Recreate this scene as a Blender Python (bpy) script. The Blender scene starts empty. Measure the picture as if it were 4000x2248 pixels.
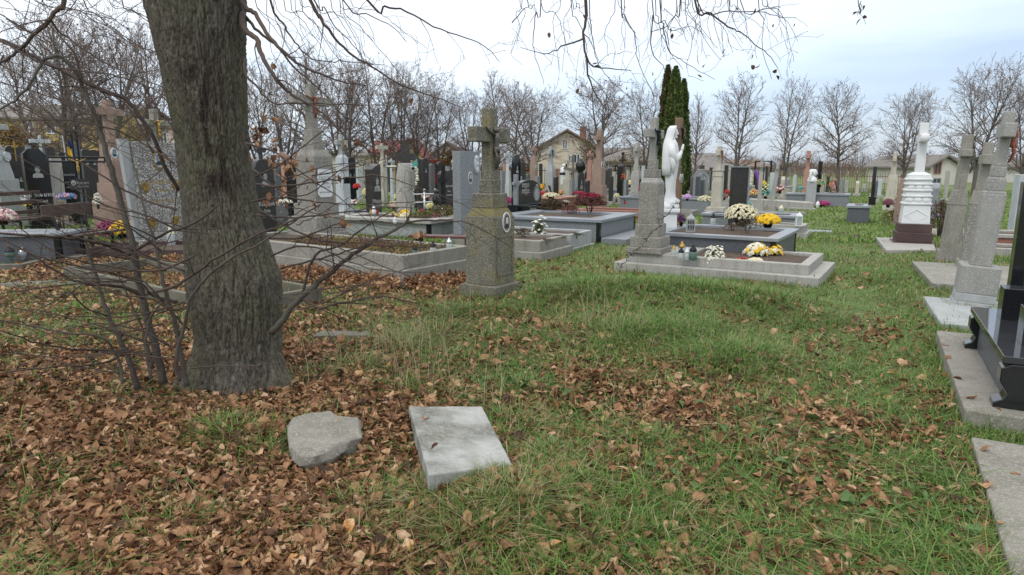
import bpy, math, random
import numpy as np
from mathutils import Vector, Matrix, noise as mn
from math import sin, cos, pi, radians, atan2, sqrt
R = radians
random.seed(7); rng = np.random.default_rng(7)
scene = bpy.context.scene
# ---------------------------------------------------------------- camera
FPX, CH, PIT = 2600.0, 1.6, R(10.35)
SP, CP = sin(PIT), cos(PIT)
cam = bpy.data.cameras.new('camera'); co = bpy.data.objects.new('camera', cam)
scene.collection.objects.link(co); scene.camera = co
cam.sensor_width = 36; cam.lens = 36*FPX/4000; cam.clip_end = 3000; cam.clip_start = .05
co.location = (0, 0, CH); co.rotation_euler = (R(90)-PIT, 0, 0)
# ---------------------------------------------------------------- sky and sun (overcast)
SUN_EL, SUN_AZ = R(48), R(215)
w = bpy.data.worlds.new('World'); scene.world = w; w.use_nodes = True
nt = w.node_tree; N = nt.nodes; N.clear()
def nd(t, **k):
    n = N.new(t)
    for a, b in k.items(): setattr(n, a, b)
    return n
out = nd('ShaderNodeOutputWorld'); add = nd('ShaderNodeAddShader')
b1 = nd('ShaderNodeBackground'); b2 = nd('ShaderNodeBackground')
sky = nd('ShaderNodeTexSky', sky_type='NISHITA'); sky.sun_disc = False
sky.sun_elevation = SUN_EL; sky.sun_rotation = SUN_AZ
nt.links.new(sky.outputs[0], b1.inputs[0]); b1.inputs[1].default_value = 0.05
tc = nd('ShaderNodeTexCoord'); sx = nd('ShaderNodeSeparateXYZ'); nt.links.new(tc.outputs['Generated'], sx.inputs[0])
mp = nd('ShaderNodeMapping'); mp.inputs['Scale'].default_value = (1.3, 1.3, 7); nt.links.new(tc.outputs['Generated'], mp.inputs[0])
nz = nd('ShaderNodeTexNoise'); nz.inputs['Scale'].default_value = 1.7; nz.inputs['Detail'].default_value = 5; nz.inputs['Roughness'].default_value = .5
nt.links.new(mp.outputs[0], nz.inputs[0])
def math_(op, a, b):
    m = nd('ShaderNodeMath', operation=op)
    for i, q in enumerate((a, b)):
        if isinstance(q, (int, float)): m.inputs[i].default_value = q
        else: nt.links.new(q, m.inputs[i])
    return m.outputs[0]
wob = math_('MULTIPLY', math_('SUBTRACT', nz.outputs[0], .5), .22)
lean = math_('MULTIPLY', sx.outputs[0], -.085)
el = math_('ADD', math_('ADD', sx.outputs[2], wob), lean)
rp = nd('ShaderNodeValToRGB'); nt.links.new(el, rp.inputs[0])
cr = rp.color_ramp
stops = [(0, (.40, .47, .60)), (.05, (.43, .51, .66)), (.085, (.55, .64, .79)), (.125, (.70, .77, .88)), (.18, (.85, .89, .95)), (.25, (.97, .985, 1.0)), (.34, (1.0, 1.0, 1.0)), (.6, (1.25, 1.24, 1.22)), (1, (1.75, 1.73, 1.68))]
cr.elements[0].position = 0; cr.elements[0].color = (*stops[0][1], 1)
cr.elements[1].position = 1; cr.elements[1].color = (*stops[-1][1], 1)
for p_, c_ in stops[1:-1]:
    e_ = cr.elements.new(p_); e_.color = (*c_, 1)
nt.links.new(rp.outputs[0], b2.inputs[0]); b2.inputs[1].default_value = 1.02
nt.links.new(b1.outputs[0], add.inputs[0]); nt.links.new(b2.outputs[0], add.inputs[1]); nt.links.new(add.outputs[0], out.inputs[0])
sl = bpy.data.lights.new('sun', 'SUN'); sl.energy = .9; sl.angle = R(14); sl.color = (1, .96, .9)
so = bpy.data.objects.new('sun', sl); scene.collection.objects.link(so)
sd = Vector((sin(SUN_AZ)*cos(SUN_EL), cos(SUN_AZ)*cos(SUN_EL), sin(SUN_EL)))
so.rotation_euler = sd.to_track_quat('Z', 'Y').to_euler()
scene.view_settings.view_transform = 'Standard'; scene.view_settings.look = 'None'
scene.view_settings.exposure = 0; scene.view_settings.gamma = 1
scene.cycles.use_denoising = True
scene.cycles.max_bounces = 6; scene.cycles.transparent_max_bounces = 6
# ---------------------------------------------------------------- geometry helpers
def ray(u, v):
    a, b = (u-2000)/FPX, (v-1124)/FPX
    return a, CP-b*SP, -SP-b*CP
def gp(u, v, z=0.):
    x, y, q = ray(u, v); t = (z-CH)/q
    return x*t, y*t
def at_y(u, v, Y):
    x, y, q = ray(u, v); t = Y/y
    return Vector((x*t, Y, CH+q*t))
def depth(x, y, z=.8): return y*CP-(z-CH)*SP
def ppm(x, y, z=.8): return FPX/depth(x, y, z)
def zat(x, y, v):
    k = (1124-v)/FPX
    return CH + y*(k*CP-SP)/(CP+k*SP)
def gz(x, y):
    x = np.asarray(x, float); y = np.asarray(y, float)
    z = .02*np.sin(x*1.3+.5)*np.cos(y*.9)+.012*np.sin(x*3.1+y*2.3)+.012*np.cos(y*4.1-x*1.7)
    def g(cx, cy, sa, sb, h, ang):
        c, s = cos(ang), sin(ang)
        a = (x-cx)*c+(y-cy)*s; b = -(x-cx)*s+(y-cy)*c
        return h*np.exp(-(a/sa)**2-(b/sb)**2)
    for m in MOUNDS: z = z+g(*m)
    return z
TH = R(-28.6)
MOUNDS = [(*gp(2720, 1190), 1.5, .75, .20, TH), (*gp(2300, 1175), .9, .5, .07, TH), (*gp(2520, 1330), .55, .4, .10, 0.), (*gp(2900, 1420), .5, .35, .09, 0.),
          (*gp(1990, 1990), .5, .3, .05, 0.), (-2.1, 4.7, .75, .7, .015, 0.), (*gp(600, 1700), 1.2, .6, .03, 0.)]
C = scene.collection.objects
def lk(o): C.link(o); return o
def tag(o, label=None, cat=None, group=None, kind=None):
    if label: o['label'] = label
    if cat: o['category'] = cat
    if group: o['group'] = group
    if kind: o['kind'] = kind
    return o
def empty(name, loc, rz=0., tilt=(0, 0)):
    o = bpy.data.objects.new(name, None); o.empty_display_size = .2
    o.location = loc; o.rotation_euler = (tilt[0], tilt[1], rz); return lk(o)
def copy_tree(o, parent=None):
    c = o.copy(); lk(c); c.parent = parent
    for ch in list(o.children): copy_tree(ch, c)
    return c
class MB:
    def __init__(s): s.v = []; s.f = []; s.m = []; s.mi = 0; s.sm = []; s.smooth = False
    def add(s, vs, fs):
        n = len(s.v); s.v += [tuple(p) for p in vs]
        for f in fs: s.f.append(tuple(i+n for i in f)); s.m.append(s.mi); s.sm.append(s.smooth)
    def frust(s, z0, z1, a0, b0, a1, b1, cx=0, cy=0, dx=0, dy=0):
        "box with different bottom (a0 x b0) and top (a1 x b1)"
        vs = []
        for z, a, b, ox, oy in ((z0, a0, b0, 0, 0), (z1, a1, b1, dx, dy)):
            vs += [(cx+ox-a/2, cy+oy-b/2, z), (cx+ox+a/2, cy+oy-b/2, z), (cx+ox+a/2, cy+oy+b/2, z), (cx+ox-a/2, cy+oy+b/2, z)]
        s.add(vs, [(3, 2, 1, 0), (4, 5, 6, 7), (0, 1, 5, 4), (1, 2, 6, 5), (2, 3, 7, 6), (3, 0, 4, 7)])
    def box(s, x0, x1, y0, y1, z0, z1): s.frust(z0, z1, x1-x0, y1-y0, x1-x0, y1-y0, (x0+x1)/2, (y0+y1)/2)
    def obox(s, c, ex, ey, ez):
        "oriented box: centre and three half vectors"
        c, ex, ey, ez = map(Vector, (c, ex, ey, ez)); vs = []
        for k in (-1, 1):
            for i, j in ((-1, -1), (1, -1), (1, 1), (-1, 1)): vs.append(c+ex*i+ey*j+ez*k)
        s.add(vs, [(3, 2, 1, 0), (4, 5, 6, 7), (0, 1, 5, 4), (1, 2, 6, 5), (2, 3, 7, 6), (3, 0, 4, 7)])
    def prism(s, pts, x0, x1):
        "outline in (y,z) extruded along x; polygon counter-clockwise seen from +x"
        n = len(pts); vs = [(x0, y, z) for y, z in pts]+[(x1, y, z) for y, z in pts]
        s.add(vs, [tuple(range(n-1, -1, -1)), tuple(range(n, 2*n))]+[(i, (i+1) % n, n+(i+1) % n, n+i) for i in range(n)])
    def prismz(s, pts, z0, z1):
        n = len(pts); vs = [(x, y, z0) for x, y in pts]+[(x, y, z1) for x, y in pts]
        s.add(vs, [tuple(range(n-1, -1, -1)), tuple(range(n, 2*n))]+[(i, (i+1) % n, n+(i+1) % n, n+i) for i in range(n)])
    def tube(s, pts, rs, k=6, cap=True, flat=None):
        pts = [Vector(p) for p in pts]; n0 = len(s.v); L = len(pts); ref = None; ring = []
        for i, p in enumerate(pts):
            d = (pts[min(i+1, L-1)]-pts[max(i-1, 0)])
            if d.length < 1e-9: d = Vector((0, 0, 1))
            d.normalize()
            if ref is None: ref = d.orthogonal().normalized()
            ref = ref-d*ref.dot(d)
            if ref.length < 1e-6: ref = d.orthogonal()
            ref.normalize(); q = d.cross(ref); r = rs[i] if hasattr(rs, '__len__') else rs
            for j in range(k):
                a = 2*pi*j/k; ring.append(p+ref*(cos(a)*r)+q*(sin(a)*r*(flat or 1)))
        fs = [(i*k+j, i*k+(j+1) % k, (i+1)*k+(j+1) % k, (i+1)*k+j) for i in range(L-1) for j in range(k)]
        if cap: fs += [tuple(range(k-1, -1, -1)), tuple((L-1)*k+j for j in range(k))]
        s.add(ring, fs)
    def lathe(s, prof, k=16, cx=0, cy=0, z=0, sy=1):
        vs = []
        for r, h in prof:
            for j in range(k): vs.append((cx+r*cos(2*pi*j/k), cy+r*sin(2*pi*j/k)*sy, z+h))
        L = len(prof)
        fs = [(i*k+j, i*k+(j+1) % k, (i+1)*k+(j+1) % k, (i+1)*k+j) for i in range(L-1) for j in range(k)]
        s.add(vs, fs+[tuple(range(k-1, -1, -1)), tuple((L-1)*k+j for j in range(k))])
    def ball(s, c, r, k=8, n=6):
        c = Vector(c); r = r if hasattr(r, '__len__') else (r, r, r); vs = []
        for i in range(n+1):
            t = pi*i/n
            for j in range(k): vs.append((c[0]+r[0]*sin(t)*cos(2*pi*j/k), c[1]+r[1]*sin(t)*sin(2*pi*j/k), c[2]-r[2]*cos(t)))
        s.add(vs, [(i*k+j, i*k+(j+1) % k, (i+1)*k+(j+1) % k, (i+1)*k+j) for i in range(n) for j in range(k)])
    def octa(s, c, r, up=None):
        x, y, z = c
        s.add([(x+r, y, z), (x, y+r, z), (x-r, y, z), (x, y-r, z), (x, y, z+r*.7), (x, y, z-r*.7)], [(0, 1, 4), (1, 2, 4), (2, 3, 4), (3, 0, 4), (1, 0, 5), (2, 1, 5), (3, 2, 5), (0, 3, 5)])
    def card(s, c, l, wd, d=None):
        c = Vector(c); d = d or Vector((random.gauss(0, 1), random.gauss(0, 1), random.gauss(0, .7)))
        d = Vector(d).normalized(); q = d.orthogonal().normalized(); q = (Matrix.Rotation(random.uniform(0, pi), 3, d) @ q)
        n_ = d.cross(q)*wd*.3
        s.add([c-d*l*.5, c-q*wd*.5+n_, c+d*l*.5, c+q*wd*.5+n_], [(0, 1, 2), (0, 2, 3)])
    def build(s, name, mats, parent=None, loc=(0, 0, 0), bevel=0, sub=0):
        me = bpy.data.meshes.new(name); me.from_pydata(s.v, [], s.f)
        if not isinstance(mats, (list, tuple)): mats = [mats]
        for m in mats: me.materials.append(m)
        me.polygons.foreach_set('material_index', s.m); me.polygons.foreach_set('use_smooth', s.sm); me.update()
        o = lk(bpy.data.objects.new(name, me)); o.location = loc
        if parent is not None: o.parent = parent
        if bevel:
            b = o.modifiers.new('bevel', 'BEVEL'); b.width = bevel; b.segments = 2; b.limit_method = 'ANGLE'; b.angle_limit = R(35)
        if sub:
            b = o.modifiers.new('sub', 'SUBSURF'); b.levels = b.render_levels = sub
        return o
def np_mesh(name, verts, faces, mats, attrs=None, smooth=False, mi=None):
    me = bpy.data.meshes.new(name); nv, nf, k = len(verts), len(faces), faces.shape[1]
    me.vertices.add(nv); me.vertices.foreach_set('co', verts.astype(np.float32).ravel())
    me.loops.add(nf*k); me.loops.foreach_set('vertex_index', faces.astype(np.int32).ravel())
    me.polygons.add(nf); me.polygons.foreach_set('loop_start', np.arange(0, nf*k, k, dtype=np.int32))
    me.polygons.foreach_set('loop_total', np.full(nf, k, np.int32))
    for m in (mats if isinstance(mats, (list, tuple)) else [mats]): me.materials.append(m)
    if mi is not None: me.polygons.foreach_set('material_index', mi.astype(np.int32))
    if smooth: me.polygons.foreach_set('use_smooth', np.ones(nf, bool))
    for an, av in (attrs or {}).items():
        a = me.attributes.new(an, 'FLOAT', 'POINT'); a.data.foreach_set('value', av.astype(np.float32))
    me.update(); me.validate()
    return lk(bpy.data.objects.new(name, me))
# ---------------------------------------------------------------- materials
def material(name):
    m = bpy.data.materials.new(name); m.use_nodes = True
    return m, m.node_tree, m.node_tree.nodes['Principled BSDF']
def L3(c): return (*c, 1)
def stone(name, c1, c2, scale=6., speck=None, sscale=90., samt=.4, rough=.9, bump=.3, stain=None, stamt=.6, stsc=1.5, metallic=0., spec=.4, moss=None, mossamt=.5, coat=0, fine=220., streak=False):
    m, t, p = material(name); n = t.nodes; l = t.links
    tc = n.new('ShaderNodeTexCoord'); oi = n.new('ShaderNodeObjectInfo'); va = n.new('ShaderNodeVectorMath'); va.operation = 'ADD'
    cb = n.new('ShaderNodeCombineXYZ'); ml = n.new('ShaderNodeMath'); ml.operation = 'MULTIPLY'; ml.inputs[1].default_value = 37.
    l.new(oi.outputs['Random'], ml.inputs[0]); l.new(ml.outputs[0], cb.inputs[0]); l.new(tc.outputs['Object'], va.inputs[0]); l.new(cb.outputs[0], va.inputs[1])
    P = va.outputs[0]
    def noi(sc, det=6, ro=.6, v=P):
        q = n.new('ShaderNodeTexNoise'); q.inputs['Scale'].default_value = sc; q.inputs['Detail'].default_value = det; q.inputs['Roughness'].default_value = ro; l.new(v, q.inputs[0]); return q.outputs[0]
    def ramp(s_, a, b):
        q = n.new('ShaderNodeMapRange'); q.inputs[1].default_value = a; q.inputs[2].default_value = b; l.new(s_, q.inputs[0]); return q.outputs[0]
    def mix(f, a, b):
        q = n.new('ShaderNodeMix'); q.data_type = 'RGBA'
        if isinstance(f, (int, float)): q.inputs[0].default_value = f
        else: l.new(f, q.inputs[0])
        for i, c in ((6, a), (7, b)):
            if isinstance(c, tuple): q.inputs[i].default_value = L3(c)
            else: l.new(c, q.inputs[i])
        return q.outputs[2]
    col = mix(ramp(noi(scale), .3, .7), c1, c2)
    if stain:
        v = P
        if streak:
            mpp = n.new('ShaderNodeMapping'); mpp.inputs['Scale'].default_value = (5, 5, .7); l.new(P, mpp.inputs[0]); v = mpp.outputs[0]
        f = n.new('ShaderNodeMath'); f.operation = 'MULTIPLY'; f.inputs[1].default_value = stamt; l.new(ramp(noi(stsc, 8, .68, v), .46, .66), f.inputs[0]); col = mix(f.outputs[0], col, stain)
    if moss:
        f = n.new('ShaderNodeMath'); f.operation = 'MULTIPLY'; f.inputs[1].default_value = mossamt; l.new(ramp(noi(3.3, 10, .75), .5, .62), f.inputs[0]); col = mix(f.outputs[0], col, moss)
    if speck:
        vo = n.new('ShaderNodeTexVoronoi'); vo.inputs['Scale'].default_value = sscale; l.new(P, vo.inputs[0])
        sc_ = n.new('ShaderNodeSeparateColor'); l.new(vo.outputs['Color'], sc_.inputs[0])
        f = n.new('ShaderNodeMath'); f.operation = 'LESS_THAN'; f.inputs[1].default_value = samt; l.new(sc_.outputs[0], f.inputs[0])
        f2 = n.new('ShaderNodeMath'); f2.operation = 'MULTIPLY'; l.new(f.outputs[0], f2.inputs[0]); l.new(ramp(sc_.outputs[1], 0, 1), f2.inputs[1]); col = mix(f2.outputs[0], col, speck)
    l.new(col, p.inputs['Base Color']); p.inputs['Roughness'].default_value = rough; p.inputs['Metallic'].default_value = metallic
    p.inputs['Specular IOR Level'].default_value = spec; p.inputs['Coat Weight'].default_value = coat
    if bump:
        bp = n.new('ShaderNodeBump'); bp.inputs['Strength'].default_value = bump; bp.inputs['Distance'].default_value = .004
        l.new(noi(fine*.35, 5, .75), bp.inputs['Height']); l.new(bp.outputs[0], p.inputs['Normal'])
    return m
def plain(name, c, rough=.6, metallic=0., spec=.4, var=.25, sc=9.): return stone(name, c, tuple(x*(1-var) for x in c), sc, rough=rough, metallic=metallic, spec=spec, bump=.1)
M = {}
M['conc'] = stone('weathered_concrete', (.27, .262, .235), (.20, .195, .17), 3, speck=(.36, .35, .32), sscale=140, samt=.3, stain=(.12, .115, .095), stamt=.55, stsc=2.2, streak=True, moss=(.13, .12, .055), mossamt=.25)
M['concl'] = stone('pale_concrete', (.36, .355, .33), (.27, .265, .24), 3, speck=(.45, .44, .42), sscale=140, samt=.3, stain=(.17, .165, .14), stamt=.5, stsc=2.2, streak=True)
M['slab'] = stone('bleached_slab_concrete', (.42, .43, .415), (.24, .245, .225), 3.2, speck=(.30, .30, .27), sscale=90, samt=.25, stain=(.12, .12, .095), stamt=.85, stsc=3.2, bump=.5, moss=(.17, .16, .09), mossamt=.2)
M['terrace'] = stone('worn_brown_grey_terrace', (.26, .25, .22), (.20, .19, .16), 6, speck=(.33, .32, .3), sscale=150, samt=.25, stain=(.10, .088, .065), stamt=.75, stsc=2.2, bump=.5, moss=(.12, .12, .06), mossamt=.3)
M['rubble'] = stone('broken_concrete', (.27, .26, .225), (.18, .17, .145), 9, speck=(.33, .32, .28), sscale=110, samt=.25, stain=(.14, .125, .095), stamt=.5, stsc=4, bump=1., fine=120)
M['kerb'] = stone('old_dirty_kerb', (.17, .16, .13), (.11, .105, .085), 5, stain=(.07, .065, .05), stamt=.7, stsc=3, moss=(.12, .13, .06), mossamt=.4, bump=.8)
M['moss'] = stone('mossy_terrazzo', (.155, .15, .118), (.088, .085, .062), 5, speck=(.34, .33, .28), sscale=150, samt=.35, stain=(.065, .06, .045), stamt=.6, stsc=2.4, streak=True, moss=(.16, .13, .035), mossamt=.7, bump=.7)
M['mosstop'] = stone('yellow_moss', (.17, .135, .04), (.12, .115, .06), 14, speck=(.2, .2, .16), sscale=120, samt=.3, bump=1.)
M['terr'] = stone('pebbled_terrazzo', (.23, .222, .20), (.175, .168, .15), 4, speck=(.42, .405, .37), sscale=120, samt=.3, stain=(.12, .115, .10), stamt=.4, streak=True, bump=.8)
M['terrs'] = stone('smooth_grey_terrazzo', (.30, .30, .285), (.24, .24, .225), 4, speck=(.42, .42, .4), sscale=150, samt=.25, stain=(.17, .17, .155), stamt=.35, streak=True)
M['terrb'] = stone('coarse_bright_terrazzo', (.20, .20, .19), (.13, .13, .125), 5, speck=(.62, .61, .58), sscale=55, samt=.42, bump=.9)
M['grey'] = stone('grey_painted_stone', (.36, .38, .385), (.30, .32, .32), 4, stain=(.22, .23, .22), stamt=.4, streak=True)
M['pale'] = stone('pale_blue_painted_stone', (.47, .51, .53), (.39, .43, .45), 4, stain=(.25, .27, .26), stamt=.35, streak=True)
M['cream'] = stone('cream_stone', (.48, .46, .39), (.38, .36, .30), 4, stain=(.24, .22, .17), stamt=.4, streak=True)
M['pink'] = stone('pink_brown_stone', (.285, .205, .165), (.235, .165, .135), 3, stain=(.17, .12, .10), stamt=.4, streak=True, speck=(.34, .27, .22), samt=.2)
M['rose'] = stone('rose_stone', (.42, .24, .19), (.36, .20, .16), 3, stain=(.28, .19, .15), stamt=.4, streak=True)
M['rust'] = stone('rust_brown_stone', (.185, .125, .095), (.13, .095, .075), 3, stain=(.16, .15, .13), stamt=.5, streak=True, moss=(.28, .14, .03), mossamt=.5)
M['maroon'] = stone('dark_maroon_paint', (.075, .042, .040), (.05, .03, .03), 6, rough=.55, stain=(.11, .08, .075), stamt=.4, bump=.5)
M['white'] = stone('white_paint', (.66, .675, .69), (.60, .62, .635), 5, rough=.55, stain=(.55, .56, .55), stamt=.3, stsc=3, bump=.15)
M['whitest'] = stone('whitewashed_stone', (.38, .40, .405), (.31, .33, .335), 9, stain=(.27, .28, .27), stamt=.7, stsc=4, bump=.6)
M['black'] = stone('polished_black_granite', (.010, .011, .013), (.014, .015, .017), 40, rough=.12, spec=.5, bump=0)
M['blackm'] = stone('dark_gabbro', (.030, .027, .025), (.018, .017, .016), 18, speck=(.12, .115, .11), sscale=160, samt=.18, rough=.35, bump=0)
M['dgran'] = stone('dark_grey_granite', (.075, .085, .098), (.05, .058, .068), 30, speck=(.20, .215, .23), sscale=230, samt=.4, rough=.4, bump=0)
M['ggran'] = stone('blue_grey_granite', (.175, .195, .21), (.13, .145, .16), 25, speck=(.34, .36, .38), sscale=210, samt=.35, rough=.45, bump=0)
M['gtop'] = stone('granite_coping', (.27, .295, .32), (.21, .235, .26), 25, speck=(.12, .13, .15), sscale=220, samt=.3, rough=.3, bump=0)
M['gran'] = stone('mottled_grey_granite', (.20, .215, .23), (.14, .155, .17), 22, speck=(.33, .35, .37), sscale=120, samt=.35, rough=.5, bump=.15)
M['etch'] = plain('etched_grey', (.34, .35, .35), .8)
M['etchd'] = plain('etched_dark', (.13, .135, .14), .7)
M['ename'] = plain('enamel_white', (.72, .72, .70), .25)
M['engry'] = plain('enamel_grey', (.22, .21, .20), .3)
M['endrk'] = plain('enamel_dark', (.035, .035, .035), .3)
M['enskin'] = plain('enamel_skin', (.52, .36, .28), .3)
M['enblue'] = plain('enamel_sky_blue', (.30, .50, .68), .3)
M['gold'] = plain('gold_paint', (.42, .27, .07), .4, .6)
M['goldp'] = plain('dull_gold', (.42, .28, .08), .6)
M['bronze'] = plain('tarnished_figure', (.12, .11, .095), .5, .3)
M['redfig'] = plain('red_painted_figure', (.27, .07, .04), .6)
M['text'] = plain('lettering', (.55, .55, .54), .6)
M['wood'] = stone('brown_bench_paint', (.075, .045, .032), (.045, .03, .024), 7, rough=.5, stain=(.12, .10, .09), stamt=.3, streak=True)
M['woodg'] = stone('weathered_board', (.21, .185, .155), (.13, .115, .10), 7, rough=.8, stain=(.08, .07, .06), stamt=.5)
M['redwd'] = stone('dark_red_board', (.12, .04, .035), (.08, .03, .028), 7, rough=.45)
M['iron'] = plain('dark_iron', (.022, .022, .026), .45, .6)
M['steel'] = plain('bright_steel', (.55, .56, .57), .25, 1.)
M['plastk'] = plain('black_plastic', (.02, .02, .02), .4)
M['soil'] = stone('bare_soil', (.075, .052, .036), (.045, .032, .024), 14, speck=(.14, .10, .07), sscale=45, samt=.3, bump=1., fine=60)
M['redso'] = stone('red_bark_mulch', (.075, .03, .022), (.05, .02, .016), 14, bump=1., fine=60)
M['tile'] = stone('reddish_tile', (.30, .13, .095), (.24, .11, .08), 6, rough=.5)
for k_, c_ in dict(red=(.45, .02, .02), crimson=(.30, .015, .05), magenta=(.38, .03, .16), pinkf=(.62, .33, .36), yellow=(.78, .50, .02), lemon=(.72, .68, .30), whitef=(.76, .74, .62), cream2=(.72, .66, .45), orange=(.65, .2, .02), violet=(.22, .08, .35), blue=(.03, .17, .42), teal=(.08, .32, .32), cyan=(.02, .34, .50), lilac=(.5, .3, .6), plum=(.16, .05, .075)).items():
    M[k_] = plain(k_+'_petals' if k_ not in ('cyan', 'teal', 'blue') else k_+'_plastic', c_, .6)
M['leafg'] = stone('plant_green', (.07, .105, .03), (.04, .065, .02), 20, rough=.6)
M['leafd'] = stone('dark_plant_green', (.035, .05, .022), (.02, .032, .015), 20, rough=.6)
M['leafb'] = stone('withered_brown_plant', (.14, .075, .032), (.085, .045, .025), 20, rough=.8)
M['leafy'] = stone('ochre_foliage', (.26, .17, .035), (.17, .12, .03), 12, rough=.7)
M['thuja'] = stone('arborvitae_green', (.10, .14, .028), (.05, .078, .018), 3, rough=.7)
M['thujab'] = stone('arborvitae_brownish', (.11, .062, .028), (.06, .05, .02), 3, rough=.7)
def glass(name, c, a=.55):
    m, t, p = material(name); p.inputs['Base Color'].default_value = L3(c); p.inputs['Roughness'].default_value = .12
    p.inputs['Transmission Weight'].default_value = a; p.inputs['IOR'].default_value = 1.3; return m
M['glass'] = glass('clear_glass', (.62, .68, .68)); M['gred'] = glass('red_glass', (.5, .02, .02), .3); M['gblue'] = glass('blue_liquid_glass', (.02, .38, .55), .2)
M['gyel'] = glass('yellow_glass', (.6, .45, .1), .3); M['ggrn'] = glass('green_glass', (.13, .22, .19), .45)
def attr_mat(name, stops, rough=.7, trans=.0, attr='tint', spec=.3, bump=0):
    m, t, p = material(name); n = t.nodes; l = t.links
    a = n.new('ShaderNodeAttribute'); a.attribute_name = attr; r = n.new('ShaderNodeValToRGB'); l.new(a.outputs['Fac'], r.inputs[0])
    e = r.color_ramp.elements; e[0].position = stops[0][0]; e[0].color = L3(stops[0][1]); e[1].position = stops[-1][0]; e[1].color = L3(stops[-1][1])
    for q, c in stops[1:-1]: z = e.new(q); z.color = L3(c)
    tcx = n.new('ShaderNodeTexCoord'); nq = n.new('ShaderNodeTexNoise'); nq.inputs['Scale'].default_value = 70 if name == 'fallen_leaf' else 25; nq.inputs['Detail'].default_value = 6; nq.inputs['Roughness'].default_value = .7; l.new(tcx.outputs['Object'], nq.inputs[0])
    mr = n.new('ShaderNodeMapRange'); mr.inputs[1].default_value = .3; mr.inputs[2].default_value = .7; mr.inputs[3].default_value = .62; mr.inputs[4].default_value = 1.25; l.new(nq.outputs[0], mr.inputs[0])
    vm = n.new('ShaderNodeVectorMath'); vm.operation = 'SCALE'; l.new(r.outputs[0], vm.inputs[0]); l.new(mr.outputs[0], vm.inputs[3])
    l.new(vm.outputs[0], p.inputs['Base Color']); p.inputs['Roughness'].default_value = rough; p.inputs['Specular IOR Level'].default_value = spec
    if trans:
        tr = n.new('ShaderNodeBsdfTranslucent'); ad = n.new('ShaderNodeMixShader'); ad.inputs[0].default_value = trans
        l.new(r.outputs[0], tr.inputs[0]); l.new(p.outputs[0], ad.inputs[1]); l.new(tr.outputs[0], ad.inputs[2]); l.new(ad.outputs[0], n['Material Output'].inputs[0])
    return m
M['leaf'] = attr_mat('fallen_leaf', [(0, (.045, .024, .016)), (.2, (.115, .056, .029)), (.42, (.245, .122, .058)), (.68, (.39, .22, .115)), (.88, (.56, .39, .25)), (1, (.54, .24, .05))], .65, .12)
M['grass'] = attr_mat('grass_blade', [(0, (.05, .108, .02)), (.3, (.10, .205, .036)), (.6, (.185, .305, .062)), (.75, (.26, .31, .09)), (.86, (.29, .25, .12)), (1, (.46, .39, .24))], .55, .25)
# bark
def bark(name, c1, c2, c3, sc=1., wet=False):
    m, t, p = material(name); n = t.nodes; l = t.links
    tc = n.new('ShaderNodeTexCoord'); mpn = n.new('ShaderNodeMapping'); mpn.inputs['Scale'].default_value = (sc, sc, sc*.42); l.new(tc.outputs['Object'], mpn.inputs[0])
    def noi(s_, v, d=8, ro=.65):
        q = n.new('ShaderNodeTexNoise'); q.inputs['Scale'].default_value = s_; q.inputs['Detail'].default_value = d; q.inputs['Roughness'].default_value = ro; l.new(v, q.inputs[0]); return q.outputs[0]
    def rm(s_, a, b):
        q = n.new('ShaderNodeMapRange'); q.inputs[1].default_value = a; q.inputs[2].default_value = b; l.new(s_, q.inputs[0]); return q.outputs[0]
    def mix(f, a, b):
        q = n.new('ShaderNodeMix'); q.data_type = 'RGBA'; l.new(f, q.inputs[0])
        for i, c in ((6, a), (7, b)):
            if isinstance(c, tuple): q.inputs[i].default_value = L3(c)
            else: l.new(c, q.inputs[i])
        return q.outputs[2]
    O = tc.outputs['Object']
    col = mix(rm(noi(26, mpn.outputs[0], 12, .78), .36, .62), c1, c2)
    col = mix(rm(noi(2.3, O, 5), .42, .62), col, c3)
    if wet:
        at = n.new('ShaderNodeAttribute'); at.attribute_name = 'groove'; col = mix(at.outputs['Fac'], col, (.018, .014, .010))
        at = n.new('ShaderNodeAttribute'); at.attribute_name = 'seep'; col = mix(at.outputs['Fac'], col, (.036, .023, .017))
        vo = n.new('ShaderNodeTexVoronoi'); vo.inputs['Scale'].default_value = 55; l.new(O, vo.inputs[0])
        f = n.new('ShaderNodeMath'); f.operation = 'LESS_THAN'; f.inputs[1].default_value = .16; l.new(vo.outputs['Distance'], f.inputs[0])
        g = n.new('ShaderNodeMath'); g.operation = 'MULTIPLY'; l.new(f.outputs[0], g.inputs[0]); l.new(rm(noi(3, O, 4), .48, .6), g.inputs[1]); col = mix(g.outputs[0], col, (.24, .25, .21))
    l.new(col, p.inputs['Base Color']); p.inputs['Roughness'].default_value = .85
    bp = n.new('ShaderNodeBump'); bp.inputs['Strength'].default_value = 1.; bp.inputs['Distance'].default_value = .014 if wet else .002
    l.new(noi(70, mpn.outputs[0], 8, .7), bp.inputs['Height']); l.new(bp.outputs[0], p.inputs['Normal']); return m
M['bark'] = bark('grey_green_bark', (.185, .165, .135), (.055, .047, .038), (.115, .112, .07), 1., True)
M['stem'] = bark('sucker_bark', (.085, .065, .052), (.05, .038, .032), (.10, .095, .08), 3.)
M['twig'] = bark('twig_bark', (.060, .042, .036), (.04, .028, .026), (.085, .06, .045), 3.)
M['btree'] = bark('distant_bark', (.13, .115, .10), (.09, .078, .068), (.12, .105, .10), 1.)
M['btwig'] = bark('distant_twigs', (.18, .14, .125), (.13, .10, .092), (.21, .15, .125), 1.)
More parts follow.
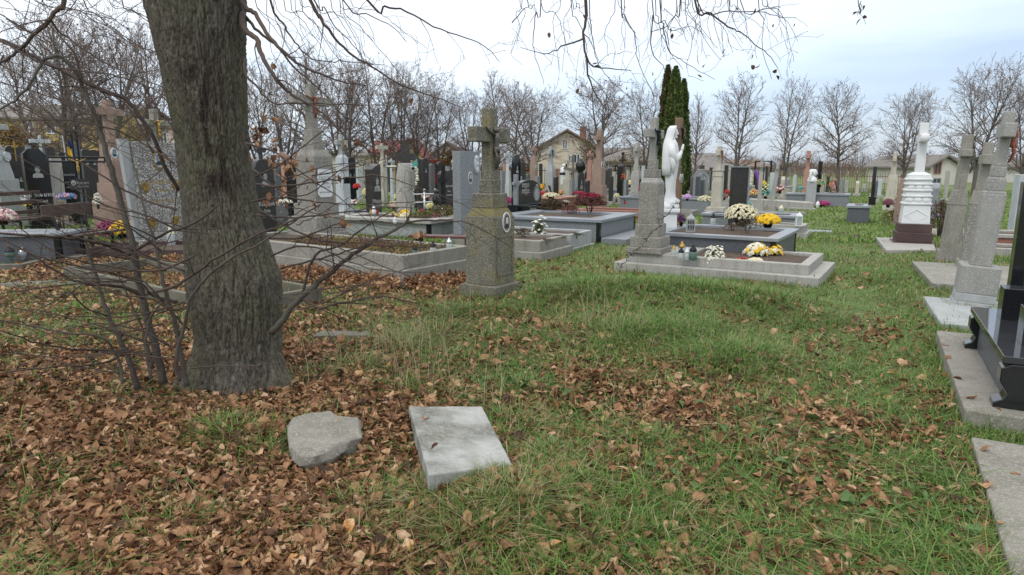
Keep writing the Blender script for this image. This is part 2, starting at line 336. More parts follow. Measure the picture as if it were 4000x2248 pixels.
# ---------------------------------------------------------------- ground
CTRL = [(0,1200,.45),(300,1150,.5),(100,1350,.55),(400,1400,.8),(0,1500,.85),(300,1700,1.),(100,2000,.75),(100,2200,.6),(420,2160,.75),(800,2000,.85),(600,1900,.97),(700,2150,.85),(1000,1650,.92),(1000,2000,.95),(1300,1250,.6),(1200,1150,.7),(1400,1400,.8),(1250,1500,.9),(1600,1300,.45),(1500,1600,.88),(1700,1450,.6),(1800,1750,.6),(1500,2100,.88),(1350,1950,.92),(1700,2080,.8),(1900,2200,.78),(2150,1950,.7),(2300,2120,.6),(2500,2200,.5),(1800,1250,.4),(2000,1300,.35),(2150,1150,.25),(2100,1400,.55),(2300,1050,.12),(2300,1200,.2),(2600,1150,.12),(2900,1150,.16),(2500,1300,.2),(2800,1300,.3),(3100,1250,.25),(2350,1550,.72),(2600,1550,.55),(2100,1650,.48),(2400,1750,.42),(2900,1600,.3),(3200,1500,.18),(3400,1400,.12),(3300,1150,.06),(3400,1000,.04),(3200,850,.02),(3000,1900,.25),(3300,1800,.2),(2600,2000,.34),(2900,2150,.32),(3300,2100,.28),(3700,2100,.3),(3650,1700,.3),(3550,1450,.15),(2200,950,.04),(600,1050,.85),(400,1000,.7),(1300,1100,.8),(1650,1120,.7),(900,1000,.7),(2700,870,.02),(1500,850,.05),(600,880,.2),(2050,1080,.35)]
CW = np.array([(*gp(u, v), q) for u, v, q in CTRL])
def dens_leaf(x, y):
    "litter cover in world space: hand set values blended by distance"
    x = np.asarray(x, float); y = np.asarray(y, float); num = np.zeros(x.shape); den = np.zeros(x.shape)
    for cx, cy, q in CW:
        w_ = 1/(((x-cx)**2+(y-cy)**2)/(cy*cy)+.0006)**1.6; num += w_*q; den += w_
    n_ = np.sin(x*2.1+y*1.1)*.5+np.sin(x*.9-y*1.7+1.)*.5+.8*np.sin(x*5.3+2)*np.sin(y*4.7+x)
    d = num/den; return np.clip(d+.20*n_*np.clip(d*(1-d)*4, .1, 1), .01, 1.)
def axis(lo, hi, n, k):
    t = np.linspace(-1, 1, n); s = np.sinh(t*k)/np.sinh(k)
    return np.where(s < 0, -s*lo, s*hi)
gx = axis(-500, 500, 420, 7.2); gy = axis(-30, 900, 520, 7.2)+5.0
X, Y = np.meshgrid(gx, gy); Z = gz(X, Y)
far = np.clip((Y-14)/30, 0, 1); Z = Z*(1-far)
V = np.stack([X.ravel(), Y.ravel(), Z.ravel()], 1); nx, ny = len(gx), len(gy)
ii = (np.arange(ny-1)[:, None]*nx+np.arange(nx-1)[None]).ravel()
F = np.stack([ii, ii+1, ii+nx+1, ii+nx], 1)
m, t, p = material('turf_and_litter'); n = t.nodes; l = t.links
tcn = n.new('ShaderNodeTexCoord')
def noi(s_, d=8, ro=.65):
    q = n.new('ShaderNodeTexNoise'); q.inputs['Scale'].default_value = s_; q.inputs['Detail'].default_value = d; q.inputs['Roughness'].default_value = ro; l.new(tcn.outputs['Object'], q.inputs[0]); return q.outputs[0]
def rm(s_, a, b):
    q = n.new('ShaderNodeMapRange'); q.inputs[1].default_value = a; q.inputs[2].default_value = b; l.new(s_, q.inputs[0]); return q.outputs[0]
def mixc(f, a, b):
    q = n.new('ShaderNodeMix'); q.data_type = 'RGBA'; l.new(f, q.inputs[0])
    for i, c in ((6, a), (7, b)):
        if isinstance(c, tuple): q.inputs[i].default_value = L3(c)
        else: l.new(c, q.inputs[i])
    return q.outputs[2]
green = mixc(rm(noi(26), .35, .65), (.065, .11, .024), (.12, .17, .042))
green = mixc(rm(noi(1.1), .45, .66), green, (.16, .155, .065))
brown = mixc(rm(noi(40), .35, .65), (.045, .027, .018), (.13, .07, .038))
at = n.new('ShaderNodeAttribute'); at.attribute_name = 'litter'
ad = n.new('ShaderNodeMath'); ad.operation = 'ADD'; l.new(at.outputs['Fac'], ad.inputs[0])
sb = n.new('ShaderNodeMath'); sb.operation = 'SUBTRACT'; sb.inputs[1].default_value = .5; l.new(noi(5), sb.inputs[0]); l.new(sb.outputs[0], ad.inputs[1])
l.new(mixc(rm(ad.outputs[0], .3, .6), green, brown), p.inputs['Base Color']); p.inputs['Roughness'].default_value = .95
bp = n.new('ShaderNodeBump'); bp.inputs['Strength'].default_value = .9; bp.inputs['Distance'].default_value = .03; l.new(noi(30), bp.inputs['Height']); l.new(bp.outputs[0], p.inputs['Normal'])
g = np_mesh('ground', V, F, m, {'litter': dens_leaf(X, Y).ravel()*.9}, smooth=True); tag(g, 'leaf strewn cemetery turf', kind='structure')
# ---------------------------------------------------------------- keep-out footprints (rectangles in world, filled by builders)
KEEP = []   # (cx, cy, half_a, half_b, rot)
def keep(cx, cy, ha, hb, rot): KEEP.append((cx, cy, ha, hb, rot))
def blocked(x, y, pad=0.):
    b = np.zeros(len(x), bool)
    for cx, cy, ha, hb, r in KEEP:
        c, s = cos(r), sin(r); a = (x-cx)*c+(y-cy)*s; q = -(x-cx)*s+(y-cy)*c
        b |= (abs(a) < ha+pad) & (abs(q) < hb+pad)
    return b
def leaf_mesh(name, x, y, z, size, tilt=.5, tint=None, lift=.0):
    n_ = len(x); l_ = np.array([0, .3, .68, 1.]); wd = np.array([.16, .88, .78, .04]); a_ = np.array([-1, -.5, 0, .5, 1.])
    curl = rng.uniform(.3, 3.0, n_)*rng.choice([-1, 1], n_, p=[.3, .7]); bend = rng.normal(0, .8, n_)
    W = size*rng.uniform(.24, .46, n_); fl = rng.random(n_) < .14; W = np.where(fl, size*.6, W); curl = np.where(fl, curl*.35, curl); ph = rng.uniform(0, 2*pi, (n_, 4, 5))
    A, Lg = np.meshgrid(a_, l_); wv = wd[:, None]*np.ones((1, 5))
    cu = curl[:, None, None]*A[None]*wv[None]
    px = np.sin(cu)/curl[:, None, None]*W[:, None, None]
    pz = (1-np.cos(cu))/curl[:, None, None]*W[:, None, None]+bend[:, None, None]*(Lg[None]-.5)**2*size[:, None, None]+.05*size[:, None, None]*np.sin(ph)
    py = (Lg[None]-.5)*size[:, None, None]+.05*size[:, None, None]*np.cos(ph*1.7)
    P = np.stack([px, py, pz], -1).reshape(n_, 20, 3)
    ya = rng.uniform(0, 2*pi, n_); ta = rng.normal(0, tilt, n_); ra = rng.normal(0, tilt, n_)+np.where(rng.random(n_) < .12, pi, 0)
    def rot(ax, a):
        c, s = np.cos(a), np.sin(a); m_ = np.zeros((len(a), 3, 3)); i, j = [(1, 2), (0, 2), (0, 1)][ax]; m_[:, ax, ax] = 1
        m_[:, i, i] = c; m_[:, j, j] = c; sg = -1 if ax != 1 else 1; m_[:, i, j] = sg*s; m_[:, j, i] = -sg*s; return m_
    Rm = rot(2, ya) @ rot(0, ta) @ rot(1, ra)
    P = np.einsum('nij,nkj->nki', Rm, P); mn_ = P[:, :, 2].min(1)
    P[:, :, 0] += x[:, None]; P[:, :, 1] += y[:, None]; P[:, :, 2] += (z-mn_*.75+lift)[:, None]
    f = np.array([(i*5+j, i*5+j+1, i*5+j+6, i*5+j+5) for i in range(3) for j in range(4)])
    Fs = (f[None]+(np.arange(n_)*20)[:, None, None]).reshape(-1, 4)
    if tint is None: tint = np.clip(rng.beta(2.0, 2.3, n_), 0, 1)
    tt = np.repeat(tint, 20)+rng.normal(0, .07, n_*20)
    return np_mesh(name, P.reshape(-1, 3), Fs, M['leaf'], {'tint': np.clip(tt, 0, 1)}, smooth=True)
def blade_mesh(name, x, y, z, h, wd, lean=.5, tint=None, dirn=None, mat='grass'):
    n_ = len(x); ya = rng.uniform(0, 2*pi, n_) if dirn is None else dirn
    ln = np.abs(rng.normal(lean, lean*.5, n_)); dx, dy = np.cos(ya), np.sin(ya); sxx, syy = -dy, dx
    P = np.zeros((n_, 7, 3))
    for k, (t_, wf) in enumerate(((0, 1.), (.4, .85), (.75, .5), (1, 0))):
        off = ln*h*(t_**2)*1.1; zz = h*t_*np.maximum(1-.42*ln*t_, .1)
        cx, cy, cz = x+dx*off, y+dy*off, z+zz-.006
        if k < 3:
            for q, sg in ((0, -1), (1, 1)):
                P[:, k*2+q] = np.stack([cx+sg*sxx*wd*wf*.5, cy+sg*syy*wd*wf*.5, cz], 1)
        else: P[:, 6] = np.stack([cx, cy, cz], 1)
    f = np.array([(0, 1, 3, 2), (2, 3, 5, 4), (4, 5, 6, 6)])
    tri = np.array([(0, 1, 3), (0, 3, 2), (2, 3, 5), (2, 5, 4), (4, 5, 6)])
    Fs = (tri[None]+(np.arange(n_)*7)[:, None, None]).reshape(-1, 3)
    if tint is None: tint = rng.random(n_)
    tt = np.repeat(tint, 7)
    return np_mesh(name, P.reshape(-1, 3), Fs, M[mat], {'tint': np.clip(tt, 0, 1)}, smooth=False)
def wedge(n_, y0, y1, pw=1.0, marg=1.15):
    "world positions in a wedge wider than the view, thinning with distance"
    t_ = rng.random(n_); d = y0*(y1/y0)**t_ if pw == 1 else (y0**(1-pw)+t_*(y1**(1-pw)-y0**(1-pw)))**(1/(1-pw))
    x = rng.uniform(-1, 1, n_)*(d*.80*marg+.25); return x, d
# ---------------------------------------------------------------- monuments
def sil(x, y, rot):
    ph = atan2(x, y); ax, ay = cos(rot), sin(rot); px, py = cos(ph), -sin(ph)
    return abs(ax*px+ay*py)/cos(ph), abs(-ay*px+ax*py)/cos(ph)
def corpus(mb, x, z, h, armw=.8, tilt=0):
    "crucified figure against the plane x, head at z+h"
    q = h
    mb.tube([(x+.02*q, 0, z+.98*q), (x+.05*q, .01*q, z+.90*q)], [.055*q, .06*q], 7)
    mb.ball((x+.06*q, .02*q, z+.93*q), .058*q, 8, 6)
    mb.tube([(x+.06*q, 0, z+.86*q), (x+.08*q, 0, z+.74*q), (x+.05*q, 0, z+.60*q), (x+.05*q, 0, z+.50*q)], [.06*q, .075*q, .055*q, .07*q], 8)
    for s_ in (-1, 1): mb.tube([(x+.06*q, s_*.07*q, z+.83*q), (x+.04*q, s_*.22*q, z+.90*q), (x+.02*q, s_*.42*q*armw/.8, z+1.02*q)], [.035*q, .03*q, .02*q], 5)
    for s_ in (-1, 1): mb.tube([(x+.07*q, s_*.045*q, z+.50*q), (x+.12*q, s_*.04*q, z+.28*q), (x+.05*q, s_*.015*q, z+.04*q)], [.042*q, .034*q, .02*q], 6)
    mb.tube([(x+.07*q, 0, z+.56*q), (x+.07*q, 0, z+.42*q)], [.08*q, .085*q], 8)
def ell(cy, cz, ry, rz, k=20, a0=0., a1=2*pi):
    full = abs(a1-a0-2*pi) < 1e-6; n_ = k if full else k+1
    return [(cy+ry*cos(a0+(a1-a0)*i/k), cz+rz*sin(a0+(a1-a0)*i/k)) for i in range(n_)]
def portrait(par, x, y, z, w_, h_, style='grey', lab=None, th=.012):
    "framed oval photograph or an etched head and shoulders on a face at local x"
    mb = MB(); ms = {'grey': ['ename', 'engry', 'endrk', 'ename'], 'colour': ['ename', 'enblue', 'endrk', 'enskin'], 'etch': ['etchd', 'etchd', 'etchd', 'etch'], 'gold': ['gold', 'enblue', 'endrk', 'enskin']}[style]
    e = .0012
    if style != 'etch':
        mb.mi = 0; mb.prism(ell(y, z, w_/2, h_/2, 24), x, x+th); mb.mi = 1; mb.prism(ell(y, z, w_*.41, h_*.42, 24), x+th*.5, x+th+e)
        if style == 'gold':
            mb.mi = 0
            for i in range(10):
                a = 2*pi*i/10; mb.ball((x+th*.6, y+w_*.52*cos(a), z+h_*.52*sin(a)), (th, w_*.13, w_*.13), 6, 4)
    else: th = .002
    xx = x+th+e
    mb.mi = 2; mb.prism([(y-w_*.33, z-h_*.33), (y-w_*.28, z-h_*.2), (y-w_*.1, z-h_*.1), (y+w_*.1, z-h_*.1), (y+w_*.28, z-h_*.2), (y+w_*.33, z-h_*.33)][::-1][::-1] if False else [(y-w_*.30, z-h_*.30), (y+w_*.30, z-h_*.30), (y+w_*.30, z-h_*.18), (y+w_*.12, z-h_*.08), (y-w_*.12, z-h_*.08), (y-w_*.30, z-h_*.18)], xx-e, xx+e)
    if style == 'etch': mb.mi = 3
    if style == 'etch': mb.prism([(y-w_*.36, z-h_*.38), (y+w_*.36, z-h_*.38), (y+w_*.32, z-h_*.17), (y+w_*.12, z-h_*.08), (y-w_*.12, z-h_*.08), (y-w_*.32, z-h_*.17)], xx, xx+e*1.6)
    mb.mi = 2; mb.prism(ell(y, z+h_*.13, w_*.20, h_*.21, 16), xx+e*1.8, xx+e*2.4)
    mb.mi = 3; mb.prism(ell(y, z+h_*.09, w_*.145, h_*.165, 16), xx+e*2.6, xx+e*3.4)
    mb.mi = 2
    for s_ in (-1, 1): mb.prism(ell(y+s_*w_*.06, z+h_*.115, w_*.03, h_*.018, 8), xx+e*3.5, xx+e*4)
    mb.prism(ell(y, z+h_*.02, w_*.05, h_*.012, 8), xx+e*3.5, xx+e*4); mb.prism([(y-w_*.012, z+h_*.05), (y+w_*.02, z+h_*.05), (y+w_*.008, z+h_*.10)], xx+e*3.5, xx+e*4)
    o = mb.build('portrait', [M[k] for k in ms], par)
    if lab: o['label'] = lab
    return o
def text(par, s, x, y, z, size, mat='text', name='inscription', lab=None, sx_=1., rz=0.):
    cu = bpy.data.curves.new('lettering', 'FONT'); cu.body = s; cu.size = size; cu.align_x = 'CENTER'; cu.align_y = 'CENTER'; cu.extrude = .0012; cu.resolution_u = 2
    o = bpy.data.objects.new('lettering', cu); C.link(o); bpy.context.view_layer.update()
    me = bpy.data.meshes.new_from_object(o.evaluated_get(bpy.context.evaluated_depsgraph_get())); bpy.data.objects.remove(o)
    me.name = name; me.materials.clear(); me.materials.append(M[mat])
    t_ = lk(bpy.data.objects.new(name, me)); t_.parent = par; t_.location = (x+.002, y, z); t_.rotation_euler = (R(90), 0, R(90)+rz); t_.scale = (sx_, 1, 1)
    if lab: t_['label'] = lab
    return t_
class Mon:
    "a stone built up in blocks read off the photograph row by row; local +x is the front, y the width"
    def __init__(s, name, label, cat, u, v, Y=None, rot=TH, ratio=1., tilt=(0, 0), zb=None, group=None, foot=True, zl=0.):
        if Y is None: s.x, s.y = gp(u, v)
        else: s.x, s.y = at_y(u, v, Y)[:2]
        s.z = float(gz(s.x, s.y))*max(0, min(1, 1-(s.y-14)/30)) if zb is None else zb
        s.o = empty(name, (s.x, s.y, s.z), rot, tilt); tag(s.o, label, cat, group)
        s.rot = rot; s.a, s.b = sil(s.x, s.y, rot); s.r = ratio; s.p = ppm(s.x, s.y); s.h = -.06; s.foot = foot; s.maxw = 0
    def Z(s, v): return zat(s.x, s.y, v)-s.z
    def W(s, px, r=None):
        r = r or s.r; px = px/FPX*depth(s.x, s.y, s.h+s.z+.3); b = px/(s.a*r+s.b); return b*r, b
    def tiers(s, part, mat, rows, r=None, bevel=.012):
        "rows: (v_top, px_bottom[, px_top])"
        mb = MB()
        for row in rows:
            z1 = s.Z(row[0]); a0, b0 = s.W(row[1], r); a1, b1 = s.W(row[2], r) if len(row) > 2 else (a0, b0)
            mb.frust(s.h, z1, a0, b0, a1, b1); s.h = z1-.003; s.w = (a1, b1); s.w0 = (a0, b0)
            if s.foot and s.maxw < b0: s.maxw = b0; s.maxa = a0
        return mb.build(part, M[mat], s.o, bevel=bevel)
    def cross(s, mat, vtop, varm0, varm1, pxs, arm, pxt=None, fig=None, figh=.4, part='cross', dep=None, mat2=None):
        "shaft from the current height; arms of full length arm metres"
        a0, b0 = s.W(pxs); a1, b1 = s.W(pxt or pxs)
        if dep: a0 = a1 = dep
        z0, z1, za, zb = s.h, s.Z(vtop), s.Z(varm1), s.Z(varm0)
        mb = MB(); mb.frust(z0, z1, a0, b0, a1, b1)
        for sg in (-1, 1): mb.frust(za, zb, a1*.985, arm/2-b1/2+.002, a1*.985, arm/2-b1/2+.002, cy=sg*(arm/4+b1/4))
        o = mb.build(part, M[mat], s.o, bevel=.012)
        if fig:
            mf = MB(); mf.smooth = True; H = figh; corpus(mf, a1/2, zb-H*1.0, H, arm); mf.build('crucifix_figure', M[fig], s.o)
        s.h = z1; s.cx = a1/2
        return o
    def done(s, pad=.02):
        if s.foot and s.maxw: keep(s.x, s.y, s.maxa/2+pad, s.maxw/2+pad, s.rot)
        return s
def frame_plot(name, label, corner, Lx, Wy, h, rim=.14, rot=TH, mat='conc', fill='soil', fillh=None, step=0, steph=0, copmat=None, cop=0, copo=.04, z0=None, group=None, cat='grave', tilt=(0, 0), endmat=None, walls=None):
    "grave surround: corner = ground point of the (+a,-b) corner; Lx runs back along -a, Wy along +b"
    ca, sa = cos(rot), sin(rot); cx = corner[0]-ca*Lx/2-sa*Wy/2; cy = corner[1]-sa*Lx/2+ca*Wy/2
    z = z0 if z0 is not None else float(gz(cx, cy))
    o = empty(name, (cx, cy, z), rot, tilt); tag(o, label, cat, group)
    def ring(part, x, y, r_, za, zb, mt, ov=0, bev=.01):
        mb = MB(); mb.box(-x-ov, x+ov, -y-ov, -y+r_, za, zb); mb.box(-x-ov, x+ov, y-r_, y+ov, za, zb)
        mb.box(-x-ov, -x+r_, -y+r_, y-r_, za, zb-.001); mb.box(x-r_, x+ov, -y+r_, y-r_, za, zb-.001); return mb.build(part, M[mt], o, bevel=bev)
    if step:
        mb = MB(); mb.box(-Lx/2, Lx/2, -Wy/2, Wy/2, -.12, steph); mb.build('step', M[mat], o, bevel=.012)
    hx, hy = Lx/2-step, Wy/2-step; b0 = steph-.003 if step else -.12
    ring('surround', hx, hy, rim, b0, h-(cop or 0), mat)
    if cop: ring('coping', hx, hy, rim+.03, h-cop-.002, h, copmat, copo, .006)
    if endmat:
        for sy_ in (-1, 1): mb = MB(); mb.box(hx-.07, hx+.012, sy_*(hy-.03)-.045, sy_*(hy-.03)+.045, b0, h-cop-.003); mb.build('corner_post', M[endmat], o)
    if fill:
        n_ = 14; xs = np.linspace(-hx+rim-.01, hx-rim+.01, n_); ys = np.linspace(-hy+rim-.01, hy-rim+.01, n_); fh = fillh if fillh is not None else h-.05
        mb = MB(); mb.smooth = True; vs = [(a, b, fh+.02*mn.noise((a*4+cx, b*4+cy, 0))+.02*(1-(b/hy)**2)) for b in ys for a in xs]
        mb.add(vs, [(j*n_+i, j*n_+i+1, (j+1)*n_+i+1, (j+1)*n_+i) for j in range(n_-1) for i in range(n_-1)]); mb.build('bed', M[fill], o)
    keep(cx, cy, Lx/2+.01, Wy/2+.01, rot); o['_lx'] = Lx
    return o
def flat_slab(name, label, pts, th, mat, cat='slab', z=0., topz=None):
    "pts: ground outline, extruded"
    mb = MB(); c = Vector((sum(p_[0] for p_ in pts)/len(pts), sum(p_[1] for p_ in pts)/len(pts)))
    mb.prismz([(a-c[0], b-c[1]) for a, b in pts], -.1, th); o = mb.build(name, M[mat], None, (c[0], c[1], z), bevel=.01); tag(o, label, cat); return o
def headstone(name, label, u, v0, v1, wpx, Y, outline='rect', th=.1, mat='black', rot=TH, zb=0., base=True, basemat=None, tilt=(0, 0), ptr=None, lines=(), cross=None, cat='headstone', group=None, bh=.12, edge=None, vb=None):
    x, y = at_y(u, v0, Y)[:2]; a, b = sil(x, y, rot); p_ = ppm(x, y); W_ = min(max(.25, (wpx/p_-th*a)/max(b, .05)), 1.5 if u < 2900 else .8); th = th if b > .3 else min(max(wpx/p_, .1), .4); H = zat(x, y, v1)-zb
    z0 = bh if base else -.05
    o = empty(name, (x, y, zb), rot, tilt); tag(o, label, cat, group); h2 = W_/2
    if outline == 'rect': pts = [(-h2, z0), (h2, z0), (h2, H), (-h2, H)]
    elif outline == 'arch': pts = [(-h2, z0), (h2, z0), (h2, H-W_*.22)]+ell(0, H-W_*.22, h2, W_*.22, 12, .12, pi-.12)+[(-h2, H-W_*.22)]
    elif outline == 'oval': pts = [(-h2*.6, z0), (h2*.6, z0), (h2, z0+(H-z0)*.45)]+ell(0, H-W_*.6, h2, W_*.6, 12, .1, pi-.1)+[(-h2, z0+(H-z0)*.45)]
    elif outline == 'cut': pts = [(-h2, z0), (h2, z0), (h2, H-W_*.36), (h2*.35, H), (-h2*.55, H), (-h2, H-W_*.22)]
    elif outline == 'wave': pts = [(-h2*.92, z0), (h2*.92, z0), (h2, z0+(H-z0)*.55), (h2*.92, H-.02), (h2*.5, H+.02), (h2*.1, H-.035), (-h2*.35, H-.02), (-h2*.8, H-.06), (-h2, H-.13), (-h2*.96, z0+(H-z0)*.5)]
    elif outline == 'half': pts = [(-h2, z0), (h2, z0), (h2, H)]+[(h2-(2*h2)*t_, H-W_*.42*(t_**1.6)) for t_ in (.25, .5, .75, 1)]
    elif outline == 'swell': pts = [(-h2, z0), (h2, z0), (h2, H-W_*.3), (h2*.86, H-W_*.14)]+[(h2*.8*cos(pi*i/8), H-W_*.14+W_*.14*sin(pi*i/8)) for i in range(1, 8)]+[(-h2*.86, H-W_*.16), (-h2, H-W_*.3)]
    elif outline == 'point': pts = [(-h2, z0), (h2, z0), (h2, H-W_*.45), (0, H), (-h2, H-W_*.45)]
    mb = MB(); mb.prism(pts, -th/2, th/2); mb.build('stone', M[mat], o, bevel=.005)
    if edge:
        pass
    if base:
        mb = MB(); mb.box(-th*.5-.1, th*.5+.1, -h2-.08, h2+.08, -.06, bh-.002); mb.build('base', M[basemat or mat], o, bevel=.008)
    if ptr: # (y frac, z frac, w, h, style)
        for q in (ptr if isinstance(ptr, list) else [ptr]): portrait(o, th/2, q[0]*W_, z0+(H-z0)*q[1], q[2]*W_, q[3]*W_, q[4] if len(q) > 4 else 'etch')
    for s_, zf, sz in [q[:3] for q in lines]:
        text(o, s_, th/2, 0, z0+(H-z0)*zf, sz*W_)
    for q in lines:
        pass
    if cross:
        mb = MB(); cw, chh = cross[0]*W_, cross[1]*W_; t2 = .05; y0 = cross[2]*W_ if len(cross) > 2 else 0
        mb.box(-t2/2, t2/2, y0-t2*.6, y0+t2*.6, H-.03, H+chh); mb.box(-t2/2+.002, t2/2-.002, y0-cw/2, y0+cw/2, H+chh*.55, H+chh*.55+t2*1.2); mb.build('cross', M[mat], o)
    keep(x, y, th/2+.1, h2+.05, rot); o['_w'] = W_; o['_h'] = H
    return o
def rough(o, st=.006, sc=.06, lv=4):
    q = o.modifiers.new('cut', 'SUBSURF'); q.subdivision_type = 'SIMPLE'; q.levels = q.render_levels = lv
    tx = bpy.data.textures.new('wear', 'CLOUDS'); tx.noise_scale = sc; tx.noise_depth = 3; d_ = o.modifiers.new('wear', 'DISPLACE'); d_.texture = tx; d_.strength = st; d_.texture_coords = 'LOCAL'
# ---------------------------------------------------------------- small things
def spot(u, v, z, Y=None):
    if Y is None: x, y = gp(u, v, z); return x, y, z
    p_ = at_y(u, v, Y); return p_[0], p_[1], z
CAND = {}
def candle(label, u, v, z, hpx, body='glass', cap='steel', kind=0, Y=None, group='grave candles', wide=1.):
    x, y, z = spot(u, v, z, Y); H = hpx/ppm(x, y, z); H = min(max(H, .1), .45)
    o = empty('grave_candle', (x, y, z), random.uniform(0, 6)); tag(o, label, 'grave candle', group); r = H*(.26, .2, .3)[kind]*wide
    mb = MB(); mb.smooth = True
    if kind == 0: mb.lathe([(r*.8, 0), (r, H*.06), (r*1.02, H*.3), (r*.9, H*.5), (r*.6, H*.58), (r*.55, H*.6)], 14)
    elif kind == 1: mb.lathe([(r*.9, 0), (r, H*.03), (r, H*.62), (r*.75, H*.68)], 14)
    else: mb.lathe([(r*.5, 0), (r*.6, H*.03), (r*.4, H*.1), (r*.95, H*.3), (r, H*.55), (r*.8, H*.62)], 14)
    mb.build('glass', M[body], o)
    mb = MB(); mb.smooth = True; mb.lathe([(r*.85, H*.58), (r*.95, H*.62), (r*.9, H*.68), (r*.55, H*.82), (r*.35, H*.86), (r*.4, H*.93), (r*.15, H)], 12); mb.build('lid', M[cap], o)
    return o
def lantern(label, u, v, z, hpx, wpx, mat='white', Y=None, pierced=True):
    x, y, z = spot(u, v, z, Y); k = ppm(x, y, z); H, W_ = hpx/k, wpx/k
    o = empty('lantern', (x, y, z), TH+.3); tag(o, label, 'lantern'); s_ = W_*.36
    mb = MB(); mb.box(-s_*1.15, s_*1.15, -s_*1.15, s_*1.15, 0, H*.07)
    for a in (-1, 1):
        for b in (-1, 1): mb.box(a*s_-W_*.05, a*s_+W_*.05, b*s_-W_*.05, b*s_+W_*.05, H*.07, H*.66)
    mb.box(-s_*1.12, s_*1.12, -s_*1.12, s_*1.12, H*.66, H*.72); mb.build('frame', M[mat], o)
    mb = MB(); mb.frust(H*.72, H*.9, s_*2.3, s_*2.3, s_*.9, s_*.9); mb.frust(H*.9, H, s_*.7, s_*.7, s_*.2, s_*.2); mb.build('roof', M[mat], o, bevel=.006)
    mb = MB()
    if pierced:
        for q in (-1, 1):
            for (y0, y1, z0, z1) in ((-.06, .06, .1, .64), (-.8, .8, .36, .42), (-.8, .8, .12, .15), (-.8, .8, .6, .63), (-.5, -.4, .1, .64), (.4, .5, .1, .64)):
                mb.box(q*s_-.004, q*s_+.004, y0*s_, y1*s_, z0*H, z1*H); mb.box(y0*s_, y1*s_, q*s_-.004, q*s_+.004, z0*H+.001, z1*H-.001)
        mb.build('grille', M[mat], o)
    mb = MB(); mb.box(-s_*.85, s_*.85, -s_*.85, s_*.85, H*.075, H*.655); mb.build('pane', M['endrk' if pierced else 'glass'], o)
    return o
def flowers(label, u, v, z, wpx, hpx, col, Y=None, kind='mum', col2=None, pot='plastk', leaf='leafd', fr=.035, cat='flowers', name='flower_bunch', dens=1., stems=.0, group=None):
    "a potted or cut bunch: dome of blossoms over foliage; v is the foot row"
    x, y, z = spot(u, v, z, Y); k = ppm(x, y, z); Rr, H = wpx/k/2, hpx/k
    o = empty(name, (x, y, z)); tag(o, label, cat, group); rd = random.Random(hash(label) & 0xffff if False else int(u*7+v))
    ph = 0 if not pot else min(H*.3, .14)
    if pot:
        mb = MB(); mb.smooth = True; mb.lathe([(Rr*.3, 0), (Rr*.42, ph), (Rr*.45, ph)], 12); mb.build('pot', M[pot], o)
    zc = ph+H*.15; hh = H-zc
    mb = MB(); n_ = int(260*dens)
    for i in range(n_):
        a, q, e = rd.uniform(0, 2*pi), rd.random()**.4, rd.uniform(-.25, 1.5)
        c = (Rr*.88*q*cos(a)*cos(e*.9), Rr*.88*q*sin(a)*cos(e*.9), zc+hh*.86*q*sin(e)); random.seed(i+int(u)); mb.card(c, Rr*.3, Rr*.14)
    for i in range(10):
        a = rd.uniform(0, 2*pi); q = rd.uniform(.2, .7); mb.tube([(0, 0, 0), (Rr*q*.5*cos(a), Rr*q*.5*sin(a), zc), (Rr*q*cos(a), Rr*q*sin(a), zc+hh*.7)], .004, 3)
    mb.build('foliage', M[leaf], o)
    mb = MB(); n_ = int(min(230, 2.6*Rr*Rr*4/(fr*fr))*dens)
    for i in range(n_):
        t_ = (i+.5)/n_; e = math.asin(min(1, (1-t_)*1.12-.12)) if True else 0; a = i*2.39996+rd.uniform(-.2, .2); q = rd.uniform(.9, 1.04) if (dens > .7 and not col2) else rd.uniform(.55, 1.18)
        c = Vector((Rr*q*cos(e)*cos(a), Rr*q*cos(e)*sin(a), zc+hh*q*sin(e)))
        f = fr*rd.uniform(.7, 1.1); mb.mi = 1 if (col2 and rd.random() < .4) else 0
        if f*k < 3: mb.octa(c, f)
        else:
            nrm = (c-Vector((0, 0, zc-.05))).normalized(); t1 = nrm.orthogonal().normalized(); t2 = nrm.cross(t1); vs = [c+nrm*f*.35]
            for j in range(10):
                aa = 2*pi*j/10; rr = f*(1 if j % 2 else .68); vs.append(c+(t1*cos(aa)+t2*sin(aa))*rr+nrm*(.12*f if j % 2 else -.1*f))
            mb.add(vs, [(0, j+1, (j+1) % 10+1) for j in range(10)])
    mb.build('blossoms', [M[col], M[col2 or col]], o)
    return o
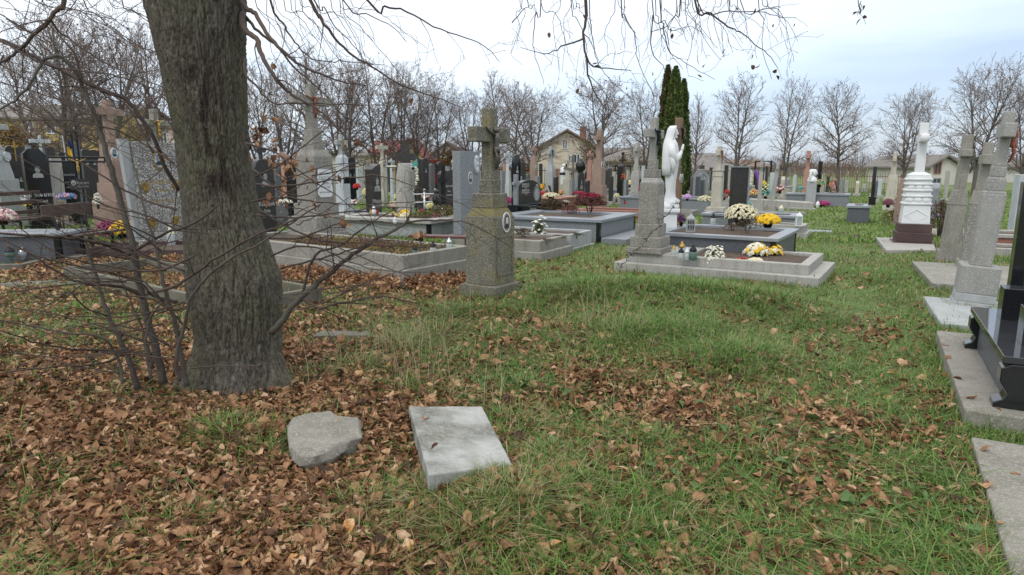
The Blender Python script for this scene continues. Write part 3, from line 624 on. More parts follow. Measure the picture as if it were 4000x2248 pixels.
def shrub(name, label, x, y, z, Rr, H, mats, n_=900, sz=.05, seed=1, stems=7, cat='shrub', flat=1., low=.25, top=None, group=None):
    rd = random.Random(seed); random.seed(seed); o = empty(name, (x, y, z)); tag(o, label, cat, group)
    mb = MB()
    for i in range(stems):
        a = rd.uniform(0, 6.28); q = rd.uniform(.2, .8)
        mb.tube([(0.02*cos(a), .02*sin(a), -.03), (Rr*q*.4*cos(a), Rr*q*.4*sin(a), H*.45), (Rr*q*cos(a), Rr*q*sin(a), H*.9)], [.012*H+.004, .006*H+.002, .002], 4)
    mb.build('stem', M['twig'], o); mb = MB()
    for i in range(n_):
        a, e, q = rd.uniform(0, 6.28), rd.uniform(-.6, 1.57), rd.random()**.33
        nn = .75+.35*mn.noise((cos(a)*2+seed, sin(a)*2, e*2))
        c = (Rr*q*nn*cos(e)*cos(a), Rr*q*nn*cos(e)*sin(a)*flat, H*low+H*(1-low)*(.35+.65*q*nn*sin(e) if e > 0 else .35+.35*sin(e)))
        mb.mi = rd.randrange(len(mats)) if not (top and e > .75 and q > .8) else len(mats); mb.card(c, sz*rd.uniform(.6, 1.3), sz*.5)
    mb.build('foliage', [M[k] for k in mats]+([M[top]] if top else []), o); return o
M['blackp'] = stone('mirror_black_granite', (.022, .024, .028), (.03, .032, .036), 60, rough=.06, spec=.7, bump=0)
def on(u, v, z): return dict(Y=gp(u, v, z)[1], zb=z)
def fit(corner, left, right, z=0.):
    c, l_, r_ = (Vector(gp(*q, z)) for q in (corner, left, right)); a = (c-l_); rot = atan2(a.y, a.x); b = Vector((-sin(rot), cos(rot)))
    return c, a.length, abs((r_-c).dot(b)), rot
# ---- 1. central mossy monument
m = Mon('cross_monument', 'mossy grey terrazzo cross monument standing alone beside the bare tree, front centre', 'grave monument', 1916, 1150, rot=R(-34), zb=0)
m.tiers('base', 'moss', [(1104, 238)]); m.tiers('body', 'moss', [(842, 190, 193)]); wb = m.w
m.tiers('shoulder', 'mosstop', [(811, 190, 138)]); m.tiers('neck', 'moss', [(755, 140), (701, 88)])
m.cross('moss', 424, 499, 557, 66, .70, 64, fig='bronze', figh=.52)
portrait(m.o, wb[0]/2-.002, .03, m.Z(866), .17, .25, 'grey')
mb = MB(); z0, z1 = m.Z(1068), m.Z(918)
for (y0, y1, a, b) in ((-.17, -.155, z0, z1), (.155, .17, z0, z1), (-.155, .155, z1-.015, z1), (-.155, .155, z0, z0+.015)): mb.box(wb[0]/2-.004, wb[0]/2+.008, y0, y1, a, b)
mb.build('panel_moulding', M['moss'], m.o); m.done(.03)
for ch in m.o.children:
    if ch.name.split('.')[0] in ('base', 'neck', 'shoulder', 'cross'): rough(ch, .010, .07, 4)
# ---- 2. long concrete grave on the left of it and its pillar
c_, L_, W_, r_ = fit((1578, 1129), (1097, 1058), (1800, 1100))
PLr = r_
frame_plot('concrete_grave', 'large two stepped concrete grave full of withered plants, between the tree and the mossy monument', (c_.x, c_.y), L_+1.7, max(W_*1.15, 1.5), .43, rim=.12, rot=r_, mat='conc', fill='soil', fillh=.36, step=.06, steph=.24, z0=0)
rd = random.Random(3)
o = empty('dry_grave_planting', (c_.x, c_.y, .36), r_); tag(o, 'withered tan stonecrop and weeds filling the large stepped concrete grave', 'plants')
mb = MB(); random.seed(5)
for i in range(3800):
    a, b = -rd.uniform(.25, 3.0), rd.uniform(.22, 1.35); h = .03+.13*max(0, mn.noise((a*2, b*3, 1))+.4)
    mb.mi = 0 if mn.noise((a*1.5, b*2, 4)) > .0 else (1 if rd.random() < .7 else 2); mb.card((a, b, rd.uniform(0, h)), .05, .018)
mb.build('foliage', [M['leafb'], M['leafy'], M['leafg']], o)
m = Mon('cross_monument', 'tall grey pebbled pillar with stone cross and white inscription plate, right of the tree', 'grave monument', 1244, 960, Y=12.3, zb=0)
m.tiers('base', 'terr', [(905, 250), (843, 224), (793, 178)]); m.tiers('body', 'terr', [(611, 148, 145)]); wb = m.w
m.tiers('shoulder', 'terr', [(586, 145, 108)]); m.tiers('neck', 'terr', [(553, 95), (507, 70)])
m.cross('conc', 329, 377, 410, 50, .92, 46, fig='redfig', figh=.40)
mb = MB(); y0, z0, z1 = .18, m.Z(770), m.Z(662); e = .05
mb.prism([(-y0+e, z0), (y0-e, z0), (y0, z0+e), (y0, (z0+z1)/2-.08), (y0-.03, (z0+z1)/2), (y0, (z0+z1)/2+.08), (y0, z1-e), (y0-e, z1), (-y0+e, z1), (-y0, z1-e), (-y0, (z0+z1)/2+.08), (-y0+.03, (z0+z1)/2), (-y0, (z0+z1)/2-.08), (-y0, z0+e)], wb[0]/2-.01, wb[0]/2+.02)
pq = mb.build('plate', M['white'], m.o); mm = (z0+z1)/2
for s_, dz, sz in (('СПОЧИВАЄ', .17, .05), ('ГИДДИ', .09, .085), ('ІВАН', .0, .06), ('1913 † 1978', -.07, .045), ('ЦАРСТВО НЕБЕСНЕ', -.16, .032)): text(pq, s_, wb[0]/2+.02, 0, mm+dz, sz, 'engry')
m.done()
# ---- 3. grave with pebbled pillar, white statue
c_, L_, W_, r_ = fit((3198, 1128), (2397, 1058), (3213, 1056))
P1 = frame_plot('concrete_grave', 'low two stepped pale concrete grave bed at the foot of the pebbled pillar', (c_.x, c_.y), L_, W_, .25, rim=.13, rot=r_, mat='concl', fill='soil', fillh=.20, step=.16, steph=.11, z0=.03)
mb = MB(); mb.box(-L_/2+.20, -L_/2+1.05, -W_/2+.2, W_/2-.2, .1, .255); mb.build('head_slab', M['concl'], P1)
m = Mon('cross_monument', 'pebbled terrazzo pillar and cross at the head of the low pale grave', 'grave monument', 2538, 985, rot=r_, **on(2538, 985, .28))
m.h = 0
m.tiers('base', 'terr', [(962, 184), (922, 158), (873, 124)]); m.tiers('body', 'terr', [(714, 104, 98)]); wb = m.w
m.tiers('shoulder', 'terrs', [(694, 98, 68)]); m.tiers('neck', 'terr', [(662, 69), (624, 45)])
m.cross('terrs', 460, 507, 540, 33, .62, 36, fig='iron', figh=.40)
mb = MB(); mb.box(wb[0]/2-.01, wb[0]/2+.012, -.12, .12, m.Z(848), m.Z(762)); mb.build('plate', M['terrs'], m.o)
xs, ys = P1.location.x, P1.location.y
# creeper on the pillar
o = empty('dead_creeper', (m.x, m.y, m.z), r_); tag(o, 'thin dead creeper climbing the stepped base of the pebbled pillar', 'creeper'); mb = MB(); rd = random.Random(8)
p_ = Vector((m.w0[0]*.2-.15, -.62, -.2)); pts = [p_]
for i in range(34):
    t_ = i/33; pts.append(Vector((-.25+.75*t_+rd.gauss(0, .02), -.66+.30*t_+rd.gauss(0, .012), -.2+.98*t_**1.1+rd.gauss(0, .012))))
mb.tube(pts[1:], .006, 4)
for q in pts[2::2]: mb.tube([q, q+Vector((rd.gauss(0, .06), -.02, rd.gauss(.02, .05)))], .004, 3); mb.card(q+Vector((.02, -.02, 0)), .05, .03)
mb.build('stem', M['twig'], o)
# granite bed behind
c2, L2, W2, r2 = fit((3030, 932), (2645, 912), (3081, 892), .5)
P2 = frame_plot('granite_grave', 'dark granite grave box with light coping behind the low pale grave', (c2.x, c2.y), 1.95, min(W2, 1.9), .5, rim=.12, rot=r_, mat='dgran', fill='soil', fillh=.44, copmat='gtop', cop=.05, copo=.05, endmat='black', z0=0)
flat_slab('paving_slab', 'grey paving slab on the right of the dark granite grave box', [(c2.x+x*cos(r_)-y*sin(r_), c2.y+x*sin(r_)+y*cos(r_)) for x, y in ((.07, -.02), (.5, -.02), (.5, 1.7), (.07, 1.7))], .12, 'conc')
# statue of a praying woman
sx_, sy_ = at_y(2612, 900, 12.2)[:2]; st = empty('praying_statue', (sx_, sy_, 0), R(-12)); tag(st, 'white painted statue of a veiled praying woman on a white pedestal', 'statue')
zt = lambda v: zat(sx_, sy_, v)
mb = MB()
for z0, z1, a0, a1 in ((-.05, zt(975), .50, .46), (zt(975), zt(960), .40, .33), (zt(960), zt(836), .29, .27), (zt(836), zt(829), .29, .36), (zt(829), zt(816), .37, .37)): mb.frust(z0, z1+.001, a0, a0*.95, a1, a1*.95)
mb.build('pedestal', M['white'], st, bevel=.012)
mb = MB(); mb.smooth = True; zz = zt(816); mb.lathe([(.17, 0), (.175, .05), (.15, .10), (.12, .125)], 20, 0, 0, zz, .9); mb.build('plinth', M['white'], st)
zb_ = zz+.11; Hs = zt(491)-zb_
# body: lofted cross sections (z, cx, rx(front-back), ry(width))
secs = [(0, .015, .135, .13), (.03, .03, .13, .12), (.07, .0, .085, .10), (.15, .0, .075, .105), (.28, .0, .085, .12), (.40, .0, .10, .135), (.50, -.005, .115, .15), (.58, -.005, .12, .165), (.66, -.01, .12, .17), (.72, -.015, .115, .175), (.775, -.02, .10, .165), (.81, -.02, .075, .115), (.835, -.01, .052, .06), (.86, .005, .058, .058)]
mb = MB(); mb.smooth = True; K = 40; vs = []
for z, cx, rx, ry in secs:
    for j in range(K):
        a = 2*pi*j/K; f = 1+.10*(abs(sin(a*5.5+z*5+.6*sin(z*9)))-.5)*(1 if z < .62 else .35)+.04*sin(a*3+z*14)*(z < .6); vs.append((cx*Hs+rx*Hs*cos(a)*f, ry*Hs*sin(a)*f, z*Hs))
mb.add(vs, [(i*K+j, i*K+(j+1) % K, (i+1)*K+(j+1) % K, (i+1)*K+j) for i in range(len(secs)-1) for j in range(K)]+[tuple((len(secs)-1)*K+j for j in range(K))])
hz = .905*Hs; hx = .02*Hs
mb.ball((hx, 0, hz), (.062*Hs, .05*Hs, .072*Hs), 18, 12)
mb.ball((hx+.062*Hs, 0, hz-.008*Hs), (.012*Hs, .008*Hs, .018*Hs), 8, 6); mb.ball((hx+.045*Hs, 0, hz-.055*Hs), (.02*Hs, .018*Hs, .014*Hs), 8, 6)
for s_ in (-1, 1):
    mb.tube([(-.02*Hs, s_*.155*Hs, .745*Hs), (.0, s_*.185*Hs, .64*Hs), (.055*Hs, s_*.155*Hs, .56*Hs), (.12*Hs, s_*.07*Hs, .61*Hs), (.15*Hs, s_*.022*Hs, .665*Hs)], [.055*Hs, .062*Hs, .06*Hs, .04*Hs, .024*Hs], 12)
    mb.tube([(.15*Hs, s_*.018*Hs, .66*Hs), (.17*Hs, s_*.012*Hs, .71*Hs), (.18*Hs, s_*.01*Hs, .755*Hs)], [.022*Hs, .02*Hs, .008*Hs], 8)
    for k in range(4): mb.tube([(.165*Hs-k*.009*Hs+.015*Hs, s_*.014*Hs, .70*Hs), (.185*Hs-k*.008*Hs, s_*.008*Hs, (.765-.006*abs(k-1))*Hs)], [.007*Hs, .005*Hs], 5)
    mb.tube([(.145*Hs, s_*.02*Hs, .685*Hs), (.15*Hs, s_*.008*Hs, .725*Hs)], [.008*Hs, .005*Hs], 5)
    mb.tube([(.0, s_*.165*Hs, .63*Hs), (.03*Hs, s_*.17*Hs, .5*Hs), (.03*Hs, s_*.15*Hs, .38*Hs)], [.055*Hs, .045*Hs, .012*Hs], 10)
mb.ball((.09*Hs, .04*Hs, .015*Hs), (.045*Hs, .025*Hs, .02*Hs), 8, 6); mb.ball((.09*Hs, -.04*Hs, .015*Hs), (.045*Hs, .025*Hs, .02*Hs), 8, 6)
fg = mb.build('figure', M['white'], st, (0, 0, zb_)); fg.scale = (.80, .72, 1)
mb = MB(); mb.smooth = True; vs = []; K = 24
vsec = [(.985, .012, .012, .012), (.978, .01, .055, .045), (.95, .005, .078, .068), (.90, -.008, .082, .078), (.85, -.025, .08, .085), (.80, -.04, .085, .12), (.74, -.045, .095, .17), (.62, -.05, .095, .185), (.46, -.055, .09, .17), (.36, -.05, .08, .15)]
for z, cx, rx, ry in vsec:
    for j in range(K):
        a = radians(62 if z < .97 else 20)+(2*pi-2*radians(62 if z < .97 else 20))*j/(K-1); vs.append((cx*Hs+rx*Hs*cos(a), ry*Hs*sin(a)*(1+.07*(abs(sin(a*7+z*6))-.5)), z*Hs))
mb.add(vs, [(i*K+j, i*K+j+1, (i+1)*K+j+1, (i+1)*K+j) for i in range(len(vsec)-1) for j in range(K-1)]+[tuple(range(K))])
vl = mb.build('veil', M['white'], st, (0, 0, zb_)); vl.scale = (.76, .68, 1); so_ = vl.modifiers.new('thick', 'SOLIDIFY'); so_.thickness = .025; keep(sx_, sy_, .3, .3, 0)
# rust-brown cross behind the statue
m = Mon('cross_monument', 'rust stained brown stone cross with two oval portraits behind the white statue', 'grave monument', 2641, 760, Y=14.8, zb=0)
m.tiers('base', 'rust', [(868, 62)]); m.tiers('body', 'rust', [(706, 50, 44)]); wb = m.w
m.tiers('neck', 'rust', [(690, 46, 40), (660, 34, 36), (650, 40)]); m.cross('rust', 461, 500, 532, 30, .62, 33, fig='iron', figh=.4)
for s_ in (-1, 1): portrait(m.o, wb[0]/2, s_*.075, m.Z(697), .13, .19, 'grey')
m.done()
# ---- 4. white folk carved monument on the right
pts = [gp(3421, 940), gp(3460, 992), gp(3655, 992), gp(3640, 945)]
flat_slab('paving_slab', 'white edged concrete footing under the white carved monument with maroon steps', pts, .07, 'concl')
m = Mon('carved_monument', 'white painted carved cross monument on dark maroon steps beside the path', 'grave monument', 3560, 958, rot=R(-24), zb=.05)
mat_ = m.tiers('base', 'maroon', [(942, 186), (905, 158), (872, 146)])
m.tiers('body', 'white', [(688, 126, 100)]); wb, wt = m.w0, m.w; zb0, zb1 = m.Z(872), m.Z(688)
m.tiers('shoulder', 'white', [(681, 100, 96), (673, 92, 50)])
m.cross('white', 481, 527, 556, 42, .62, 38)
mb = MB(); mb.smooth = True; nb = 5; hh = (zb1-zb0)
def side_w(t_): return wb[0]+(wt[0]-wb[0])*t_, wb[1]+(wt[1]-wb[1])*t_
for t_ in (.93, .83, .70, .58, .42): # rope mouldings round the body
    a, b = side_w(t_); z = zb0+hh*t_; r = hh*.032
    for p0, p1 in (((-a/2, -b/2), (a/2, -b/2)), ((a/2, -b/2), (a/2, b/2)), ((a/2, b/2), (-a/2, b/2)), ((-a/2, b/2), (-a/2, -b/2))): mb.tube([(*p0, z), (*p1, z)], r, 8)
for t_ in (.765, .50):
    a, b = side_w(t_); z = zb0+hh*t_
    for i in range(3):
        f = (i-1)*.32
        mb.ball((f*a, -b/2, z), (a*.165, .022, hh*.055), 12, 8); mb.ball((a/2, f*b, z), (.022, b*.165, hh*.055), 12, 8); mb.ball((f*a, b/2, z), (a*.165, .022, hh*.055), 12, 8)
mb.build('moulding', M['white'], m.o)
mb = MB(); a, b = side_w(.17); z = zb0+hh*.17
for k in range(4):
    q = [(-.42*a, 0), (0, hh*.13), (.42*a, 0), (0, -hh*.13)]; p0, p1 = q[k], q[(k+1) % 4]
    mb.tube([(p0[0], -b/2-.001, z+p0[1]), (p1[0], -b/2-.001, z+p1[1])], .008, 5)
mb.build('diamond', M['white'], m.o)
mb = MB(); mb.smooth = True; zc = (m.Z(527)+m.Z(556))/2
for i in range(1):
    K = 20; vs = [(cos(2*pi*j/K)*.085, -.315, sin(2*pi*j/K)*.085+zc) for j in range(K)]+[(cos(2*pi*j/K)*.07, -.345, sin(2*pi*j/K)*.07+zc) for j in range(K)]
    mb.add(vs, [(j, (j+1) % K, K+(j+1) % K, K+j) for j in range(K)]+[tuple(range(K, 2*K))])
mb.build('roundel', M['white'], m.o); m.done(.1)
# ---- 5. right hand pillars
ca, sa = cos(TH), sin(TH)
def slab_b(name, label, p0, p1, width, th, mat, z=0.):
    "slab whose left long edge runs from p0 to p1 (ground), extending width along +a"
    p0, p1 = Vector(p0), Vector(p1); d = (p1-p0).normalized(); q = Vector((-d.y, d.x)); q = q if q.x > 0 else -q
    return flat_slab(name, label, [tuple(p0), tuple(p1), tuple(p1+q*width), tuple(p0+q*width)], th, mat, z=z), p0, p1, d, q
rr = TH
for (u, v, lab, rows) in ((3702, 1022, 'weathered grey pillar with stone cross, farther of the two standing close together', (1035, 978, 800, 740, 660, 585, 613, 527)), (3778, 1062, 'weathered grey pillar with stone cross, nearer of the two standing close together', (1070, 1015, 800, 745, 680, 605, 643, 558))):
    m = Mon('cross_monument', lab, 'grave monument', u, v, rot=rr, zb=0, ratio=1., tilt=(0, R(2.2)))
    e = m.p; m.tiers('base', 'conc', [(rows[0], 130 if u < 3750 else 150), (rows[1], 108)]); m.tiers('body', 'terr' if u > 3750 else 'conc', [(rows[2], 84, 78)])
    m.tiers('neck', 'conc', [(rows[3], 84, 62)]); m.cross('conc', rows[7], rows[5], rows[6], 50, .62, 47, fig='bronze' if u < 3750 else None, figh=.4); m.done()
slab_b('paving_slab', 'grey concrete slab under the two pillars standing close together', gp(3560, 1040), gp(3640, 1130), 1.6, .08, 'conc')
slab_b('paving_slab', 'whitewashed rough slab under the tallest grey pillar on the right', gp(3605, 1180), gp(3672, 1290), 1.3, .07, 'whitest')
m = Mon('cross_monument', 'tallest light grey pillar with stone cross at the right edge, whitewashed foot', 'grave monument', 3795, 1205, rot=rr, zb=.04, tilt=(0, R(3.2)))
m.tiers('base', 'whitest', [(1190, 215), (1172, 200, 186), (1140, 182, 176)]); m.tiers('pedestal', 'terrs', [(1035, 176)])
m.tiers('body', 'terrs', [(755, 96, 102)]); m.tiers('neck', 'terrs', [(745, 104, 92), (702, 84), (690, 84, 66), (650, 66)]); m.cross('terrs', 438, 486, 540, 50, .60, 54, fig='redfig', figh=.42); m.done()
# black granite monument at the right edge
s1, p0, p1, d, q = slab_b('terrace_slab', 'broad worn concrete terrace slab under the polished black granite monument', gp(3658, 1291, .12), gp(3768, 1600, .12), 2.6, .12, 'terrace')
keep((p0+p1).x/2+q.x*1.3, (p0+p1).y/2+q.y*1.3, 1.3, (p1-p0).length/2, atan2(q.y, q.x))
rot_ = atan2(q.y, q.x); zt_ = .45
ta, tb = Vector(gp(3793, 1198, zt_)), Vector(gp(3933, 1393, zt_)); tl = (tb-ta).length
o = empty('granite_grave', (ta.x, ta.y, .12), rot_); tag(o, 'polished black granite grave table with shaped legs and posts at the right edge', 'grave')
mb = MB(); mb.box(0, 2.2, -tl, 0, zt_-.12-.045, zt_-.12); mb.build('table_top', M['blackp'], o, bevel=.004)
mb = MB(); mb.box(.06, 2.1, -tl+.07, -.07, .0, zt_-.167); mb.build('side_panel', M['dgran'], o, bevel=.004)
for yy in (-.06, -tl+.06):
    mb = MB(); mb.smooth = True; hh = zt_-.167
    prof = [(-.0, hh), (-.055, hh*.9), (-.055, hh*.6), (-.01, hh*.35), (-.03, hh*.2), (-.075, hh*.12), (-.075, 0), (.12, 0), (.12, hh)]
    n_ = len(prof); vs = [(x+.05, yy-.07, z) for x, z in prof]+[(x+.05, yy+.07, z) for x, z in prof]
    mb.smooth = False; mb.add(vs, [tuple(range(n_-1, -1, -1)), tuple(range(n_, 2*n_))]+[(i, (i+1) % n_, n_+(i+1) % n_, n_+i) for i in range(n_)]); mb.build('leg', M['black'], o, bevel=.006)
zp = zt_-.12
def loc_(u, v): q_ = Vector(gp(u, v, zt_))-ta; return q_.x*cos(rot_)+q_.y*sin(rot_), -q_.x*sin(rot_)+q_.y*cos(rot_)
for u, v in ((3908, 1249), (3990, 1350)):
    xa, yb = loc_(u, v); mb = MB(); mb.box(xa, xa+.32, yb, yb+.20, zp-.002, zp+.24); mb.build('post', M['black'], o, bevel=.004)
xa, yb = loc_(3936, 1190); mb = MB(); mb.box(xa, xa+.9, yb, yb+.16, zp, zp+1.02); mb.build('upright_stone', M['black'], o, bevel=.004)
s2, p0, p1, d, q = slab_b('paving_slab', 'pale grey stone slab with moulded edge in the lower right corner', gp(3793, 1705, .05), gp(3952, 2248, .05), 2.0, .05, 'concl')
p2 = p1+d*1.2
keep((p0+p2).x/2+q.x, (p0+p2).y/2+q.y, 1.0, (p2-p0).length/2, atan2(q.y, q.x))
bpy.data.objects.remove(s2); s2, *_ = slab_b('paving_slab', 'pale grey stone slab with moulded edge in the lower right corner', p0, p2, 2.0, .05, 'terrace')
# ---- 6. graves right of the mossy monument
c_, L_, W_, r_ = fit((2117, 1024), (1990, 1010), (2228, 988))
frame_plot('concrete_grave', 'low grey double stepped grave just right of the mossy monument', (c_.x, c_.y), 1.9, W_, .34, rim=.12, rot=TH, mat='conc', step=.09, steph=.15, z0=0)
x_, y_ = gp(2233, 990)
frame_plot('concrete_grave', 'smooth grey concrete grave bed in front of the blue grey granite grave', (x_, y_), 1.9, 1.15, .34, rim=.10, rot=TH, mat='grey', step=.05, steph=.08, z0=0)
c_ = gp(2343, 859, .5)
frame_plot('granite_grave', 'large blue grey granite grave with pale coping and a row of candles', c_, 2.6, 2.3, .5, rim=.35, rot=TH, mat='ggran', copmat='gtop', cop=.06, copo=.06, endmat='black', z0=0, fillh=.44)
PGc = Vector(c_)
flat_slab('paving_slab', 'granite apron slab carrying the row of candles', [(PGc.x+x*ca-y*sa, PGc.y+x*sa+y*ca) for x, y in ((.075, -.1), (.62, -.1), (.62, 2.4), (.075, 2.4))], .13, 'ggran')
shrub('shrub', 'leafy dark green shrub in the low stepped grave by the mossy monument', *gp(2040, 930, .3), .28, .22, .22, ['leafd', 'leafb'], 320, .035, 3)
for i, (u, v) in enumerate(((2180, 935), (2250, 925), (2130, 950))): shrub('weed_tuft', ['low brown weed clump behind the white flowers', 'low brown weed clump at the right end of the smooth grey grave', 'low brown weed clump left of the white flowers'][i], *gp(u, v, .28), .27, .2, .10, ['leafb', 'leafd'], 160, .03, 30+i, cat='weed')
flowers('spindly white chrysanthemums on green stems in the smooth grey grave', 2106, 925, .28, 62, 80, 'whitef', pot=None, leaf='leafg', fr=.038, dens=.16, cat='flowers'); shrub('weed_tuft', 'green stems under the spindly white chrysanthemums', *gp(2106, 925, .28), .28, .12, .26, ['leafg'], 260, .05, 35, 9, cat='weed')
shrub('shrub', 'rounded brown shrub with crimson top growing in the blue grey granite grave', *gp(2302, 838, .45), .44, .48, .56, ['leafb', 'leafb', 'plum'], 4200, .055, 5, 9, top='crimson', low=.3)
shrub('shrub', 'low dark brown shrub in front of the black double headstone', *gp(2157, 828, .45), .44, .42, .38, ['leafb', 'leafd'], 2600, .05, 6, 6, low=.1)
shrub('shrub', 'small sprawling shrub with magenta blooms between the two brown shrubs', *gp(2225, 838, .45), .44, .3, .26, ['leafg', 'leafb', 'magenta'], 500, .035, 7, 5, low=.1)
shrub('shrub', 'rust coloured low plant beside the row of candles', *gp(2475, 878, .0), .0, .28, .36, ['leafb', 'orange', 'leafg'], 500, .035, 8, 5, low=.1)
for u, vt, vb, b, c, k, lab in ((2376, 849, 897, 'glass', 'gold', 1, 'clear candle with gold lid, first of the row'), (2389, 863, 894, 'glass', 'steel', 0, 'short smoky candle left of the blue ones'), (2399, 854, 899, 'gblue', 'white', 1, 'blue candle with white lid, left one of the pair'), (2417, 850, 894, 'gblue', 'white', 1, 'blue candle with white lid, right one of the pair'), (2426, 847, 890, 'gyel', 'gold', 1, 'amber candle with gold lid right behind the blue pair'), (2436, 852, 888, 'glass', 'iron', 0, 'smoky candle with dark lid right of the blue pair'), (2446, 848, 887, 'gyel', 'steel', 1, 'pale yellow candle next to the red one'), (2457, 836, 885, 'gred', 'gold', 1, 'tall red candle with gold lid at the end of the row')):
    candle(lab, u, vb, .13, vb-vt, b, c, k, group='candles on the granite apron')
# double headstone with book shape
x, y = at_y(2060, 760, 17.9)[:2]
h = headstone('headstone', 'black scroll shaped double headstone with engraved praying figure and side cross', 2058, 812, 703, 140, 17.9, 'swell', .14, 'black', zb=.42, bh=.2)
W_ = h['_w']; H_ = h['_h']
for s_, zz, sz in (('ФАРБОТА', .80, .085), ('Ірина Михайлівна', .72, .045), ('1938-2011', .66, .035), ('ФАРБОТА', .55, .085), ('Михайло Дмитрович', .47, .045), ('1933-2006', .41, .035)): text(h, s_, .07, -W_*.14, .2+(H_-.2)*zz, sz)
mb = MB(); mb.mi = 0; cy = W_*.30; mb.prism(ell(cy, .2+(H_-.2)*.40, W_*.14, (H_-.2)*.34, 20), .07, .0725); mb.mi = 1
mb.prism(ell(cy, .2+(H_-.2)*.36, W_*.10, (H_-.2)*.27, 18), .0726, .0745); mb.prism(ell(cy, .2+(H_-.2)*.70, W_*.05, (H_-.2)*.11, 16), .0726, .0750); mb.mi = 0; mb.prism(ell(cy-.005, .2+(H_-.2)*.68, W_*.028, (H_-.2)*.06, 12), .0751, .0765)
mb.build('engraving', [M['etchd'], M['etch']], h)
mb = MB(); mb.box(.02, .12, -W_/2-.05, -W_/2+.05, .0, H_*1.18); mb.box(.03, .11, -W_/2-.16, -W_/2+.16, H_*.86, H_*.95); mb.build('side_cross', M['gran'], h, bevel=.006)
for yy, s_ in ((-W_*.3, 'ВІЧНА'), (W_*.38, "ПАМ'ЯТЬ")):
    mb = MB(); mb.box(.12, .42, yy-.27, yy+.27, -.05, .17); b_ = mb.build('footing', M['black'], h, bevel=.006); text(b_, s_, .42, 0+yy, .07, .10)
# grey granite slab with relief
h = headstone('headstone', 'tall plain grey granite slab with carved bearded head and oval portrait', 1825, 897, 592, 106, 14.9, 'rect', .2, 'gran', zb=0, bh=.12)
W_, H_ = h['_w'], h['_h']; portrait(h, .1, -W_*.02, H_*.70, .17, .27, 'grey')
mb = MB(); mb.smooth = True; mb.ball((.10, W_*.3, H_*.86), (.05, .10, .17), 14, 10); mb.ball((.14, W_*.3, H_*.855), (.035, .03, .06), 10, 8); mb.ball((.12, W_*.3, H_*.79), (.05, .06, .09), 10, 8); mb.ball((.11, W_*.3, H_*.92), (.05, .075, .07), 10, 8); mb.build('relief_head', M['pale'], h)
for i, (zf, sz, s_) in enumerate(((.60, .075, 'Іван'), (.55, .06, 'Петрович'), (.50, .06, '1931-1994'), (.40, .045, 'Спи спокійно, рідний'), (.365, .045, 'Хай земля тобі'), (.33, .045, 'буде пухом'), (.26, .04, 'Вічна шана'), (.22, .04, 'від дружини і дітей'))): text(h, s_, .1, -.03, H_*zf, sz, 'etch')
mb = MB(); mb.box(-.2, .3, -W_/2-.3, W_/2+.1, -.05, .08); mb.build('step', M['gran'], h, bevel=.01)
for u, vb, b, k, lab in ((1808, 917, 'gred', 0, 'red candle at the foot of the tall grey granite slab, left one'), (1822, 914, 'glass', 0, 'red and clear candle at the foot of the grey slab, half behind the mossy monument')): candle(lab, u, vb, .08, 34, b, 'steel', k)
# middle left concrete graves
x_, y_ = gp(1516, 922)
frame_plot('concrete_grave', 'narrow concrete grave filled with dark red bark behind the big stepped one', (x_, y_), 2.0, 1.0, .36, rim=.09, rot=TH, mat='concl', fill='redso', step=.07, steph=.16, z0=0)
x_, y_ = gp(1676, 862, .42)
frame_plot('concrete_grave', 'wide concrete grave with overhanging cover slab edge left of the grey granite slab', (x_, y_), 2.9, 1.4, .42, rim=.3, rot=TH, mat='grey', copmat='concl', cop=.07, copo=.10, endmat='iron', z0=0, fillh=.38)
shrub('shrub', 'bushy green and yellow plants on the wide concrete grave beside the grey slab', *gp(1735, 850, .4), .38, .5, .35, ['leafg', 'leafy', 'leafg', 'leafb'], 900, .05, 11, 7, low=.05)
shrub('shrub', 'bright green low plants on the wide concrete grave under the rough stone', *gp(1650, 848, .4), .38, .45, .16, ['leafg', 'leafg', 'leafy'], 600, .05, 12, 4, low=.05)
# bench board
o = empty('bench', (*gp(1732, 985), 0), R(-14)); x0, y0 = gp(1732, 920, .42); o.location = (x0, y0, 0); tag(o, 'dark red plank bench between the stepped grave and the grey granite slab', 'bench')
mb = MB(); mb.box(-.6, .6, -.13, .13, .38, .42); mb.build('seat', M['redwd'], o, bevel=.006)
for sx2 in (-.45, .45): mb = MB(); mb.box(sx2-.04, sx2+.04, -.08, .08, -.05, .38); mb.build('leg', M['iron'], o)
# left pale monument with black plate
m = Mon('cross_monument', 'pale blue painted cross monument with black plate and small gold figure', 'grave monument', 1345, 845, Y=17., zb=0)
m.tiers('base', 'pale', [(843, 92), (793, 80)]); m.tiers('body', 'pale', [(719, 58), (614, 54, 50)]); wb = m.w; m.tiers('neck', 'pale', [(605, 44, 30)])
m.cross('grey', 527, 548, 567, 24, .40, 22, fig='gold', figh=.28)
mb = MB(); mb.box(wb[0]/2+.0, wb[0]/2+.02, -.10, .10, m.Z(717), m.Z(693)); mb.build('plate', M['black'], m.o); portrait(m.o, wb[0]/2, 0, m.Z(665), .10, .18, 'etch'); m.done()
h = headstone('headstone', 'black headstone with curved shoulder, engraved woman and the name Maria, beside the rough stone', 1462, 838, 641, 62, 17.3, 'half', .24, 'blackm', zb=0, bh=.14)
W_, H_ = h['_w'], h['_h']; portrait(h, .12, W_*.05, H_*.70, .34, .52, 'etch', th=.002); text(h, 'Марія', .12, 0, H_*.43, .13); text(h, 'Петрівна', .12, 0, H_*.36, .11)
x_, y_ = at_y(1400, 835, 17.6)[:2]
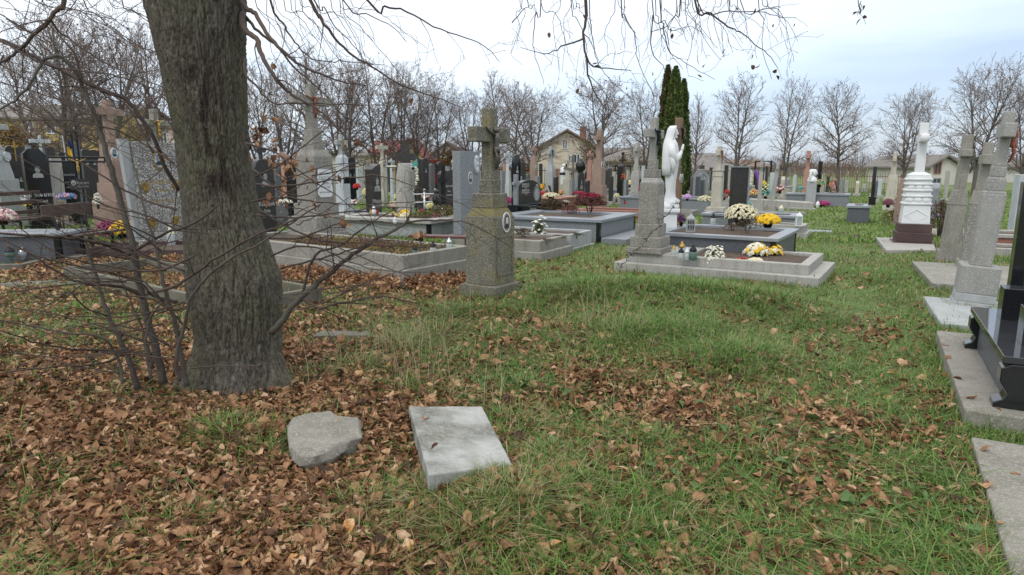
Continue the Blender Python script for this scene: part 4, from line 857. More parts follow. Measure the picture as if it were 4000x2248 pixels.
mb = MB(); mb.box(-.6, .5, -.12, .3, -.05, .46); o = mb.build('granite_block', M['dgran'], None, bevel=.01); o.location = (x_, y_, 0); o.rotation_euler = (0, 0, TH); tag(o, 'low dark granite block left of the headstone with the curved shoulder', 'stone block')
# rough stone
m = Mon('rough_headstone', 'rough hewn pale grey stone shaped like a broken tree trunk', 'headstone', 1584, 831, Y=16.6, zb=.0)
mb = MB(); mb.smooth = False; x, y = m.x, m.y; Hh = m.Z(638); K = 14; rd = random.Random(4); vs = []
for i in range(12):
    t_ = i/11
    for j in range(K):
        a = 2*pi*j/K; r = (.24-.03*t_-.05*max(0, t_-.85)/.15)*(1+.10*mn.noise((cos(a)*1.6, sin(a)*1.6, t_*5))); vs.append((r*cos(a)*.9, r*sin(a)*1.02, Hh*t_*(1-.04*(j % 5 == 0))+(0 if i else -.05)))
mb.add(vs, [(i*K+j, i*K+(j+1) % K, (i+1)*K+(j+1) % K, (i+1)*K+j) for i in range(11) for j in range(K)]+[tuple(11*K+j for j in range(K))])
mb.build('stone', M['concl'], m.o, bevel=.01)
mb = MB(); mb.box(.18, .215, -.05, .15, Hh*.62, Hh*.9); mb.build('arched_niche', M['conc'], m.o, bevel=.02); keep(x, y, .25, .25, 0)
flowers('yellow chrysanthemums at the foot of the rough pale stone', 1582, 824, .3, 54, 42, 'yellow', Y=16.1, pot=None, leaf='leafg', fr=.05)
flowers('thin yellow flowers left of the rough pale stone', 1535, 824, .3, 26, 36, 'yellow', Y=16.2, pot=None, leaf='leafg', fr=.04, dens=.3)
flowers('small cream chrysanthemums low in front of the rough pale stone', 1582, 842, .42, 38, 18, 'cream2', Y=15.6, pot=None, leaf='leafg', fr=.035)
# black baluster vase + silver lantern
x_, y_ = at_y(1703, 789, 16.4)[:2]; o = empty('stone_vase', (x_, y_, .40)); tag(o, 'black stone baluster vase beside the silver lantern', 'vase'); mb = MB(); mb.smooth = True
mb.lathe([(.10, 0), (.10, .22), (.07, .24), (.05, .27), (.085, .33), (.10, .40), (.06, .5), (.05, .53)], 16); mb.ball((0, 0, .58), .065, 14, 10); mb.build('body', M['black'], o)
candle('large silver ribbed candle lantern by the black baluster vase', 1730, 789, .40, 43, 'white', 'steel', 0, Y=16.3, group='grave candles')
h = headstone('headstone', 'black headstone with wavy pale top edge and dark cross on its left, behind the railing', 1742, 757, 664, 66, 19., 'wave', .12, 'blackm', zb=.3, bh=.1)
W_, H_ = h['_w'], h['_h']; text(h, 'Василик', .06, W_*.12, H_*.62, .09); text(h, 'Іван', .06, W_*.1, H_*.50, .07); text(h, 'Іванович', .06, W_*.1, H_*.41, .07)
mb = MB(); mb.box(.07, .15, -W_*.42-.04, -W_*.42+.05, .05, H_*1.08); mb.box(.075, .145, -W_*.42-.2, -W_*.42+.2, H_*.72, H_*.80); mb.build('side_cross', M['iron'], h)
def railing(label, u0, u1, Y0, Y1, z0, z1, n, mat='steel', name='railing'):
    a = at_y(u0, 720, Y0); b = at_y(u1, 720, Y1); d = b-a; d.z = 0; L = d.length; rot = atan2(d.y, d.x)
    o = empty(name, (a.x, a.y, 0), rot); tag(o, label, 'railing')
    for z in (z0, z1): mb = MB(); mb.tube([(0, 0, z), (L, 0, z)], .02, 8); mb.build('rail', M[mat], o)
    for i in range(n): mb = MB(); mb.smooth = True; x = L*i/(n-1); mb.tube([(x, 0, -.05), (x, 0, z1+.06)], .03, 8); mb.ball((x, 0, z1+.10), .045, 8, 6); mb.build('post', M[mat], o)
    return o
railing('shiny steel pipe railing in front of the lemon chrysanthemums', 1612, 1700, 18.2, 18.6, .62, .84, 3)
# ---- 7. centre background monuments
def pil(label, u, vb, Y, mat, tiers, shaft, top, arm, span, fig=None, ptr=None, name='cross_monument', rot=TH, zb=0., bodymat=None, plate=None, figh=.35, tilt=(0, 0)):
    "tiers: (part, v_top, w0[, w1])"
    m = Mon(name, label, 'grave monument', u, vb, Y=Y, rot=rot, zb=zb, tilt=tilt); wb = None
    for t_ in tiers:
        m.tiers(t_[0], (bodymat or mat) if t_[0] == 'body' else mat, [t_[1:]])
        if t_[0] == 'body': wb = m.w0 if len(t_) < 4 else m.w
    if shaft: m.cross(mat, top, arm[0], arm[1], shaft, span, fig=fig, figh=figh)
    if ptr and wb:
        n_, vz, st_ = ptr
        for i in range(n_): portrait(m.o, wb[0]/2, (i-(n_-1)/2)*.2, m.Z(vz), .17, .24, st_)
    if plate and wb:
        mb = MB(); mb.box(wb[0]/2-.01, wb[0]/2+.02, -wb[1]*.3, wb[1]*.3, m.Z(plate[1]), m.Z(plate[0])); mb.build('plate', M[plate[2]], m.o)
    m.done(); return m
m = pil('cream stone pillar and cross with red figure, left of the tall black slab', 2795, 880, 18.6, 'cream', [('base', 845, 96), ('base', 809, 82), ('body', 711, 49, 46), ('neck', 690, 42, 40), ('neck', 668, 46, 40), ('cap', 664, 50)], 20, 572, (588, 609), .5, 'redfig')
text(m.o, 'СТЕФАН', m.maxa*0+.19, 0, m.Z(760), .10, 'etchd', rz=0)
pil('grey white pillar with yellow lichen on its cross, left of the pebbled pillar', 2481, 812, 26.5, 'concl', [('base', 773, 70), ('base', 749, 54), ('body', 686, 42), ('cap', 667, 38, 34), ('neck', 645, 25)], 18, 559, (576, 593), .55, plate=(700, 742, 'blackm'))
pil('big brown sandstone cross monument with two oval portraits, centre background', 2336, 800, 24, 'pink', [('base', 769, 74), ('base', 724, 66), ('body', 621, 50, 44)], 25, 509, (533, 550), .8, ptr=(2, 645, 'grey'))
pil('grey green pillar with chamfered body and cross, before the cream house', 2150, 765, 31, 'grey', [('base', 735, 44), ('body', 674, 38), ('shoulder', 645, 38, 28)], 19, 573, (587, 605), .6, fig='iron')
pil('brown stone cross with white oval portraits under the bare tree left of the cream house', 2085, 745, 36, 'pink', [('base', 700, 40), ('body', 645, 33), ('shoulder', 610, 33, 20)], 13, 571, (580, 592), .6, ptr=(2, 655, 'grey'))
pil('narrow whitish pillar cross at the right shoulder of the mossy monument', 1985, 765, 29, 'pale', [('base', 722, 26), ('body', 643, 22, 18)], 12, 592, (599, 612), .6, plate=(650, 665, 'blackm'))
pil('pinkish pillar cross behind the big brown sandstone cross', 2302, 755, 30, 'rose', [('base', 700, 32), ('body', 628, 24, 20)], 10, 590, (600, 612), .6)
pil('grey stone pillar in front of the cream house, beside the small white statue', 2218, 740, 31, 'cream', [('base', 700, 38), ('body', 655, 22, 20)], 9, 600, (625, 634), .5)
o = empty('wooden_cross', (*at_y(2238, 735, 29.5)[:2], 0), R(-5)); tag(o, 'grey weathered wooden cross with a slanted arm before the cream house', 'cross'); mb = MB(); mb.box(-.05, .05, -.05, .05, -.05, 2.1); mb.build('post', M['woodg'], o); mb = MB(); mb.obox((0, -.07, 1.42), (.42, 0, -.09), (0, .03, 0), (.015, 0, .06)); mb.build('arm', M['woodg'], o)
headstone('headstone', 'tall black oval topped headstone with engraved figure, left of the brown cross', 2016, 738, 603, 36, 27., 'oval', .1, 'black', ptr=(0, .7, .5, .7, 'etch'), lines=[('Степан', .42, .18), ('1950-2009', .34, .11)])
headstone('headstone', 'plain dark headstone standing before the brown cross with white portraits', 2043, 705, 636, 20, 38., 'rect', .1, 'blackm')
h = headstone('headstone', 'dark winged headstone topped by a small cross, before the cream house', 2267, 735, 668, 34, 29., 'oval', .1, 'black', bh=.14, ptr=(0, .55, .5, .8, 'etch'), cross=(.35, .3))
W_, H_ = h['_w'], h['_h']
for s_ in (-1, 1): mb = MB(); mb.tube([(0, s_*W_*.3, .15), (0, s_*W_*.55, H_*.5), (0, s_*W_*.5, H_*.9)], .05, 6); mb.build('wing', M['gran'], h)
mb = MB(); mb.smooth = True; mb.lathe([(.2*W_, 0), (.3*W_, .1), (.3*W_, .32), (.14*W_, .5), (.02, .56)], 14, 0, 0, H_-.02); mb.build('lantern_top', M['black'], h)
headstone('headstone', 'dark headstone right of the big brown sandstone cross', 2377, 712, 657, 26, 34., 'wave', .1, 'blackm')
headstone('headstone', 'tall black headstone with a pointed top, left of the lichen topped pillar', 2424, 722, 640, 27, 30., 'point', .25, 'black')
headstone('headstone', 'dark speckled headstone with blue flowers, left of the cream pillar', 2721, 750, 687, 23, 28., 'arch', .2, 'dgran')
headstone('headstone', 'slim light grey headstone touching the dark speckled one', 2703, 748, 690, 12, 28.3, 'rect', .2, 'concl')
o = empty('black_cross', (*at_y(2431, 690, 34)[:2], 0)); tag(o, 'ornate black iron cross rising above the pointed black headstone', 'cross'); mb = MB(); z = zat(o.location.x, 34, 600); mb.tube([(0, 0, 0), (0, 0, z)], .04, 6); mb.tube([(-.35, 0, z*.72), (.35, 0, z*.72)], .04, 6); mb.tube([(-.2, 0, z*.85), (.2, 0, z*.85)], .03, 6)
for q in ((-.35, z*.72), (.35, z*.72), (0, z)): mb.ball((q[0], 0, q[1]), .08, 8, 6)
mb.build('bars', M['iron'], o)
def small_statue(label, u, vb, vt, Y, mat='white', ped=None):
    x, y = at_y(u, vb, Y)[:2]; o = empty('statue', (x, y, 0)); tag(o, label, 'statue'); z0 = zat(x, y, vb); H = zat(x, y, vt)-z0; z0 = max(z0, 0)
    if ped: mb = MB(); mb.box(-.22, .22, -.22, .22, -.05, z0); mb.build('pedestal', M[ped], o)
    mb = MB(); mb.smooth = True; mb.lathe([(.14*H, 0), (.17*H, .05*H), (.11*H, .3*H), (.13*H, .55*H), (.17*H, .68*H), (.13*H, .80*H), (.05*H, .85*H)], 14, 0, 0, z0, .8); mb.ball((0, 0, z0+.91*H), (.08*H, .075*H, .09*H), 10, 8)
    for s_ in (-1, 1): mb.tube([(0, s_*.15*H, z0+.72*H), (-.06*H, s_*.17*H, z0+.58*H), (-.14*H, s_*.02*H, z0+.62*H)], [.05*H, .045*H, .03*H], 8)
    mb.build('figure', M[mat], o); return o
small_statue('small white statue of a robed figure before the cream house', 2201, 722, 640, 35, 'white', 'cream')
small_statue('small whitish statue just left of the tall grey granite slab', 1771, 665, 616, 30, 'whitest', 'concl')
mb = MB()
o = empty('black_cross', (*at_y(2212, 735, 34.5)[:2], 0)); tag(o, 'thin dark cross beside the small white statue', 'cross'); z = zat(o.location.x, 34.5, 642); mb.box(-.05, .05, -.05, .05, 0, z); mb.box(-.35, .35, -.04, .04, z-.55, z-.44); mb.build('bars', M['iron'], o)
# granite boxes behind
def gbox(label, u, v, z, Lx, Wy, mat, cop, h=None, fill='soil', name='granite_grave', rim=.14, step=0, steph=0):
    c = gp(u, v, z); return frame_plot(name, label, c, Lx, Wy, z, rim=rim, rot=TH, mat=mat, copmat=cop, cop=.06 if cop else 0, z0=0, fill=fill, step=step, steph=steph)
gbox('pale rimmed granite grave behind the row of candles', 2430, 742, .5, 2.4, 1.8, 'ggran', 'gtop')
gbox('light concrete grave kerb below the pale rimmed granite grave', 2440, 772, .32, 1.4, 1.2, 'concl', None, name='concrete_grave')
gbox('long granite grave seen between the pebbled pillar and the cream pillar', 2768, 776, .5, 3.2, 1.6, 'ggran', 'gtop')
gbox('reddish tiled grave kerb beside the pebbled pillar', 2500, 826, .22, 2.2, 1.4, 'tile', None, name='tiled_grave', fill='redso')
gbox('grey concrete kerb behind the white lantern', 2705, 826, .18, 1.6, .9, 'conc', None, name='concrete_grave')
gbox('round ended red tiled grave behind the low dark brown shrub', 2190, 772, .5, 1.8, 1.5, 'tile', 'rose', name='tiled_grave')
gbox('white low grave box under the tree right of the leaning pillar', 3085, 729, .5, 2.0, 1.6, 'cream', 'concl', name='concrete_grave')
gbox('granite grave with flowers behind the white angel', 3316, 760, .5, 2.3, 1.2, 'ggran', 'gtop')
gbox('dark granite grave seen between the black slab and the straight grey pillar', 2950, 748, .5, 1.6, 1.6, 'dgran', 'gtop')
gbox('granite grave with two levels between yellow chrysanthemums and white lantern', 3108, 845, .42, 2.2, 1.1, 'ggran', 'gtop')
c = gp(3152, 937); frame_plot('concrete_grave', 'small pale grave bed with grey base at the right end of the granite box', c, 1.7, .85, .30, rim=.1, rot=TH, mat='concl', step=.07, steph=.14, z0=0)
x, y = gp(3185, 910); flat_slab('paving_slab', 'small blue grey slab lying in the grass right of the small pale grave', [(x-.35, y+.05), (x+.25, y-.28), (x+.45, y+.1), (x-.15, y+.42)], .05, 'gtop')
# tall black slab
h = headstone('headstone', 'tall plain black granite slab with pale edge, behind the white chrysanthemums', 2876, 885, 655, 68, 15.6, 'rect', .14, 'blackm', zb=0, base=False, rot=R(-72))
W_, H_ = h['_w'], h['_h']; mb = MB(); mb.box(-.10, .10, -W_/2-.02, W_/2+.02, H_, H_+.03); mb.box(-.10, .10, W_/2+.001, W_/2+.035, -.05, H_); mb.build('edge_trim', M['gtop'], h)
# collapsed concrete graves and leaning pillars
for lab, u, vb, Y, rows, tl_ in (('thin straight grey pillar standing on cracked blocks behind the yellow chrysanthemums', 2964, 822, 23.0, (('base', 805, 42), ('base', 781, 40), ('body', 671, 17, 16)), (0, 0)), ('thin grey pillar leaning to the right on broken blocks', 3008, 818, 23.6, (('base', 800, 46), ('base', 782, 40), ('body', 665, 20, 17)), (0, R(6)))):
    pil(lab, u, vb, Y, 'concl', rows, 10, 616 if u < 3000 else 628, (640, 655) if u < 3000 else (640, 662), .4, tilt=tl_)
o = frame_plot('broken_grave', 'long cracked light concrete grave sinking into the grass at the path edge', gp(3190, 822), 3.4, 1.2, .34, rim=.45, rot=R(-14), mat='concl', fill='leafg', step=.12, steph=.14, z0=0, tilt=(R(1), R(3)))
frame_plot('concrete_grave', 'weathered concrete kerb in front of the cracked grave', gp(3150, 845), 3.2, .5, .12, rim=.1, rot=R(-14), mat='conc', fill='leafg', z0=0)
# rose cross, angel, black cross
pil('tall rose coloured stone cross near the far end of the path', 3148, 752, 33, 'rose', [('base', 730, 34), ('body', 660, 27, 24)], 16, 590, (605, 620), .8, plate=(640, 652, 'blackm'))
m = Mon('angel_bust', 'white angel bust on a grey pedestal near the end of the path', 'statue', 3167, 776, Y=27, zb=0); m.tiers('pedestal', 'grey', [(712, 44, 38)])
zb_ = m.h; Hs = m.Z(660)-zb_; mb = MB(); mb.smooth = True
mb.lathe([(.34*Hs, 0), (.36*Hs, .1*Hs), (.30*Hs, .3*Hs), (.16*Hs, .42*Hs), (.12*Hs, .5*Hs)], 16, 0, 0, zb_, 1.1); mb.ball((.06, 0, zb_+.70*Hs), (.2*Hs, .19*Hs, .27*Hs), 14, 10); mb.ball((.06+.2*Hs, 0, zb_+.66*Hs), (.05*Hs, .04*Hs, .06*Hs), 8, 6)
for s_ in (-1, 1): mb.ball((-.12*Hs, s_*.26*Hs, zb_+.42*Hs), (.10*Hs, .16*Hs, .42*Hs), 10, 8)
mb.ball((-.05*Hs, 0, zb_+.78*Hs), (.23*Hs, .22*Hs, .2*Hs), 12, 8); mb.build('bust', M['white'], m.o); m.done()
o = empty('black_cross', (*at_y(3200, 720, 30)[:2], 0), TH); tag(o, 'plain black cross standing right of the white angel', 'cross'); z = zat(o.location.x, 30, 631); mb = MB(); mb.box(-.08, .08, -.10, .10, 0, z); mb.box(-.08, .08, -.35, .35, z-.62, z-.46); mb.build('bars', M['black'], o)
def slat_bench(label, u, Y, L, mat='wood', rot=R(61.4), n=3, w=.09, zs=.45, zt_=.95, legm='iron', seatn=2, panel=False):
    x, y = at_y(u, 800, Y)[:2]; o = empty('bench', (x, y, 0), rot+R(-90)); tag(o, label, 'bench')  # local +x forward, y along the bench
    for i in range(n):
        z = zt_-i*(zt_-zs-.12)/max(n-1, 1)-.02; xb = -.22-.12*(z-zs)/.5
        mb = MB(); mb.obox((xb, 0, z), (.012, 0, -.002), (0, L/2, 0), (.0, 0, (.2 if panel else w)/2)); mb.build('backrest_slat' if not panel else 'backrest', M[mat], o, bevel=.004)
    for i in range(seatn):
        xs_ = -.15+i*.36/max(seatn-1, 1); mb = MB(); mb.box(xs_-.09, xs_+.09, -L/2, L/2, zs-.035, zs); mb.build('seat_slat', M[mat], o, bevel=.004)
    for s_ in (-1, 1):
        y = s_*(L/2-.22); mb = MB(); mb.tube([(-.14, y, -.05), (-.2, y, zs), (-.36, y, zt_)], .028, 4); mb.tube([(-.2, y, zs-.06), (.25, y, zs-.06)], .028, 4); mb.tube([(.24, y, zs-.06), (.22, y, -.05)], .028, 4); mb.build('frame', M[legm], o)
    return o
slat_bench('brown slatted bench in front of the grey green pillar', 2186, 22.5, 1.15, 'woodg', rot=R(90), n=4, w=.07)
slat_bench('pale slatted bench behind the flowers near the end of the path', 3272, 30, 1.1, 'woodg', rot=R(90), n=3, w=.06)
slat_bench('brown slatted bench on the far left, under the black headstone', 112, 15.3, 1.6, 'wood', rot=R(86), n=3, w=.085, zt_=1.0)
slat_bench('brown board backed bench left of the grave with magenta flowers', 322, 11.9, 1.15, 'wood', rot=R(84), n=1, panel=True, zt_=.86, zs=.44)
# far right group
m = Mon('cross_monument', 'cream pillar with lichen topped cross, left of the white carved monument', 'grave monument', 3477, 800, Y=24.5, rot=TH, zb=0)
m.tiers('base', 'cream', [(772, 60)]); m.tiers('body', 'cream', [(700, 46, 40), (684, 40, 34)]); m.tiers('neck', 'cream', [(640, 24, 20)]); m.cross('cream', 599, 617, 632, 15, .5)
m = Mon('leaning_slab', 'pinkish brown narrow slab leaning between the cream pillar and the white carved monument', 'headstone', 3497, 872, Y=18.2, rot=TH, zb=0, tilt=(0, R(4))); m.tiers('stone', 'pink', [(697, 30, 26)]); m.done()
pil('grey stone cross showing behind the white carved monument', 3575, 800, 25, 'conc', [('base', 760, 50), ('body', 680, 26, 24)], 15, 570, (598, 618), .6)
h = gbox('dark granite grave box with corner bars beyond the cream pillar', 3398, 806, .5, .55, 1.2, 'dgran', 'gtop')
x_, y_ = gp(3420, 803, .5); o = empty('black_cross', (x_, y_+.2, .5), TH); tag(o, 'narrow black stone cross standing on the dark granite box at the path', 'cross'); mb = MB(); k = ppm(x_, y_); mb.box(-.09, .09, -.12, .12, 0, .24); mb.build('base', M['black'], o); mb = MB(); z = zat(x_, y_, 652)-.5; mb.box(-.045, .045, -.07, .07, .24, z); mb.box(-.04, .04, -.3, .3, z-.48, z-.34); mb.build('bars', M['black'], o)
shrub('shrub', 'round brown dry bush at the foot of the pinkish leaning slab', *gp(3490, 880), 0, .42, .5, ['leafb', 'leafb'], 700, .045, 21, 8, low=.05)
shrub('shrub', 'plum coloured bush between the white carved monument and the two pillars', *gp(3665, 930), 0, .5, .95, ['plum', 'leafb', 'leafd'], 1300, .05, 22, 8, low=.1)
shrub('shrub', 'dark red shrub behind the cream pillar near the white carved monument', *gp(3530, 850), 0, .5, 1.0, ['plum', 'leafy', 'leafd'], 900, .06, 23, 8, low=.1)
flowers('dark crimson chrysanthemum bush on the dark granite box', 3468, 812, .5, 38, 34, 'plum', leaf='leafd', fr=.03)
pil('slim whitish post monument behind the tallest grey pillar', 3850, 830, 22, 'pale', [('base', 770, 50), ('body', 690, 26, 24)], 14, 650, (662, 674), .5)
headstone('headstone', 'pale blue grey headstone at the far right edge behind the tallest pillar', 3990, 845, 683, 60, 14.5, 'rect', .15, 'pale')
gbox('orange tinted tiled grave at the right edge beyond the black granite', 4110, 925, .3, 1.4, 1.2, 'tile', 'concl', name='tiled_grave')
gbox('pale kerbed sandy grave right of the tallest pillar', 4190, 985, .15, 1.6, 1.0, 'concl', None, name='concrete_grave')
headstone('headstone', 'small grey headstone seen between the white carved monument and the pillars', 3640, 800, 715, 36, 21, 'arch', .12, 'gran')
flowers('white cut flowers on the ground behind the white carved monument', 3655, 925, 0, 50, 30, 'whitef', pot=None, leaf='leafg', fr=.05)
# ---- 8. left group
m = Mon('cross_monument', 'pale grey blue stone cross monument with arched niches at the left edge', 'grave monument', 8, 790, Y=18, rot=R(-10), zb=0)
m.tiers('base', 'grey', [(740, 190), (700, 160)]); m.tiers('body', 'grey', [(670, 130, 120), (580, 118, 76)]); wb = m.w; m.tiers('neck', 'grey', [(560, 66, 48)]); m.cross('grey', 460, 484, 506, 40, .85)
mb = MB()
for s_ in (-1, 1): mb.prism(ell(s_*.13, m.Z(612), .10, .13, 14), wb[0]/2-.06, wb[0]/2+.09)
mb.build('niche', M['pale'], m.o)
h = headstone('headstone', 'black headstone with cut corners, large engraved portrait of a woman in a headscarf', 154, 765, 582, 106, 17.2, 'cut', .12, 'black', rot=R(-30), cross=(.34, .26, -.05))
W_, H_ = h['_w'], h['_h']; portrait(h, .06, .0, H_*.72, W_*.62, W_*.72, 'etch')
for s_, zf, sz in (('Мельник', .43, .16), ('Ксеня', .35, .11), ('Іванівна', .28, .11), ('12.03.1928 - 23.11.1999', .20, .055)): text(h, s_, .06, 0, H_*zf, sz)
mb = MB(); mb.box(-.32, -.065, -W_*.2, W_/2+.12, -.05, H_*.86); mb.build('backing', M['concl'], h)
h = headstone('headstone', 'dark headstone with wavy top and thin gold cross, partly behind the cut cornered one', 74, 745, 568, 88, 18.6, 'swell', .12, 'blackm', rot=R(-30), ptr=(.12, .55, .26, .36, 'etch'))
mb = MB(); H_ = h['_h']; mb.box(.065, .08, -.02, .01, H_*.80, H_+.12); mb.box(.066, .079, -.09, .08, H_*.97, H_); mb.build('gold_cross', M['gold'], h)
headstone('headstone', 'dark headstone with an engraved man, right of the cut cornered one', 212, 750, 574, 46, 19.2, 'arch', .12, 'blackm', rot=R(-30), ptr=(0, .68, .6, .8, 'etch'))
h = headstone('headstone', 'wide low black headstone with three columns of engraved names behind the black metal cross', 262, 735, 633, 96, 18.2, 'rect', .12, 'black', rot=R(-30))
W_, H_ = h['_w'], h['_h']
for yy, s_ in ((-.3, 'Петро'), (0, 'Ганна'), (.3, 'Іван')): text(h, s_, .06, yy*W_, H_*.8, .08, 'etch'); text(h, '1921', .06, yy*W_, H_*.68, .06, 'etch'); text(h, '1987', .06, yy*W_, H_*.6, .06, 'etch')
headstone('headstone', 'small dark headstone with engraved face, left of the pair beside the brown cross', 346, 710, 584, 34, 20.5, 'arch', .1, 'blackm', rot=R(-30), ptr=(0, .8, .5, .6, 'etch'))
headstone('headstone', 'small dark headstone with engraved face, touching the brown cross monument', 374, 712, 586, 30, 20.7, 'arch', .1, 'blackm', rot=R(-30), ptr=(0, .8, .5, .6, 'etch'))
h = gbox('grey granite grave carrying the blue and pink flowers behind the black metal cross', 330, 712, .75, 1.4, 1.4, 'ggran', 'gtop')
pil('small white stone cross between the dark headstones on the left', 182, 760, 21, 'pale', [('base', 730, 40), ('body', 600, 22)], 14, 530, (545, 560), .6)
headstone('headstone', 'light concrete headstone right behind the cut cornered black one', 226, 740, 620, 30, 17.9, 'rect', .2, 'concl', rot=R(-30))
# black metal cross
x_, y_ = at_y(322, 815, 13.6)[:2]; o = empty('metal_cross', (x_, y_, 0), R(-52)); tag(o, 'black double tube metal cross with gold figure and name plate on the left', 'cross'); zz = lambda v: zat(x_, y_, v); k = ppm(x_, y_)
mb = MB(); a = .042
for s_ in (-a, a): mb.tube([(0, s_*1.2, -.05), (0, s_*1.2, zz(742))], .018, 6); mb.tube([(0, s_, zz(740)), (0, s_, zz(516))], .02, 6)
zc = zz(624)
for s_ in (-a, a): mb.tube([(0.0, -94/k, zc+s_), (0, 94/k, zc+s_)], .02, 6)
mb.box(-.02, .02, -a*1.3, a*1.3, zz(518), zz(514)); mb.box(-.02, .02, -96/k, -90/k, zc-a*1.3, zc+a*1.3); mb.box(-.02, .02, 90/k, 96/k, zc-a*1.3, zc+a*1.3); mb.build('tubes', M['iron'], o)
mb = MB(); mb.smooth = True; corpus(mb, .02, zz(684), (zz(618)-zz(684))*.95, .9); mb.build('crucifix_figure', M['goldp'], o)
mb = MB(); mb.box(-.01, .02, -30/k, 30/k, zz(742), zz(700)); pl = mb.build('name_plate', M['blackm'], o); portrait(pl, .02, -20/k, zz(715), .07, .10, 'grey'); text(pl, 'Йосип', .02, .04, zz(716), .08, 'etch'); text(pl, '1922-1990', .02, .04, zz(730), .05, 'etch')
# brown cross monument
m = Mon('cross_monument', 'large pinkish brown cross monument with two round blue portraits, left of the tree', 'grave monument', 462, 850, Y=16.6, rot=R(-16), zb=0)
m.tiers('base', 'pink', [(782, 192)]); m.tiers('pedestal', 'pink', [(714, 144, 140)]); m.tiers('body', 'pink', [(628, 124, 116), (612, 116, 96), (560, 96, 92)]); wb = m.w; m.tiers('neck', 'pink', [(553, 100)]); m.cross('pink', 391, 424, 452, 50, .84, 40)
for s_ in (-1, 1): portrait(m.o, wb[0]/2+.02, s_*.11, m.Z(599), .20, .26, 'colour', lab='left blue oval portrait' if s_ < 0 else 'right blue oval portrait')
m.done()
# bright pebbled headstone
h = headstone('headstone', 'broad bright pebbled headstone with gold framed portrait and gold flower ornaments, left of the tree', 635, 905, 556, 196, 13.6, 'rect', .16, 'terrb', rot=R(-26), bh=.16, basemat='terrb')
W_, H_ = h['_w'], h['_h']; portrait(h, .08, .0, H_*.83, .24, .33, 'gold')
for (yy, zf) in ((-.34, .58), (-.26, .24), (.34, .58), (.26, .24)):
    mb = MB()
    for i in range(6): a = i*pi/3; mb.prism(ell(yy*W_+.06*cos(a), H_*zf+.06*sin(a), .035, .035, 8), .078, .092+.002*i)
    mb.prism([(yy*W_-.01, H_*zf-.17), (yy*W_+.01, H_*zf-.17), (yy*W_+.01, H_*zf), (yy*W_-.01, H_*zf)], .078, .09); mb.build('gold_ornament', M['gold'], h)
for s_, zf, sz in (('Микола', .62, .12), ('1927-2001', .54, .08), ('Спи з Богом', .44, .08)): text(h, s_, .08, .02, H_*zf, sz, 'goldp')
mb = MB(); mb.obox((-.04, -W_*.56, H_*.52), (.05, 0, 0), (0, .09, 0), (0, -.08, H_*.5)); mb.build('side_stele', M['grey'], h)
pil('grey stone cross with gold figure rising behind the bright pebbled headstone', 640, 880, 14.6, 'conc', [('body', 560, 80)], 38, 427, (470, 492), .85, fig='gold', figh=.45, rot=R(-12))
# black headstone right of trunk
h = headstone('headstone', 'black headstone with engraved man, cross on top, close to the right side of the trunk', 1036, 880, 622, 96, 13.2, 'swell', .14, 'blackm', rot=R(-18), cross=(.5, .42), bh=.14)
W_, H_ = h['_w'], h['_h']; portrait(h, .07, 0, H_*.78, W_*.6, W_*.72, 'etch')
for s_, zf, sz in (('Каніщев', .50, .12), ('Ігор', .42, .09), ('1951-2006', .36, .07)): text(h, s_, .07, 0, H_*zf, sz)
o = gbox('dark grey granite box with flowers beside the black headstone near the trunk', 1130, 775, .75, 1.0, .7, 'dgran', 'gtop')
headstone('headstone', 'small dark headstone left of the tall pebbled pillar', 1146, 800, 625, 46, 17.5, 'wave', .12, 'black', lines=[('Лев', .7, .2)])
pil('pinkish stone cross between the trunk and the tall pebbled pillar', 1117, 800, 20.5, 'rose', [('body', 650, 22)], 13, 594, (606, 618), .5)
# box on the far left
ob = frame_plot('granite_grave', 'dark granite grave box with wide pale cover on the left edge, candles in front', gp(225, 911, .5), 2.9, .75, .5, rim=.28, rot=R(7), mat='dgran', copmat='gtop', cop=.05, copo=.07, endmat='black', z0=0)
x, y = gp(225, 1008, .06); flat_slab('paving_slab', 'concrete apron under the candles at the left edge', [(x-3.2, y-.42), (x+.35, y+.02), (x+.30, y+.55), (x-3.2, y+.12)], .08, 'conc')
for u, vt, vb, b, c, k, wd, lab in ((42, 963, 1018, 'ggrn', 'iron', 2, 1.1, 'dark green round candle at the left edge'), (92, 966, 1012, 'glass', 'steel', 2, 1.1, 'goblet shaped glass candle with silver lid at the left edge'), (144, 952, 1000, 'gred', 'white', 0, 1, 'red and white candle right of the goblet shaped one')): candle(lab, u, vb, .08, vb-vt, b, c, k, wide=wd)
flowers('pink and white artificial flowers on the dark granite box at the left edge', 16, 880, .5, 84, 60, 'pinkf', col2='whitef', pot='plastk', fr=.045)
flowers('yellow chrysanthemums in front of the brown cross monument', 475, 850, .0, 96, 74, 'yellow', Y=14.6, fr=.04, leaf='leafg')
flowers('white chrysanthemums between brown monument and pebbled headstone', 538, 850, .0, 44, 60, 'whitef', Y=14.5, fr=.04, leaf='leafg')
flowers('magenta chrysanthemum bush behind the board backed bench', 428, 925, .0, 100, 66, 'magenta', fr=.03, leaf='leafd', pot=None)
flowers('dark red chrysanthemum bush in front of the pebbled headstone', 578, 955, .0, 124, 88, 'crimson', fr=.03, leaf='leafd', pot=None, dens=.5)
flowers('yellow flowers touching the left side of the trunk', 722, 915, .0, 50, 64, 'yellow', fr=.045, leaf='leafg')
candle('tall glass candle with cream base at the foot of the pebbled headstone', 665, 905, .05, 78, 'glass', 'cream2', 1, Y=13.0)
lantern('small white lantern with purple flowers beside the cut cornered black headstone', 89, 696, .78, 32, 26, 'white', Y=16.6)
flowers('blue and pink artificial flowers on the granite grave behind the black metal cross', 248, 694, .78, 64, 18, 'blue', Y=17.3, col2='pinkf', pot=None, fr=.05)
